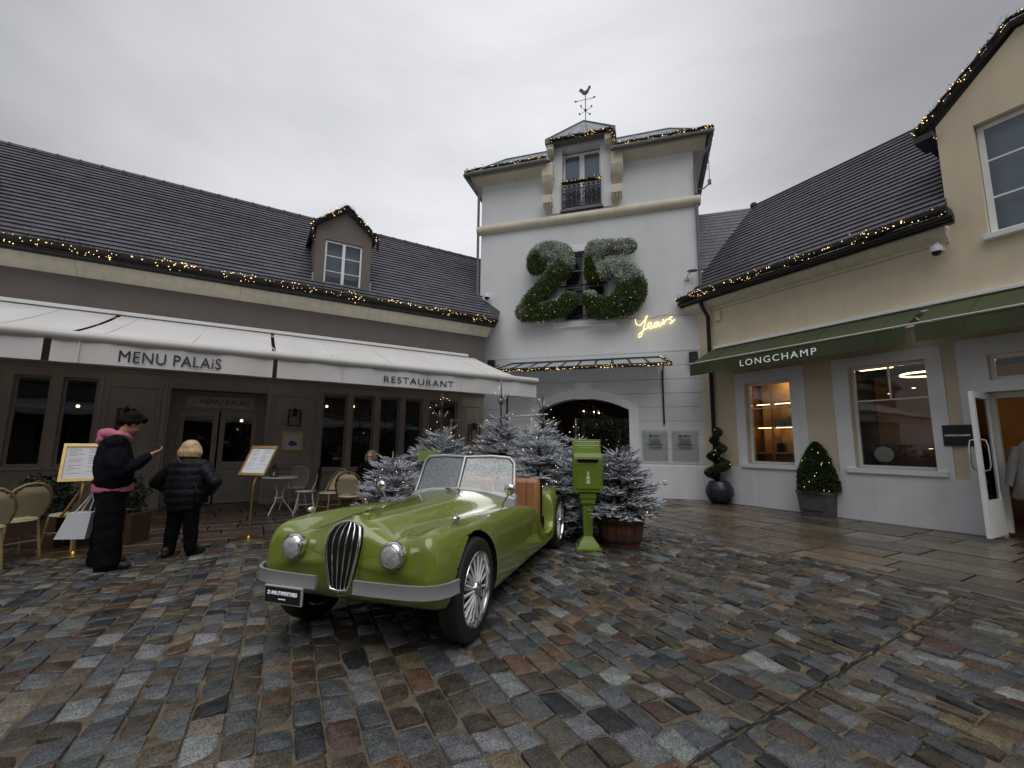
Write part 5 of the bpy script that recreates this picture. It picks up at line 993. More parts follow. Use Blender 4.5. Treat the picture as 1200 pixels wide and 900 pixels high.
# dark foliage in planters behind the left cafe chairs
for i, (x, y, l) in enumerate(((-5.75, 6.6, 'dark leafy shrub in a trough behind the left menu stand'), (-6.55, 6.35, 'dark leafy shrub in a trough behind the wicker chairs'))):
    t = clump('potted_shrub', l, x, y, .38, .3, .32, .62, 2600, 60+i, (.010, .022, .008), 'potted plant'); mb = MB(); mb.box(-.4, .4, -.18, .18, 0, .42); obj('trough', mb, M['darkwood'], t, bevel=.01)

# ================================================================ CAR
car = thing('vintage_roadster', 'light green vintage open roadster with chrome grille and tan seats', 'car', FC)
#      s     w    zb   zm   zs   cf   zf    tv   zv    tb   zbn   zc
ST = [(-.500,.56, .52, .60, .66, .47, .73,  .33, .715, .13, .755, .77),
      (-.485,.66, .43, .57, .70, .53, .80,  .34, .755, .15, .83,  .85),
      (-.44, .73, .37, .56, .74, .58, .845, .345,.775, .165,.872, .893),
      (-.34, .775,.33, .56, .76, .60, .872, .35, .785, .18, .89,  .912),
      (-.15, .79, .29, .55, .77, .61, .885, .36, .785, .20, .90,  .925),
      (.10,  .795,.24, .55, .77, .61, .885, .38, .785, .225,.905, .935),
      (.45,  .795,.20, .50, .76, .615,.875, .41, .785, .27, .91,  .945),
      (.85,  .79, .19, .50, .74, .62, .855, .45, .80,  .34, .912, .955),
      (1.20, .79, .19, .48, .72, .64, .835, .51, .82,  .41, .905, .965),
      (1.48, .79, .19, .46, .70, .665,.81,  .57, .825, .48, .895, .965),
      (1.56, .79, .19, .46, .69, .68, .80,  .60, .80,  .50, .87,  .93),
      (1.60, .79, .19, .46, .68, .69, .79,  .62, .72,  .50, .66,  .66),
      (1.66, .79, .19, .46, .68, .70, .785, .64, .60,  .50, .34,  .32),
      (1.78, .79, .19, .44, .66, .715,.765, .66, .45,  .50, .30,  .28),
      (1.92, .79, .19, .40, .60, .725,.69,  .67, .40,  .50, .30,  .28),
      (2.04, .79, .19, .34, .48, .73, .58,  .67, .38,  .50, .30,  .28),
      (2.16, .79, .19, .30, .38, .735,.46,  .67, .34,  .50, .29,  .28),
      (2.32, .79, .19, .26, .32, .735,.375, .67, .31,  .50, .29,  .28),
      (2.60, .79, .19, .26, .31, .735,.36,  .67, .31,  .50, .29,  .28),
      (2.76, .79, .19, .26, .32, .735,.37,  .67, .31,  .50, .29,  .28),
      (2.795,.79, .19, .40, .60, .70, .70,  .60, .66,  .45, .60,  .60),
      (2.83, .79, .19, .48, .70, .66, .81,  .55, .83,  .40, .88,  .90),
      (3.00, .80, .19, .52, .73, .64, .85,  .48, .85,  .35, .91,  .93),
      (3.30, .805,.20, .52, .73, .63, .855, .46, .84,  .33, .89,  .91),
      (3.65, .79, .21, .50, .69, .60, .80,  .44, .79,  .30, .84,  .86),
      (3.95, .73, .24, .47, .60, .54, .69,  .40, .69,  .26, .74,  .76),
      (4.20, .62, .30, .44, .52, .45, .57,  .34, .58,  .22, .61,  .63),
      (4.33, .45, .36, .42, .47, .34, .49,  .25, .50,  .15, .51,  .52)]
def front_shift(t_, s):
    w_ = max(0, min(1, (.15-s)/.62)); t_ = abs(t_)
    K_ = [(0, -.03), (.30, 0), (.42, .015), (.515, .045), (.60, -.035), (.67, -.055), (.74, -.005), (.80, .13)]
    for (a, fa), (b, fb) in zip(K_[:-1], K_[1:]):
        if t_ <= b: return (fa+(fb-fa)*(t_-a)/(b-a))*w_
    return .13*w_
vs = []; NR = 25
for s, w_, zb, zm, zs, cf, zf, tv, zv, tb_, zbn, zc in ST:
    zs = min(zs, zf-.03); zm = min(zm, zs-.03)
    half = [(0, zb), (w_*.55, zb), (w_-.09, zb+.003), (w_-.015, zb+.035), (w_, zm), (w_-.022, zs), (cf+.062, zf-.022), (cf, zf), (cf-.085, zf-.025 if zf > zv-.02 else (zf+zv)/2), (tv, zv), (tb_, zbn), (tb_*.55, zc-.006), (0, zc)]
    ring = half+[(-a, b) for a, b in half[-2:0:-1]]
    for a, b in ring: vs.append((a, s+front_shift(a, s), b))
NR = 24; fs = []
for i in range(len(ST)-1):
    for k in range(NR): fs.append((i*NR+k, i*NR+(k+1) % NR, (i+1)*NR+(k+1) % NR, (i+1)*NR+k))
def cap(i0, c, flip):
    vs.append(c); ci = len(vs)-1
    for k in range(NR): f = (i0+k, i0+(k+1) % NR, ci); fs.append(f if not flip else f[::-1])
cap(0, (0, -.555, .64), True); cap((len(ST)-1)*NR, (0, 4.37, .44), False)
me = bpy.data.meshes.new('body'); me.from_pydata(vs, [], fs); me.update()
bm = bmesh.new(); bm.from_mesh(me); bmesh.ops.recalc_face_normals(bm, faces=bm.faces); bm.to_mesh(me); bm.free()
tmp = bpy.data.objects.new('body_tmp', me); COL.objects.link(tmp); sm = tmp.modifiers.new('s', 'SUBSURF'); sm.levels = 2; sm.render_levels = 2
cut = MB(); RA = .415
for y in (.07, 3.27):
    for sg in (-1, 1): cut.lathe([(RA, sg*.50 if sg > 0 else -1.1), (RA, 1.1 if sg > 0 else -.50)], (0, y, .375), 56, 'x')
cm_ = cut.mesh('cutter'); bm = bmesh.new(); bm.from_mesh(cm_); bmesh.ops.recalc_face_normals(bm, faces=bm.faces); bm.to_mesh(cm_); bm.free()
co = bpy.data.objects.new('cutter', cm_); COL.objects.link(co); bo = tmp.modifiers.new('b', 'BOOLEAN'); bo.operation = 'DIFFERENCE'; bo.object = co; bo.solver = 'EXACT'
bpy.context.view_layer.update(); me = bpy.data.meshes.new_from_object(tmp.evaluated_get(bpy.context.evaluated_depsgraph_get())); bpy.data.objects.remove(tmp); bpy.data.objects.remove(co)
me.materials.clear(); me.materials.append(M['car']); me.materials.append(M['carin'])
for p in me.polygons:
    c = p.center
    for y in (.07, 3.27):
        dd = hypot(c.y-y, c.z-.375)
        if dd < RA+.004 and abs(c.x) < .79 and (abs(abs(c.x)-.50) < .004 or abs(dd-RA) < .006): p.material_index = 1
    if 1.61 < c.y < 2.78 and abs(c.x) < .655 and c.z < .72 and p.normal.z > -.2: p.material_index = 1
me.name = 'body'; body = obj('body', me, M['car'], car, smooth=38)
# car paint: fine water beads
t_ = M['car'].node_tree; b_ = t_.nodes['Principled BSDF']; tc_ = t_.nodes.new('ShaderNodeTexCoord'); vo = t_.nodes.new('ShaderNodeTexNoise'); vo.inputs['Scale'].default_value = 85; t_.links.new(tc_.outputs['Object'], vo.inputs[0]); rr_ = t_.nodes.new('ShaderNodeMapRange'); rr_.inputs[1].default_value = .60; rr_.inputs[2].default_value = .70; t_.links.new(vo.outputs[0], rr_.inputs[0]); bp_ = t_.nodes.new('ShaderNodeBump'); bp_.inputs['Strength'].default_value = .22; bp_.inputs['Distance'].default_value = .004; t_.links.new(rr_.outputs[0], bp_.inputs['Height']); t_.links.new(bp_.outputs[0], b_.inputs['Coat Normal'])
def wheel(x, y, sg):
    mb = MB(); c = (x, y, .37)
    mb.lathe([(.262, -.075*sg), (.33, -.085*sg), (.362, -.07*sg), (.37, -.04*sg), (.371, 0), (.37, .04*sg), (.362, .07*sg), (.33, .085*sg), (.262, .078*sg), (.258, 0), (.262, -.075*sg)], c, 44, 'x', caps=False); w_ = obj('tyre', mb, M['rubber'], car, smooth=40)
    mb = MB(); mb.lathe([(.264, -.07*sg), (.228, -.06*sg), (.228, .045*sg), (.246, .055*sg), (.250, .075*sg), (.266, .084*sg), (.270, .078*sg)], c, 44, 'x', caps=False); obj('rim', mb, M['chrome'], w_, smooth=40)
    mb = MB()
    for k in range(34):
        a = 2*pi*k/34; d = .09*(1 if k % 2 else -1); mb.tube([(x+.07*sg, y+cos(a+d)*.05, .37+sin(a+d)*.05), (x+(.05 if k % 2 else .015)*sg, y+cos(a)*.232, .37+sin(a)*.232)], .0098, 4)
    obj('spokes', mb, M['spoke'], w_, kind='stuff')
    mb = MB(); mb.lathe([(.075, -.03*sg), (.075, .03*sg), (.062, .06*sg), (.055, .085*sg), (.03, .10*sg), (.0, .105*sg)], c, 20, 'x'); mb.box(x+.08*sg-.02, x+.08*sg+.02, y-.012, y+.012, .31, .43); obj('hub', mb, M['chrome'], w_, smooth=40)
    mb = MB(); mb.lathe([(.0, -.02*sg), (.15, -.02*sg), (.15, -.06*sg), (.25, -.062*sg), (.25, -.072*sg), (0, -.072*sg)], c, 24, 'x'); obj('brake_drum', mb, M['carin'], w_)
mb = MB(); mb.box(-.62, .62, .62, 2.75, .15, .24); mb.box(-.40, .40, .45, 3.9, .17, .25); mb.box(-.48, .48, .03, .11, .33, .40); mb.box(-.48, .48, 3.23, 3.31, .33, .40); obj('shade_underbody', mb, M['carin'], car)  # black underbody boxes added to deepen the shade below the car, plus axles
for y in (.07, 3.27): wheel(.695, y, 1); wheel(-.695, y, -1)
# radiator grille
def ny(z): return -.565 if z < .62 else -.565+.55*(z-.62)**2+2.4*max(0, z-.78)**2
GX = .03
GO = [(0, .905), (.06, .90), (.102, .872), (.126, .82), (.130, .75), (.118, .67), (.100, .59), (.083, .515), (.068, .474), (0, .466)]
ring = GO+[(-a, b) for a, b in GO[-2:0:-1]]
def shx(o):
    o.location.x = GX; return o
mb = MB(); mb.tube([(a, ny(b)-.012, b) for a, b in ring], .0105, 8, closed=True); gf = shx(obj('grille_frame', mb, M['chrome'], car, smooth=60))
mb = MB(); n = len(ring); vs_ = [(a*.98, ny(b)+.004, b) for a, b in ring]+[(a*.98, ny(b)+.13, b) for a, b in ring]; lv = MB()
rows = [.472+.43*i/12 for i in range(13)]
def gw(z):
    for (a, b), (c, d) in zip(GO[:-1], GO[1:]):
        if d <= z <= b: return a+(c-a)*(b-z)/(b-d) if b > d else a
    return .0
vs_ = []
for z in rows: g = gw(z)*.97; vs_ += [(-g, ny(z)-.004, z), (g, ny(z)-.004, z), (g, ny(z)+.14, z), (-g, ny(z)+.14, z)]
fs_ = [(3, 2, 1, 0), (48, 49, 50, 51)]+[(i*4+j, i*4+(j+1) % 4, i*4+4+(j+1) % 4, i*4+4+j) for i in range(12) for j in range(4)]
mb.add(vs_, fs_); obj('grille_opening', mb, M['carin'], gf)
for f in (-.6, -.2, .2, .6):
    mb = MB(); mb.tube([(gw(z)*f*1.0, ny(z)-.010-.004*(1-abs(f)), z) for z in [.474+.425*i/14 for i in range(15)]], .0052, 6); obj('grille_bar', mb, M['chrome'], gf, smooth=60)
# nose shell that carries the grille
mb = MB(); vs_ = []
Z_ = [.43+.51*i/14 for i in range(15)]
for z in Z_:
    g = max(.03, (gw(min(.905, max(.475, z)))+.04) if z > .46 else .07); 
    if z > .905: g = .06
    for k in range(9): a = -1+2*k/8; vs_.append((g*1.25*a, ny(min(z, .93))+.002+.11*abs(a)**2.4, z))
fs_ = [(i*9+k, i*9+k+1, (i+1)*9+k+1, (i+1)*9+k) for i in range(14) for k in range(8)]; b0 = len(vs_)
mb.add(vs_, fs_); vb = [(v[0], v[1]+.12, v[2]) for v in vs_]; mb.add(vb, [tuple(reversed(f)) for f in fs_]); shx(obj('nose', mb, M['car'], car, smooth=60))
# headlamps
for sg in (-1, 1):
    x = sg*.405; mb = MB(); mb.ball((x, -.36, .715), (.095, .20, .095), 20, 12); hl = obj('headlamp', mb, M['car'], car, smooth=80)
    mb = MB(); mb.lathe([(.084, -.50), (.090, -.53), (.088, -.558), (.074, -.572), (.071, -.56)], (x, 0, .715), 28, 'y'); obj('bezel', mb, M['chrome'], hl, smooth=60)
    mb = MB(); mb.lathe([(0, -.590), (.03, -.588), (.055, -.580), (.073, -.565)], (x, 0, .715), 24, 'y'); obj('lens', mb, mat('lamp_lens', (.50, .51, .50), .12, metal=.35, var=.25, scale=30, bump=.3, bscale=90), hl, smooth=80)
    mb = MB(); mb.ball((sg*.655, -.10, .90), (.028, .045, .024), 10, 6); mb.tube([(sg*.655, -.09, .86), (sg*.655, -.09, .89)], .012, 6); obj('side_lamp', mb, M['chrome'], car, smooth=60)
# bumpers: flat bars wrapping the corners
def ribbon(pts, z0, z1, th):
    mb = MB(); P_ = [Vector((p[0], p[1])) for p in pts]; vs = []
    for i, p in enumerate(P_):
        t_ = (P_[min(i+1, len(P_)-1)]-P_[max(i-1, 0)]).normalized(); n_ = Vector((-t_.y, t_.x))*th/2
        vs += [(p.x+n_.x, p.y+n_.y, z0), (p.x+n_.x*1.6, p.y+n_.y*1.6, (z0+z1)/2), (p.x+n_.x, p.y+n_.y, z1), (p.x-n_.x, p.y-n_.y, z1), (p.x-n_.x*.3, p.y-n_.y*.3, (z0+z1)/2), (p.x-n_.x, p.y-n_.y, z0)]
    n = len(P_); mb.add(vs, [tuple(range(6)), tuple(range(n*6-1, n*6-7, -1))]+[(i*6+(j+1) % 6, i*6+j, i*6+6+j, i*6+6+(j+1) % 6) for i in range(n-1) for j in range(6)]); return mb
bp = [(.175, -.62), (.30, -.62), (.45, -.615), (.58, -.605), (.68, -.58), (.745, -.53), (.79, -.455), (.81, -.36)]
obj('bumper', ribbon(bp, .475, .56, .022), M['bumper'], car, smooth=30); obj('bumper', ribbon([(-a+.05, b) for a, b in reversed(bp)], .475, .56, .022), M['bumper'], car, smooth=30)
npl = MB(); npl.box(-.53, -.21, -.642, -.625, .355, .475); pl = obj('number_plate', npl, M['silver'], car, bevel=.004); mb = MB(); mb.box(-.52, -.22, -.646, -.6425, .365, .465); obj('plate_face', mb, M['letter_black'], pl)
text("25 ANS D'AVENTURES", .035, M['letter_white_glow'], pl, (-.37, -.648, .428), width=.25, xs=1); mb = MB(); mb.box(-.40, -.34, -.6475, -.6465, .388, .394); obj('plate_rule', mb, M['letter_white_glow'], pl)
# windscreen
def wsx(sg): return [(.03, 1.30, .970), (.03, 1.50, 1.305), (sg*.30+.03, 1.555, 1.315), (sg*.50+.03, 1.60, 1.30), (sg*.555+.03, 1.60, 1.24), (sg*.60+.03, 1.46, .90), (sg*.32+.03, 1.36, .945)]
mb = MB()
for sg in (-1, 1): mb.tube(wsx(sg), .019, 8, closed=True)
wf = obj('windscreen_frame', mb, M['silver'], car, smooth=60)
for sg in (-1, 1):
    q = wsx(sg); c = sum((Vector(p) for p in q), Vector())/len(q); qq = [Vector(p)+(c-Vector(p))*.055 for p in q]; mb = MB(); mb.tube(qq, .009, 6, closed=True); obj('seal', mb, M['rubber'], wf, smooth=60)
    mb = MB(); n = len(qq); mb.add([tuple(p) for p in qq]+[tuple(c)]+[(p.x, p.y+.005, p.z) for p in qq]+[(c.x, c.y+.005, c.z)], [(i, (i+1) % n, n) for i in range(n)]+[(n+1+(i+1) % n, n+1+i, 2*n+1) for i in range(n)]); obj('pane', mb, M['glass_wet'], wf, smooth=180)
    mb = MB(); mb.add([(.03, 1.245, .975), (sg*.33+.03, 1.30, .945), (sg*.62+.03, 1.40, .870), (sg*.62+.03, 1.50, .905), (sg*.33+.03, 1.39, .968), (.03, 1.34, .995)]+[(.03, 1.245, .90), (sg*.33+.03, 1.30, .87), (sg*.62+.03, 1.40, .78), (sg*.62+.03, 1.50, .80), (sg*.33+.03, 1.39, .87), (.03, 1.34, .90)], [(0,1,2,3,4,5),(0,6,7,1),(1,7,8,2),(2,8,9,3),(3,9,10,4),(4,10,11,5),(11,10,9,8,7,6),(5,11,6,0)]); obj('cowl', mb, M['silver'], wf, smooth=30)
    mb = MB(); x = .03+sg*.05; mb.tube([(x, 1.24, .972), (x+sg*.02, 1.15, .985), (x+.10, 1.02, .972)], .005, 5); mb.tube([(x+.02, 1.13, .976), (x+.16, .97, .964)], .004, 4); obj('wiper', mb, M['black'], car)
    mx = .66 if sg > 0 else -.64; my = 1.12 if sg > 0 else .92; mb = MB(); mb.tube([(mx-sg*.05, my, .815+.03*(sg < 0)), (mx-sg*.045, my, .86), (mx+sg*.02, my, .965)], .009, 6); mi = obj('mirror_stalk', mb, M['chrome'], car, smooth=60); mb = MB(); mb.ball((mx+sg*.03, my-.01, 1.005), (.060, .036, .060), 16, 9); obj('mirror_shell', mb, M['chrome'], mi, smooth=80)
# seats, cockpit trim
for a, b_ in ((-.60, -.005), (.005, .61)):
    mb = MB(); mb.box(a, b_, 2.60, 2.77, .32, 1.0); obj('seat_back', mb, M['tan'], car, bevel=.055, smooth=40)
    mb = MB(); mb.box(a, b_, 2.05, 2.62, .30, .46); obj('seat_cushion', mb, M['tan'], car, bevel=.05, smooth=40)
mb = MB()
for x in (-.45, -.30, -.15, .15, .30, .45): mb.tube([(x, 2.597, .5), (x, 2.594, .93), (x, 2.61, .985)], .004, 4)
obj('seat_piping', mb, mat('piping_leather', (.22, .08, .025), .5), car)
mb = MB(); mb.box(-.58, .60, 1.56, 1.62, .66, .86); obj('dashboard', mb, M['tan'], car, bevel=.02)
mb = MB(); mb.box(-.62, .62, 2.775, 2.79, .3, .99); obj('bulkhead', mb, M['carin'], car)

# ================================================================ POST BOX
pb = thing('post_box', 'lime green pedestal letter box with a sloping notice panel on top', 'letter box', FW, (1.10, 6.49, 0), rz=radians(-4))
mb = MB(); vs = []
for w_, z in ((.175, 0), (.175, .035), (.15, .05), (.125, .10), (.085, .15), (.07, .17), (.062, .19)): vs.append((w_, z))
def sq(mb, prof, d=1.0):
    V = []
    for w_, z in prof: V += [(-w_, -w_*d, z), (w_, -w_*d, z), (w_, w_*d, z), (-w_, w_*d, z)]
    n = len(prof); mb.add(V, [(3, 2, 1, 0), tuple(range(4*n-4, 4*n))]+[(i*4+j, i*4+(j+1) % 4, i*4+4+(j+1) % 4, i*4+4+j) for i in range(n-1) for j in range(4)]); return mb
obj('foot', sq(MB(), vs), M['postgreen'], pb, bevel=.006); obj('column', sq(MB(), [(.062, .19), (.075, .60), (.10, .64), (.10, .68), (.115, .72), (.115, .78)]), M['postgreen'], pb, bevel=.006)
mb = MB(); mb.box(-.205, .205, -.14, .16, .79, 1.27); mb.prism([(-.14, 1.27), (.16, 1.27), (.16, 1.36), (-.10, 1.34)], -.205, .205, 'x'); bx = obj('box', mb, M['postgreen'], pb, bevel=.012)
mb = MB(); mb.box(-.165, .165, -.155, -.141, .84, 1.20); obj('door', mb, M['postgreen'], bx, bevel=.006)
mb = MB(); mb.box(-.14, .14, -.150, -.138, 1.215, 1.245); mb.box(-.15, .15, -.20, -.14, 1.246, 1.258); obj('slot', mb, M['letter_black'], bx)
mb = MB(); mb.lathe([(.0, -.160), (.012, -.160), (.012, -.155)], (-.12, 0, 1.08), 10, 'y'); obj('lock', mb, M['brass'], bx)
mb = MB(); mb.box(-.21, .195, -.03, -.012, 1.34, 1.535); pn = obj('notice_panel', mb, mat('lime_panel', (.19, .29, .05), .45, var=.06), pb, bevel=.004)
lw = mat('pale_print', (.55, .65, .4), .6, var=0)
mb = MB(); rd = random.Random(2)
for z, wd, h in ((1.505, .34, .012), (1.480, .24, .008), (1.450, .34, .014), (1.415, .22, .009)):
    x = -wd/2
    while x < wd/2: w_ = rd.uniform(.008, .022); mb.box(x, min(wd/2, x+w_), -.0312, -.0302, z-h/2, z+h/2); x += w_+.004
obj('print', mb, lw, pn, kind='stuff')
mb = MB()
for z, w_, h in ((1.06, .018, .05), (1.00, .03, .05), (.94, .03, .05)): mb.add([(-w_, -.1565, z-h/2), (w_, -.1565, z-h/2), (w_*.6, -.1565, z+h/2), (-w_*.6, -.1565, z+h/2)], [(0, 1, 2, 3)])
obj('emblem', mb, lw, bx)
t = thing('green_placard', 'small lime green placard sticking out of the fir behind the bonnet', 'placard', FW, (-1.45, 7.6, 1.16)); mb = MB(); mb.box(-.15, .15, -.01, .01, 0, .17); mb.v = [(p[0]+p[2]*.2, p[1]+p[2]*.25, p[2]) for p in mb.v]; obj('panel', mb, M['postgreen'], t); mb = MB(); mb.tube([(0, .01, 0), (.02, .1, -1.15)], .008, 5); obj('stake', mb, M['black'], t)
# ================================================================ PEOPLE
def remesh(name, mb, m, parent, vox=.009, smooth_it=4, disp=0, dscale=9, label=None):
    me = mb.mesh(name); bm = bmesh.new(); bm.from_mesh(me); bmesh.ops.recalc_face_normals(bm, faces=bm.faces); bm.to_mesh(me); bm.free()
    o = bpy.data.objects.new('tmp', me); COL.objects.link(o); r = o.modifiers.new('r', 'REMESH'); r.mode = 'VOXEL'; r.voxel_size = vox; s = o.modifiers.new('s', 'SMOOTH'); s.factor = .5; s.iterations = smooth_it
    bpy.context.view_layer.update(); me2 = bpy.data.meshes.new_from_object(o.evaluated_get(bpy.context.evaluated_depsgraph_get())); bpy.data.objects.remove(o)
    me2.name = name
    if disp:
        from mathutils import noise
        for v in me2.vertices:
            n_ = noise.noise(v.co*dscale)+.5*noise.noise(v.co*dscale*2.3); v.co += v.normal*n_*disp
    me2.materials.clear(); me2.materials.append(m); me2.shade_smooth()
    return obj(name, me2, m, parent, label=label)
def limb(mb, pts, n=10):
    mb.tube([p[:3] for p in pts], [p[3] for p in pts], n)
    for p in pts: mb.ball(p[:3], p[3], n, 6)
def head(mb, c, yaw, pitch=0, s=1.0):
    """egg-shaped skull with jaw, nose, brow and ears; looks along local +y turned by yaw"""
    R = Matrix.Rotation(yaw, 3, 'Z') @ Matrix.Rotation(pitch, 3, 'X'); c = Vector(c)
    def P(x, y, z): return tuple(c+R@(Vector((x, y, z))*s))
    def blob(x, y, z, rx, ry, rz_):
        b = MB(); b.ball((0, 0, 0), (rx*s, ry*s, rz_*s), 12, 8); mb.add([tuple(Vector(P(x, y, z))+R@Vector(v)) for v in b.v], b.f)
    blob(0, -.01, .02, .074, .092, .10); blob(0, .03, -.045, .056, .062, .062); blob(0, .05, -.085, .030, .034, .024); blob(0, .085, -.02, .013, .022, .022); blob(0, .096, -.032, .015, .014, .011)
    blob(0, .07, .022, .05, .02, .012); blob(0, .078, -.062, .022, .012, .008)
    for sx in (-1, 1): blob(sx*.075, -.005, -.01, .010, .020, .030); blob(sx*.030, .066, -.012, .016, .014, .012)
    return P
def hand(mb, w, d, palmn, curl=.5, s=1.0, thumb=1):
    """palm and five separate curled fingers; w wrist, d pointing direction, palmn palm normal"""
    w = Vector(w); d = Vector(d).normalized(); n = Vector(palmn); n = (n-d*n.dot(d)).normalized(); sd_ = d.cross(n)
    c0 = w+d*.045*s
    for k in (-1, 0, 1): limb(mb, [(*(w+sd_*k*.012*s), .016*s), (*(c0+sd_*k*.022*s), .015*s), (*(w+d*.085*s+sd_*k*.024*s), .012*s)], 8)
    for k, ln in enumerate((.072, .082, .076, .060)):
        off = (k-1.5)*.0215*s; p0 = w+d*.088*s+sd_*off; a1 = d*cos(curl*.6)+n*sin(curl*.6); a2 = d*cos(curl*1.5)+n*sin(curl*1.5); a3 = d*cos(curl*2.3)+n*sin(curl*2.3)
        p1 = p0+a1*ln*.42*s; p2 = p1+a2*ln*.33*s; p3 = p2+a3*ln*.25*s; limb(mb, [(*p0, .0098*s), (*p1, .0090*s), (*p2, .0082*s), (*p3, .0070*s)], 7)
    t0 = w+d*.025*s-sd_*thumb*.026*s; t1 = t0+(d*.6-sd_*thumb*.7+n*.35).normalized()*.042*s; t2 = t1+(d*.9-sd_*thumb*.15+n*.5).normalized()*.034*s; limb(mb, [(*t0, .013*s), (*t1, .011*s), (*t2, .0088*s)], 7)
def shoe(mb, x, y, yaw, L=.27):
    c, s_ = cos(yaw), sin(yaw); f = lambda a, b: (x+a*c-b*s_, y+a*s_+b*c)
    limb(mb, [(*f(0, -.05), .05, .045), (*f(0, .03), .055, .045), (*f(0, L*.55), .04, .042), (*f(0, L*.62), .036, .036)], 10); limb(mb, [(*f(0, -.04), .09, .05), (*f(0, .02), .08, .05)], 10)

# --- man looking at his phone
mn = thing('person', 'tall man in dark jacket over pink hoodie looking down at a phone', 'person', FW, (-4.66, 5.28, 0), radians(-50))
mb = MB(); P_ = head(mb, (.0, .10, 1.655), .18, -.55, 1.06); limb(mb, [(0, .0, 1.42, .07), (0, .03, 1.55, .055), (0, .06, 1.62, .055)])
limb(mb, [(0, 0, .95, .12), (0, -.01, 1.15, .12), (0, -.01, 1.36, .13)]); limb(mb, [(-.10, 0, .92, .08), (-.11, 0, .5, .06), (-.11, -.02, .1, .045)]); limb(mb, [(.10, 0, .92, .08), (.11, .02, .5, .06), (.11, 0, .1, .045)])
limb(mb, [(.19, 0, 1.42, .055), (.29, .02, 1.14, .045), (.24, .22, 1.22, .032), (.20, .31, 1.29, .026)]); limb(mb, [(-.19, 0, 1.42, .055), (-.26, -.06, 1.13, .045), (-.24, -.02, .86, .032)])
hand(mb, (.20, .31, 1.29), (-.25, .9, .4), (-.6, -.1, .8), .75, 1.0, 1); hand(mb, (-.24, -.02, .85), (0, .05, -1), (1, 0, 0), 1.0, 1.0, -1)
remesh('body', mb, M['skin'], mn, .0075, 2)
mb = MB()     # jacket
limb(mb, [(-.08, 0, 1.02, .18), (-.08, -.02, 1.2, .19), (-.09, -.03, 1.36, .155)], 14); limb(mb, [(.09, 0, 1.02, .18), (.09, -.02, 1.2, .185), (.09, -.03, 1.36, .15)], 14)
limb(mb, [(-.23, -.01, 1.42, .095), (0, -.02, 1.46, .10), (.23, -.01, 1.42, .095)], 12)
limb(mb, [(.20, 0, 1.41, .085), (.31, .02, 1.20, .095), (.31, .05, 1.10, .090), (.26, .19, 1.19, .072), (.215, .27, 1.26, .056)], 12); limb(mb, [(-.20, 0, 1.41, .085), (-.33, -.05, 1.18, .092), (-.31, -.04, .93, .065)], 12)
mb.tube([(cos(a)*.235, sin(a)*.175, .975) for a in [2*pi*i/20 for i in range(20)]], .028, 8, closed=True)
remesh('jacket', mb, M['navy'], mn, .014, 4, .012, 9)
mb = MB(); mb.lathe([(.215, .86), (.222, .88), (.222, .97), (.21, .98)], n=24, sy=.86); limb(mb, [(0, 0, .90, .15), (0, 0, .96, .15)], 14); remesh('hoodie_hem', mb, M['pink'], mn, .012, 3, .004, 20)
mb = MB(); limb(mb, [(-.13, -.0, 1.50, .055), (-.10, -.10, 1.53, .062), (0, -.135, 1.52, .070), (.10, -.10, 1.53, .062), (.13, 0, 1.50, .055)], 12); limb(mb, [(-.06, -.12, 1.46, .05), (0, -.16, 1.44, .05), (.06, -.12, 1.46, .05)], 12); limb(mb, [(-.10, .06, 1.50, .04), (0, .09, 1.47, .04), (.10, .06, 1.50, .04)], 10); remesh('hood', mb, M['pink'], mn, .012, 3, .010, 18)
mb = MB(); limb(mb, [(0, 0, .93, .155), (0, -.01, .84, .155)], 14)
for sx, yk in ((-1, -.03), (1, .03)): limb(mb, [(sx*.10, 0, .86, .135), (sx*.13, yk*.5, .5, .125), (sx*.145, yk, .22, .125), (sx*.15, yk, .075, .125)], 14)
remesh('trousers', mb, M['blackcloth'], mn, .014, 4, .014, 7)
mb = MB(); shoe(mb, -.15, .0, .15); remesh('shoe', mb, M['rubber'], mn, .012, 2); mb = MB(); shoe(mb, .15, .05, -.15); remesh('shoe', mb, M['rubber'], mn, .012, 2)
mb = MB(); mb.ball(P_(0, -.03, .050), (.094, .108, .088), 14, 9); 
for q, r_ in (((0, -.085, -.02), .064), ((-.055, -.045, -.005), .048), ((.062, -.035, -.005), .046), ((.072, .015, .03), .036), ((0, .06, .085), .045), ((-.04, .045, .08), .04), ((.045, .045, .08), .04)): mb.ball(P_(*q), r_, 10, 7)
remesh('hair', mb, M['darkhair'], mn, .010, 3, .006, 22)
mb = MB()
for sx in (-1, 1): mb.ball(P_(sx*.030, .081, -.010), .0085, 8, 6)
obj('eyes', mb, M['black'], mn, kind='stuff')
p = mn.matrix_world
t = thing('mobile_phone', 'small dark mobile phone held up by the man in pink hoodie', 'phone', FW, (0, 0, 0)); Rm = Matrix.Rotation(radians(-50), 3, 'Z'); q = Rm@Vector((.16, .40, 1.36)); t.location = (q.x-4.66, q.y+5.28, q.z); t.rotation_euler = (radians(55), 0, radians(-50)); mb = MB(); mb.box(-.037, .037, -.005, .005, -.075, .075); obj('case', mb, M['black'], t, bevel=.004); mb = MB(); mb.box(-.033, .033, -.0062, -.0052, -.07, .07); obj('screen', mb, mat('phone_screen', (.05, .06, .08), .1), t)
t = thing('shopping_bag', 'pale grey paper carrier bag hanging from the man in the pink hoodie', 'bag', FW, (-4.99, 5.22, .34), rz=radians(8)); mb = MB()
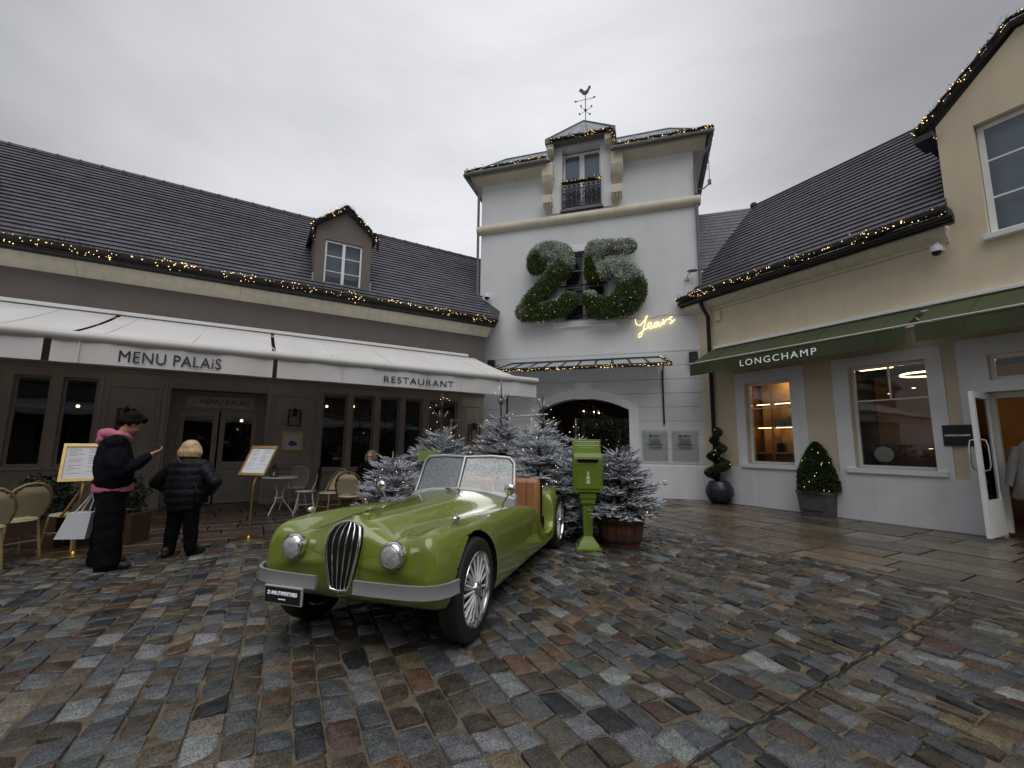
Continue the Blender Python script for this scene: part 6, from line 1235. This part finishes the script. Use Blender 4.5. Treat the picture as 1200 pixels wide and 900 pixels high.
vs = [(-.15, -.06, 0), (.16, -.06, 0), (.16, .06, 0), (-.15, .06, 0), (-.04, -.05, .29), (.19, -.05, .29), (.19, .05, .29), (-.04, .05, .29)]; mb.add(vs, [(0,3,2,1),(0,1,5,4),(1,2,6,5),(2,3,7,6),(3,0,4,7),(4,5,6,7)]); obj('bag_body', mb, M['bag'], t)
mb = MB()
for y in (-.045, .045): mb.tube([(.02, y, .29), (.10, y*.5, .42), (.15, y*.3, .52), (.18, y*.5, .42), (.16, y, .29)], .008, 6)
obj('handle', mb, M['bag'], t, smooth=60)
# --- woman with blond bob
wn = thing('person', 'woman with blond bob and black puffer coat seen from behind', 'person', FW, (-4.20, 5.83, 0), radians(4))
mb = MB(); P_ = head(mb, (0, .03, 1.335), 0, -.15, .98); limb(mb, [(0, 0, 1.12, .065), (0, .01, 1.24, .05), (0, .02, 1.30, .05)]); limb(mb, [(0, 0, .75, .12), (0, 0, 1.1, .12)])
for sx in (-1, 1):
    limb(mb, [(sx*.09, 0, .78, .085), (sx*.11, 0, .42, .06), (sx*.13, 0, .1, .04)]); limb(mb, [(sx*.17, 0, 1.14, .05), (sx*.32, -.02, .93, .042), (sx*.20, .13, .80, .03)]); hand(mb, (sx*.20, .13, .80), (-sx*.5, .6, -.4), (-sx, 0, 0), .6, .92, sx)
remesh('body', mb, M['skin'], wn, .0075, 2)
mb = MB()
for i in range(7):    # quilted rings of the puffer coat
    z = .62+i*.085; r_ = [.205, .235, .245, .24, .235, .225, .20][i]; mb.lathe([(r_*.92, z-.04), (r_*.985, z-.02), (r_, z+.01), (r_*.985, z+.04), (r_*.92, z+.058)], n=22, sy=.80)
limb(mb, [(0, 0, .68, .15), (0, 0, 1.1, .15)], 14); limb(mb, [(-.14, 0, 1.14, .09), (0, 0, 1.18, .09), (.14, 0, 1.14, .09)], 12); mb.lathe([(.085, 1.18), (.10, 1.20), (.095, 1.26), (.07, 1.28)], n=16)
for sx in (-1, 1):
    a = [Vector((sx*.17, 0, 1.13)), Vector((sx*.36, -.02, .93)), Vector((sx*.24, .10, .80))]
    for s0, s1, r0, r1 in ((a[0], a[1], .095, .085), (a[1], a[2], .085, .065)):
        for k in range(5): q = s0+(s1-s0)*(k/4); rr = r0+(r1-r0)*k/4; mb.ball(tuple(q), rr, 10, 7)
        limb(mb, [(*s0, r0*.88), (*s1, r1*.88)], 10)
remesh('coat', mb, M['puffer'], wn, .013, 2, .007, 12)
mb = MB(); limb(mb, [(0, 0, .72, .14), (0, 0, .64, .14)], 12)
for sx in (-1, 1): limb(mb, [(sx*.085, 0, .66, .105), (sx*.105, .0, .4, .085), (sx*.13, 0, .09, .072)], 12)
remesh('trousers', mb, M['blackcloth'], wn, .013, 3, .008, 9)
mb = MB(); shoe(mb, -.135, -.03, .2, .24); remesh('shoe', mb, M['rubber'], wn, .012, 2); mb = MB(); shoe(mb, .135, .06, -.2, .24); remesh('shoe', mb, M['rubber'], wn, .012, 2)
mb = MB()
for x, y in ((-.135, -.085), (.135, .005)): mb.box(x-.035, x+.035, y-.012, y+.006, .05, .075)
obj('shoe_trim', mb, M['paper'], wn, kind='stuff')
mb = MB(); mb.ball(P_(0, -.025, .035), (.108, .112, .098), 14, 9)
for k in range(9): a = pi+pi*k/8; mb.tube([P_(cos(a)*.092, sin(a)*.085-.01, .04), P_(cos(a)*.118, sin(a)*.10-.01, -.04), P_(cos(a)*.110, sin(a)*.095-.01, -.105)], [.03, .036, .022], 8)
remesh('hair', mb, M['blond'], wn, .009, 5, .003, 20)
t = thing('shoulder_bag', 'small dark shoulder bag at the right hip of the woman in the puffer coat', 'bag', FW, (-3.97, 5.80, .66)); mb = MB(); mb.box(-.035, .035, -.09, .09, 0, .15); obj('pouch', mb, M['blackcloth'], t, bevel=.015); mb = MB(); mb.tube([(0, -.07, .14), (-.12, -.10, .40), (-.30, -.09, .58)], .008, 5); obj('strap', mb, M['black'], t)
# --- seated woman by the window
st = thing('person', 'grey-haired seated woman in black coat beside the restaurant window', 'person', FW, (-2.83, 9.05, -.02), radians(176))
mb = MB(); P_ = head(mb, (0, .04, 1.20), 0, -.1, 1.0); limb(mb, [(0, 0, .95, .07), (0, .02, 1.10, .05), (0, .02, 1.15, .05)]); limb(mb, [(0, 0, .52, .13), (0, 0, .95, .12)])
for sx in (-1, 1): limb(mb, [(sx*.1, .05, .5, .08), (sx*.12, .45, .5, .06), (sx*.12, .45, .08, .04)]); limb(mb, [(sx*.17, 0, .97, .05), (sx*.24, .05, .72, .04), (sx*.12, .28, .72, .03)]); hand(mb, (sx*.12, .28, .72), (-sx*.5, .8, 0), (0, 0, -1), .5, .92, sx)
remesh('body', mb, M['skin'], st, .008, 2)
mb = MB(); limb(mb, [(0, 0, .55, .19), (0, 0, .8, .19), (0, 0, .95, .15)], 14); limb(mb, [(-.17, 0, .99, .08), (0, 0, 1.03, .08), (.17, 0, .99, .08)], 10); mb.lathe([(.07, 1.02), (.085, 1.1)], n=14)
for sx in (-1, 1): limb(mb, [(sx*.19, 0, .97, .08), (sx*.27, .05, .72, .07), (sx*.15, .25, .72, .055)], 10); limb(mb, [(sx*.1, .05, .52, .1), (sx*.12, .42, .50, .085), (sx*.12, .43, .12, .06)], 10)
remesh('coat', mb, M['blackcloth'], st, .014, 3, .008, 9)
mb = MB(); mb.ball(P_(0, -.03, .045), (.096, .10, .09), 12, 8)
for k in range(9): a = pi*.82+pi*1.36*k/8; mb.tube([P_(cos(a)*.085, sin(a)*.08-.01, .04), P_(cos(a)*.10, sin(a)*.09-.01, -.05), P_(cos(a)*.095, sin(a)*.085-.01, -.12)], [.028, .032, .018], 8)
remesh('hair', mb, M['greyhair'], st, .010, 1, .008, 30)
mb = MB()
for sx in (-1, 1): mb.tube([P_(sx*.032+cos(a)*.022, .088, -.012+sin(a)*.018) for a in [2*pi*i/12 for i in range(12)]], .0025, 5, closed=True)
obj('spectacles', mb, M['black'], st, kind='stuff')
mb = MB(); shoe(mb, -.12, .45, 0, .23); remesh('shoe', mb, M['rubber'], st, .012, 2); mb = MB(); shoe(mb, .12, .45, 0, .23); remesh('shoe', mb, M['rubber'], st, .012, 2)
# --- two people in the passage
for (x, y, c, l, hm, z) in ((2.15, 2.3, 'navy', 'dark-haired man in navy walking through the arched passage', 'darkhair', 0), (1.75, 3.6, 'cloth_red', 'person in a dark red coat standing deep in the passage', 'greyhair', -.08)):
    if c == 'cloth_red' and c not in M: M[c] = mat('dark_red_cloth', (.10, .018, .015), .9, var=.2)
    q = FTk.P(x*1.03, y*1.03); pr = thing('person', l, 'person', FW, (q.x, q.y, z), radians(170)); mb = MB(); P_ = head(mb, (0, .03, 1.66), 0, -.05, 1.02); limb(mb, [(0, 0, 1.4, .07), (0, .02, 1.58, .055)]); limb(mb, [(0, 0, .95, .12), (0, 0, 1.36, .13)])
    for sx in (-1, 1): limb(mb, [(sx*.09, 0, .92, .08), (sx*.10, .04*sx, .5, .06), (sx*.10, .08*sx, .08, .045)]); limb(mb, [(sx*.19, 0, 1.42, .05), (sx*.25, .0, 1.14, .04), (sx*.24, .12, .90, .03)]); hand(mb, (sx*.24, .12, .90), (0, .2, -1), (-sx, 0, 0), .5, 1, sx)
    remesh('body', mb, M['skin'], pr, .009, 2); mb = MB(); limb(mb, [(0, 0, .9, .17), (0, 0, 1.2, .17), (0, 0, 1.38, .14)], 12); limb(mb, [(-.19, 0, 1.43, .075), (0, 0, 1.46, .08), (.19, 0, 1.43, .075)], 10)
    for sx in (-1, 1): limb(mb, [(sx*.20, 0, 1.42, .075), (sx*.27, 0, 1.15, .065), (sx*.25, .11, .94, .05)], 10)
    remesh('coat', mb, M[c], pr, .015, 3, .008, 9); mb = MB()
    for sx in (-1, 1): limb(mb, [(sx*.08, 0, .88, .11), (sx*.10, .04*sx, .5, .085), (sx*.10, .08*sx, .1, .075)], 10)
    remesh('trousers', mb, M['blackcloth'], pr, .015, 3, .008, 9); mb = MB(); shoe(mb, -.1, -.06, 0); remesh('shoe', mb, M['rubber'], pr, .013, 2); mb = MB(); shoe(mb, .1, .1, 0); remesh('shoe', mb, M['rubber'], pr, .013, 2); mb = MB(); mb.ball(P_(0, -.03, .05), (.088, .10, .082), 12, 8); remesh('hair', mb, M[hm], pr, .011, 1, .008, 30)

# ================================================================ MENU STANDS
def menu_stand(label, x, y, rz, tilt=28, grp='menu stands by the terrace'):
    t = thing('menu_stand', label, 'menu stand', FW, (x, y, 0), rz, grp); mb = MB(); mb.lathe([(.20, 0), (.205, .012), (.19, .02), (.03, .03), (.02, .05)], n=28); obj('base', mb, M['brass'], t, smooth=40)
    mb = MB(); mb.tube([(0, 0, .03), (0, 0, .70), (0, .01, .80), (0, .05, .92), (0, .07, 1.0)], .017, 10); obj('pole', mb, M['brass'], t, smooth=60)
    tl = radians(tilt); R_ = Matrix.Rotation(-tl, 3, 'X'); bd = MB(); bd.wall(-.24, .24, -.25, .25, -.018, .018, [(-.21, .21, -.21, .21)]); bd.v = [tuple(R_@Vector(v)+Vector((0, .07, 1.16))) for v in bd.v]; f = obj('frame', bd, M['brass'], t)
    mb = MB(); mb.box(-.21, .21, -.004, .012, -.21, .21); mb.v = [tuple(R_@Vector(v)+Vector((0, .07, 1.16))) for v in mb.v]; obj('menu_card', mb, M['paper'], f)
    mb = MB(); rd = random.Random(3)
    for col in (-.18, .015):
        for k in range(17):
            if rd.random() < .85: z = .17-k*.021; mb.box(col, col+rd.uniform(.06, .165), -.0052, -.0042, z, z+.006)
    mb.v = [tuple(R_@Vector(v)+Vector((0, .07, 1.16))) for v in mb.v]; obj('print', mb, mat('menu_print', (.30, .31, .34), .6), f, kind='stuff'); return t
menu_stand('brass menu stand right of the blond woman, card tilted back', -3.95, 6.90, radians(-14))
menu_stand('brass menu stand left of the man with the pink hoodie', -5.56, 5.85, radians(38), 16)

# ================================================================ CAFE FURNITURE
def white_chair(label, fr, p, rz, g='white metal cafe chairs'):
    t = thing('cafe_chair', label, 'chair', fr, p, rz, g); m = M['whitemetal']; mb = MB(); mb.lathe([(.0, .445), (.19, .445), (.205, .455), (.19, .465), (0, .465)], n=20); obj('seat', mb, m, t, smooth=40)
    for sx in (-1, 1):
        for sy, l2 in ((1, 'front'), (-1, 'back')): mb = MB(); mb.tube([(sx*.13, sy*.12, .445), (sx*.17, sy*.15, .25), (sx*.20, sy*.20, 0)], .011, 6); obj('leg', mb, m, t, smooth=60)
    mb = MB(); mb.tube([(cos(a)*.155, sin(a)*.14, .2) for a in [2*pi*i/18 for i in range(18)]], .006, 5, closed=True); obj('leg_ring', mb, m, t)
    mb = MB(); mb.tube([(-.18, -.10, .45), (-.20, -.20, .68), (-.16, -.22, .86), (0, -.23, .92), (.16, -.22, .86), (.20, -.20, .68), (.18, -.10, .45)], .011, 6); obj('back_frame', mb, m, t, smooth=60)
    mb = MB()
    for k in range(7): x = -.13+k*.0433; mb.tube([(x*.9, -.16, .455), (x, -.215, .70), (x, -.225, .895-abs(x)*.35)], .0065, 5)
    obj('back_spindles', mb, m, t, kind='stuff'); return t
def white_table(label, fr, p, rz, g='white metal cafe tables'):
    t = thing('cafe_table', label, 'table', fr, p, rz, g); m = M['whitemetal']; mb = MB(); mb.lathe([(0, .715), (.33, .715), (.345, .725), (.33, .74), (0, .74)], n=28); obj('table_top', mb, m, t, smooth=40)
    for k in range(3): a = 2*pi*k/3+.4; mb = MB(); mb.tube([(cos(a)*r_, sin(a)*r_, z) for r_, z in ((.26, .71), (.14, .60), (.06, .42), (.10, .25), (.22, .10), (.28, 0))], .012, 6); obj('leg', mb, m, t, smooth=60)
    mb = MB(); mb.tube([(cos(a)*.09, sin(a)*.09, .32) for a in [2*pi*i/14 for i in range(14)]], .008, 5, closed=True); obj('ring', mb, m, t); return t
def rattan_chair(label, fr, p, rz, brown=False, g='rattan bistro chairs'):
    t = thing('bistro_chair', label, 'chair', fr, p, rz, g); m = M['rattan_brown'] if brown else M['rattan']; mb = MB(); mb.lathe([(0, .44), (.20, .44), (.215, .455), (.2, .47), (0, .468)], n=20); obj('seat', mb, M['weave'], t, smooth=40)
    for sx in (-1, 1):
        for sy in (-1, 1): mb = MB(); mb.tube([(sx*.15, sy*.14, .44), (sx*.19, sy*.19, 0)], .015, 7); obj('leg', mb, m, t, smooth=60)
    mb = MB(); mb.tube([(-.205, -.02, .45), (-.225, -.10, .55), (-.235, -.16, .66), (-.215, -.205, .76), (-.16, -.24, .85), (-.085, -.26, .90), (0, -.265, .915), (.085, -.26, .90), (.16, -.24, .85), (.215, -.205, .76), (.235, -.16, .66), (.225, -.10, .55), (.205, -.02, .45)], .016, 8)
    if brown: mb.tube([(-.20, .14, .45), (-.26, .12, .64), (-.25, -.10, .68), (-.19, -.2, .78)], .016, 8); mb.tube([(.20, .14, .45), (.26, .12, .64), (.25, -.10, .68), (.19, -.2, .78)], .016, 8)
    obj('back_frame', mb, m, t, smooth=60); V = []; n = 10
    for j in range(n+1):
        z = .50+.37*j/n; w_ = .205*sqrt(max(0, 1-((z-.62)/.275)**2)) if z > .62 else .205
        for i in range(9): x = -w_+2*w_*i/8; V.append((x, -.10-.16*min(1, (z-.45)/.35)+.35*x*x, z))
    m_ = len(V); V += [(v[0], v[1]-.008, v[2]) for v in V]; F = [(j*9+i, j*9+i+1, j*9+10+i, j*9+9+i) for j in range(n) for i in range(8)]; F += [(m_+a[3], m_+a[2], m_+a[1], m_+a[0]) for a in F]
    mb = MB(); mb.add(V, F); obj('backrest', mb, M['weave'], t, smooth=60); mb = MB(); mb.tube([(-.17, .165, .2), (.17, .165, .2)], .009, 5); mb.tube([(-.17, -.165, .2), (.17, -.165, .2)], .009, 5); mb.tube([(-.17, -.165, .24), (-.17, .165, .24)], .009, 5); mb.tube([(.17, -.165, .24), (.17, .165, .24)], .009, 5); obj('stretcher', mb, m, t); return t
white_table('white metal cafe table right of the menu stand', FW, (-4.78, 9.30, 0), 0); white_table('white metal cafe table below the bistro windows near the seated woman', FW, (-3.40, 10.35, 0), .5)
white_chair('white metal chair behind the left white table', FW, (-4.78, 9.95, 0), pi); white_chair('white metal chair with a green blanket beside the left white table', FW, (-4.22, 9.30, 0), radians(110)); white_chair('white metal chair behind the table near the seated woman', FW, (-3.55, 10.85, 0), radians(175))
t = thing('blanket', 'dark green blanket hung over a white cafe chair', 'blanket', FW, (-4.0, 9.27, 0), rz=radians(110)); mb = MB(); V = [(-.16+.32*i/8, -.02-.05*sin(j)*.3+.02*sin(i*1.3), .93-.42*j/6-.03*sin(i*.8)) for j in range(7) for i in range(9)]; m_ = len(V); V += [(v[0], v[1]-.03, v[2]) for v in V]; F = [(j*9+i, j*9+i+1, j*9+10+i, j*9+9+i) for j in range(6) for i in range(8)]; F += [tuple(m_+k for k in reversed(f)) for f in F]; mb.add(V, F); obj('cloth', mb, mat('green_blanket', (.015, .03, .016), .9, var=.3, bump=.4), t, smooth=60)
rattan_chair('cream rattan bistro chair behind the brown-framed one', FW, (-3.62, 9.05, 0), radians(150)); rattan_chair('brown-framed rattan armchair behind the car bonnet', FW, (-3.05, 8.55, 0), radians(10), True)
rattan_chair('rattan bistro chair cut by the left picture edge', FW, (-5.95, 5.10, 0), radians(60)); rattan_chair('rattan bistro chair just inside the left picture edge, seat towards the window', FW, (-6.15, 5.65, 0), radians(75)); rattan_chair('rattan bistro chair in front of the dark shrubs', FW, (-5.95, 6.15, 0), radians(100))
t = thing('dark_table', 'dark round bistro table between the rattan chairs', 'table', FW, (-3.15, 9.35, 0)); mb = MB(); mb.lathe([(0, .70), (.30, .70), (.30, .725), (0, .725)], n=24); obj('table_top', mb, M['darkwood'], t); mb = MB(); mb.lathe([(.2, 0), (.2, .02), (.03, .04), (.025, .70)], n=14); obj('pedestal', mb, M['black'], t)
t = thing('dark_table', 'dark round bistro table beside the left rattan chairs', 'table', FW, (-6.75, 5.55, 0)); mb = MB(); mb.lathe([(0, .70), (.33, .70), (.33, .725), (0, .725)], n=24); obj('table_top', mb, M['darkwood'], t); mb = MB(); mb.lathe([(.2, 0), (.2, .02), (.03, .04), (.025, .70)], n=14); obj('pedestal', mb, M['black'], t)
def table_lantern(label, p):
    t = thing('table_lantern', label, 'lantern', FW, p, group='lanterns on the cafe tables'); mb = MB()
    for sx in (-.05, .05):
        for sy in (-.05, .05): mb.box(sx-.005, sx+.005, sy-.005, sy+.005, 0, .17)
    mb.box(-.058, .058, -.058, .058, 0, .014); mb.lathe([(.075, .17), (.04, .215), (.015, .235), (.012, .25)], n=8); mb.tube([(cos(a)*.02, 0, .265+sin(a)*.02) for a in [2*pi*i/10 for i in range(10)]], .003, 4, closed=True); obj('frame', mb, M['black'], t); mb = MB(); mb.lathe([(.022, .014), (.022, .09), (0, .095)], n=10); obj('candle', mb, M['paper'], t)
table_lantern('black lantern on the left white table', (-4.90, 9.28, .74)); table_lantern('black lantern on the white table near the seated woman', (-3.28, 10.25, .74)); table_lantern('black lantern on the table at the left picture edge', (-6.62, 5.50, .725))
# thin post and rail beside the end pier
t = thing('terrace_rail', 'thin white metal rail between the end pier and the firs', 'railing', FW, (-1.45, 10.6, 0)); mb = MB(); mb.tube([(0, 0, 0), (0, 0, 2.05)], .03, 8); mb.tube([(0, 0, 2.0), (2.3, -.3, 2.16)], .02, 6); obj('rail', mb, M['roller'], t, smooth=50)

# ================================================================ opposite side of the square (behind the photographer)
op = thing('opposite_shop_row', 'taupe shop row closing the square behind the photographer', 'building', FW, (0, -11, 0), pi); mb = MB(); hs = []
x = -24
while x < 24: hs += [(x+.6, x+3.2, .5, 2.7), (x+1.2, x+2.6, 3.8, 5.2)]; x += 4.2
mb.wall(-26, 26, -.1, 6.2, 0, .4, hs); obj('wall', mb, M['taupe'], op)
mb = MB(); mb.prism([(-.5, 6.1), (3.5, 9.6), (7.5, 6.1)], -26.4, 26.4, 'x'); obj('roof', mb, M['slate'], op)
x = -24
while x < 24:
    window_unit(op, x+.605, x+3.195, .505, 2.695, .1, .08, 2, 1, M['taupe_wood'], M['glass']); window_unit(op, x+1.205, x+2.595, 3.805, 5.195, .1, .06, 2, 2, M['white'], M['glass'])
    x += 4.2
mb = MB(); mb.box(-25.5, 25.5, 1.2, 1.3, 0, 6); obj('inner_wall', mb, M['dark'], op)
mb = MB(); mb.prism([(-.02, 3.5), (-1.4, 3.0), (-1.4, 2.75), (-1.38, 2.75), (-1.38, 2.98), (-.02, 3.46)], -24, 24, 'x'); obj('awning', mb, M['fabric_white'], op)
mb = MB()
for i in range(20): mb.ball((-23+i*2.4, .8, 2.4), .06, 8, 5)
obj('lamps', mb, M['lamp'], op, kind='stuff')
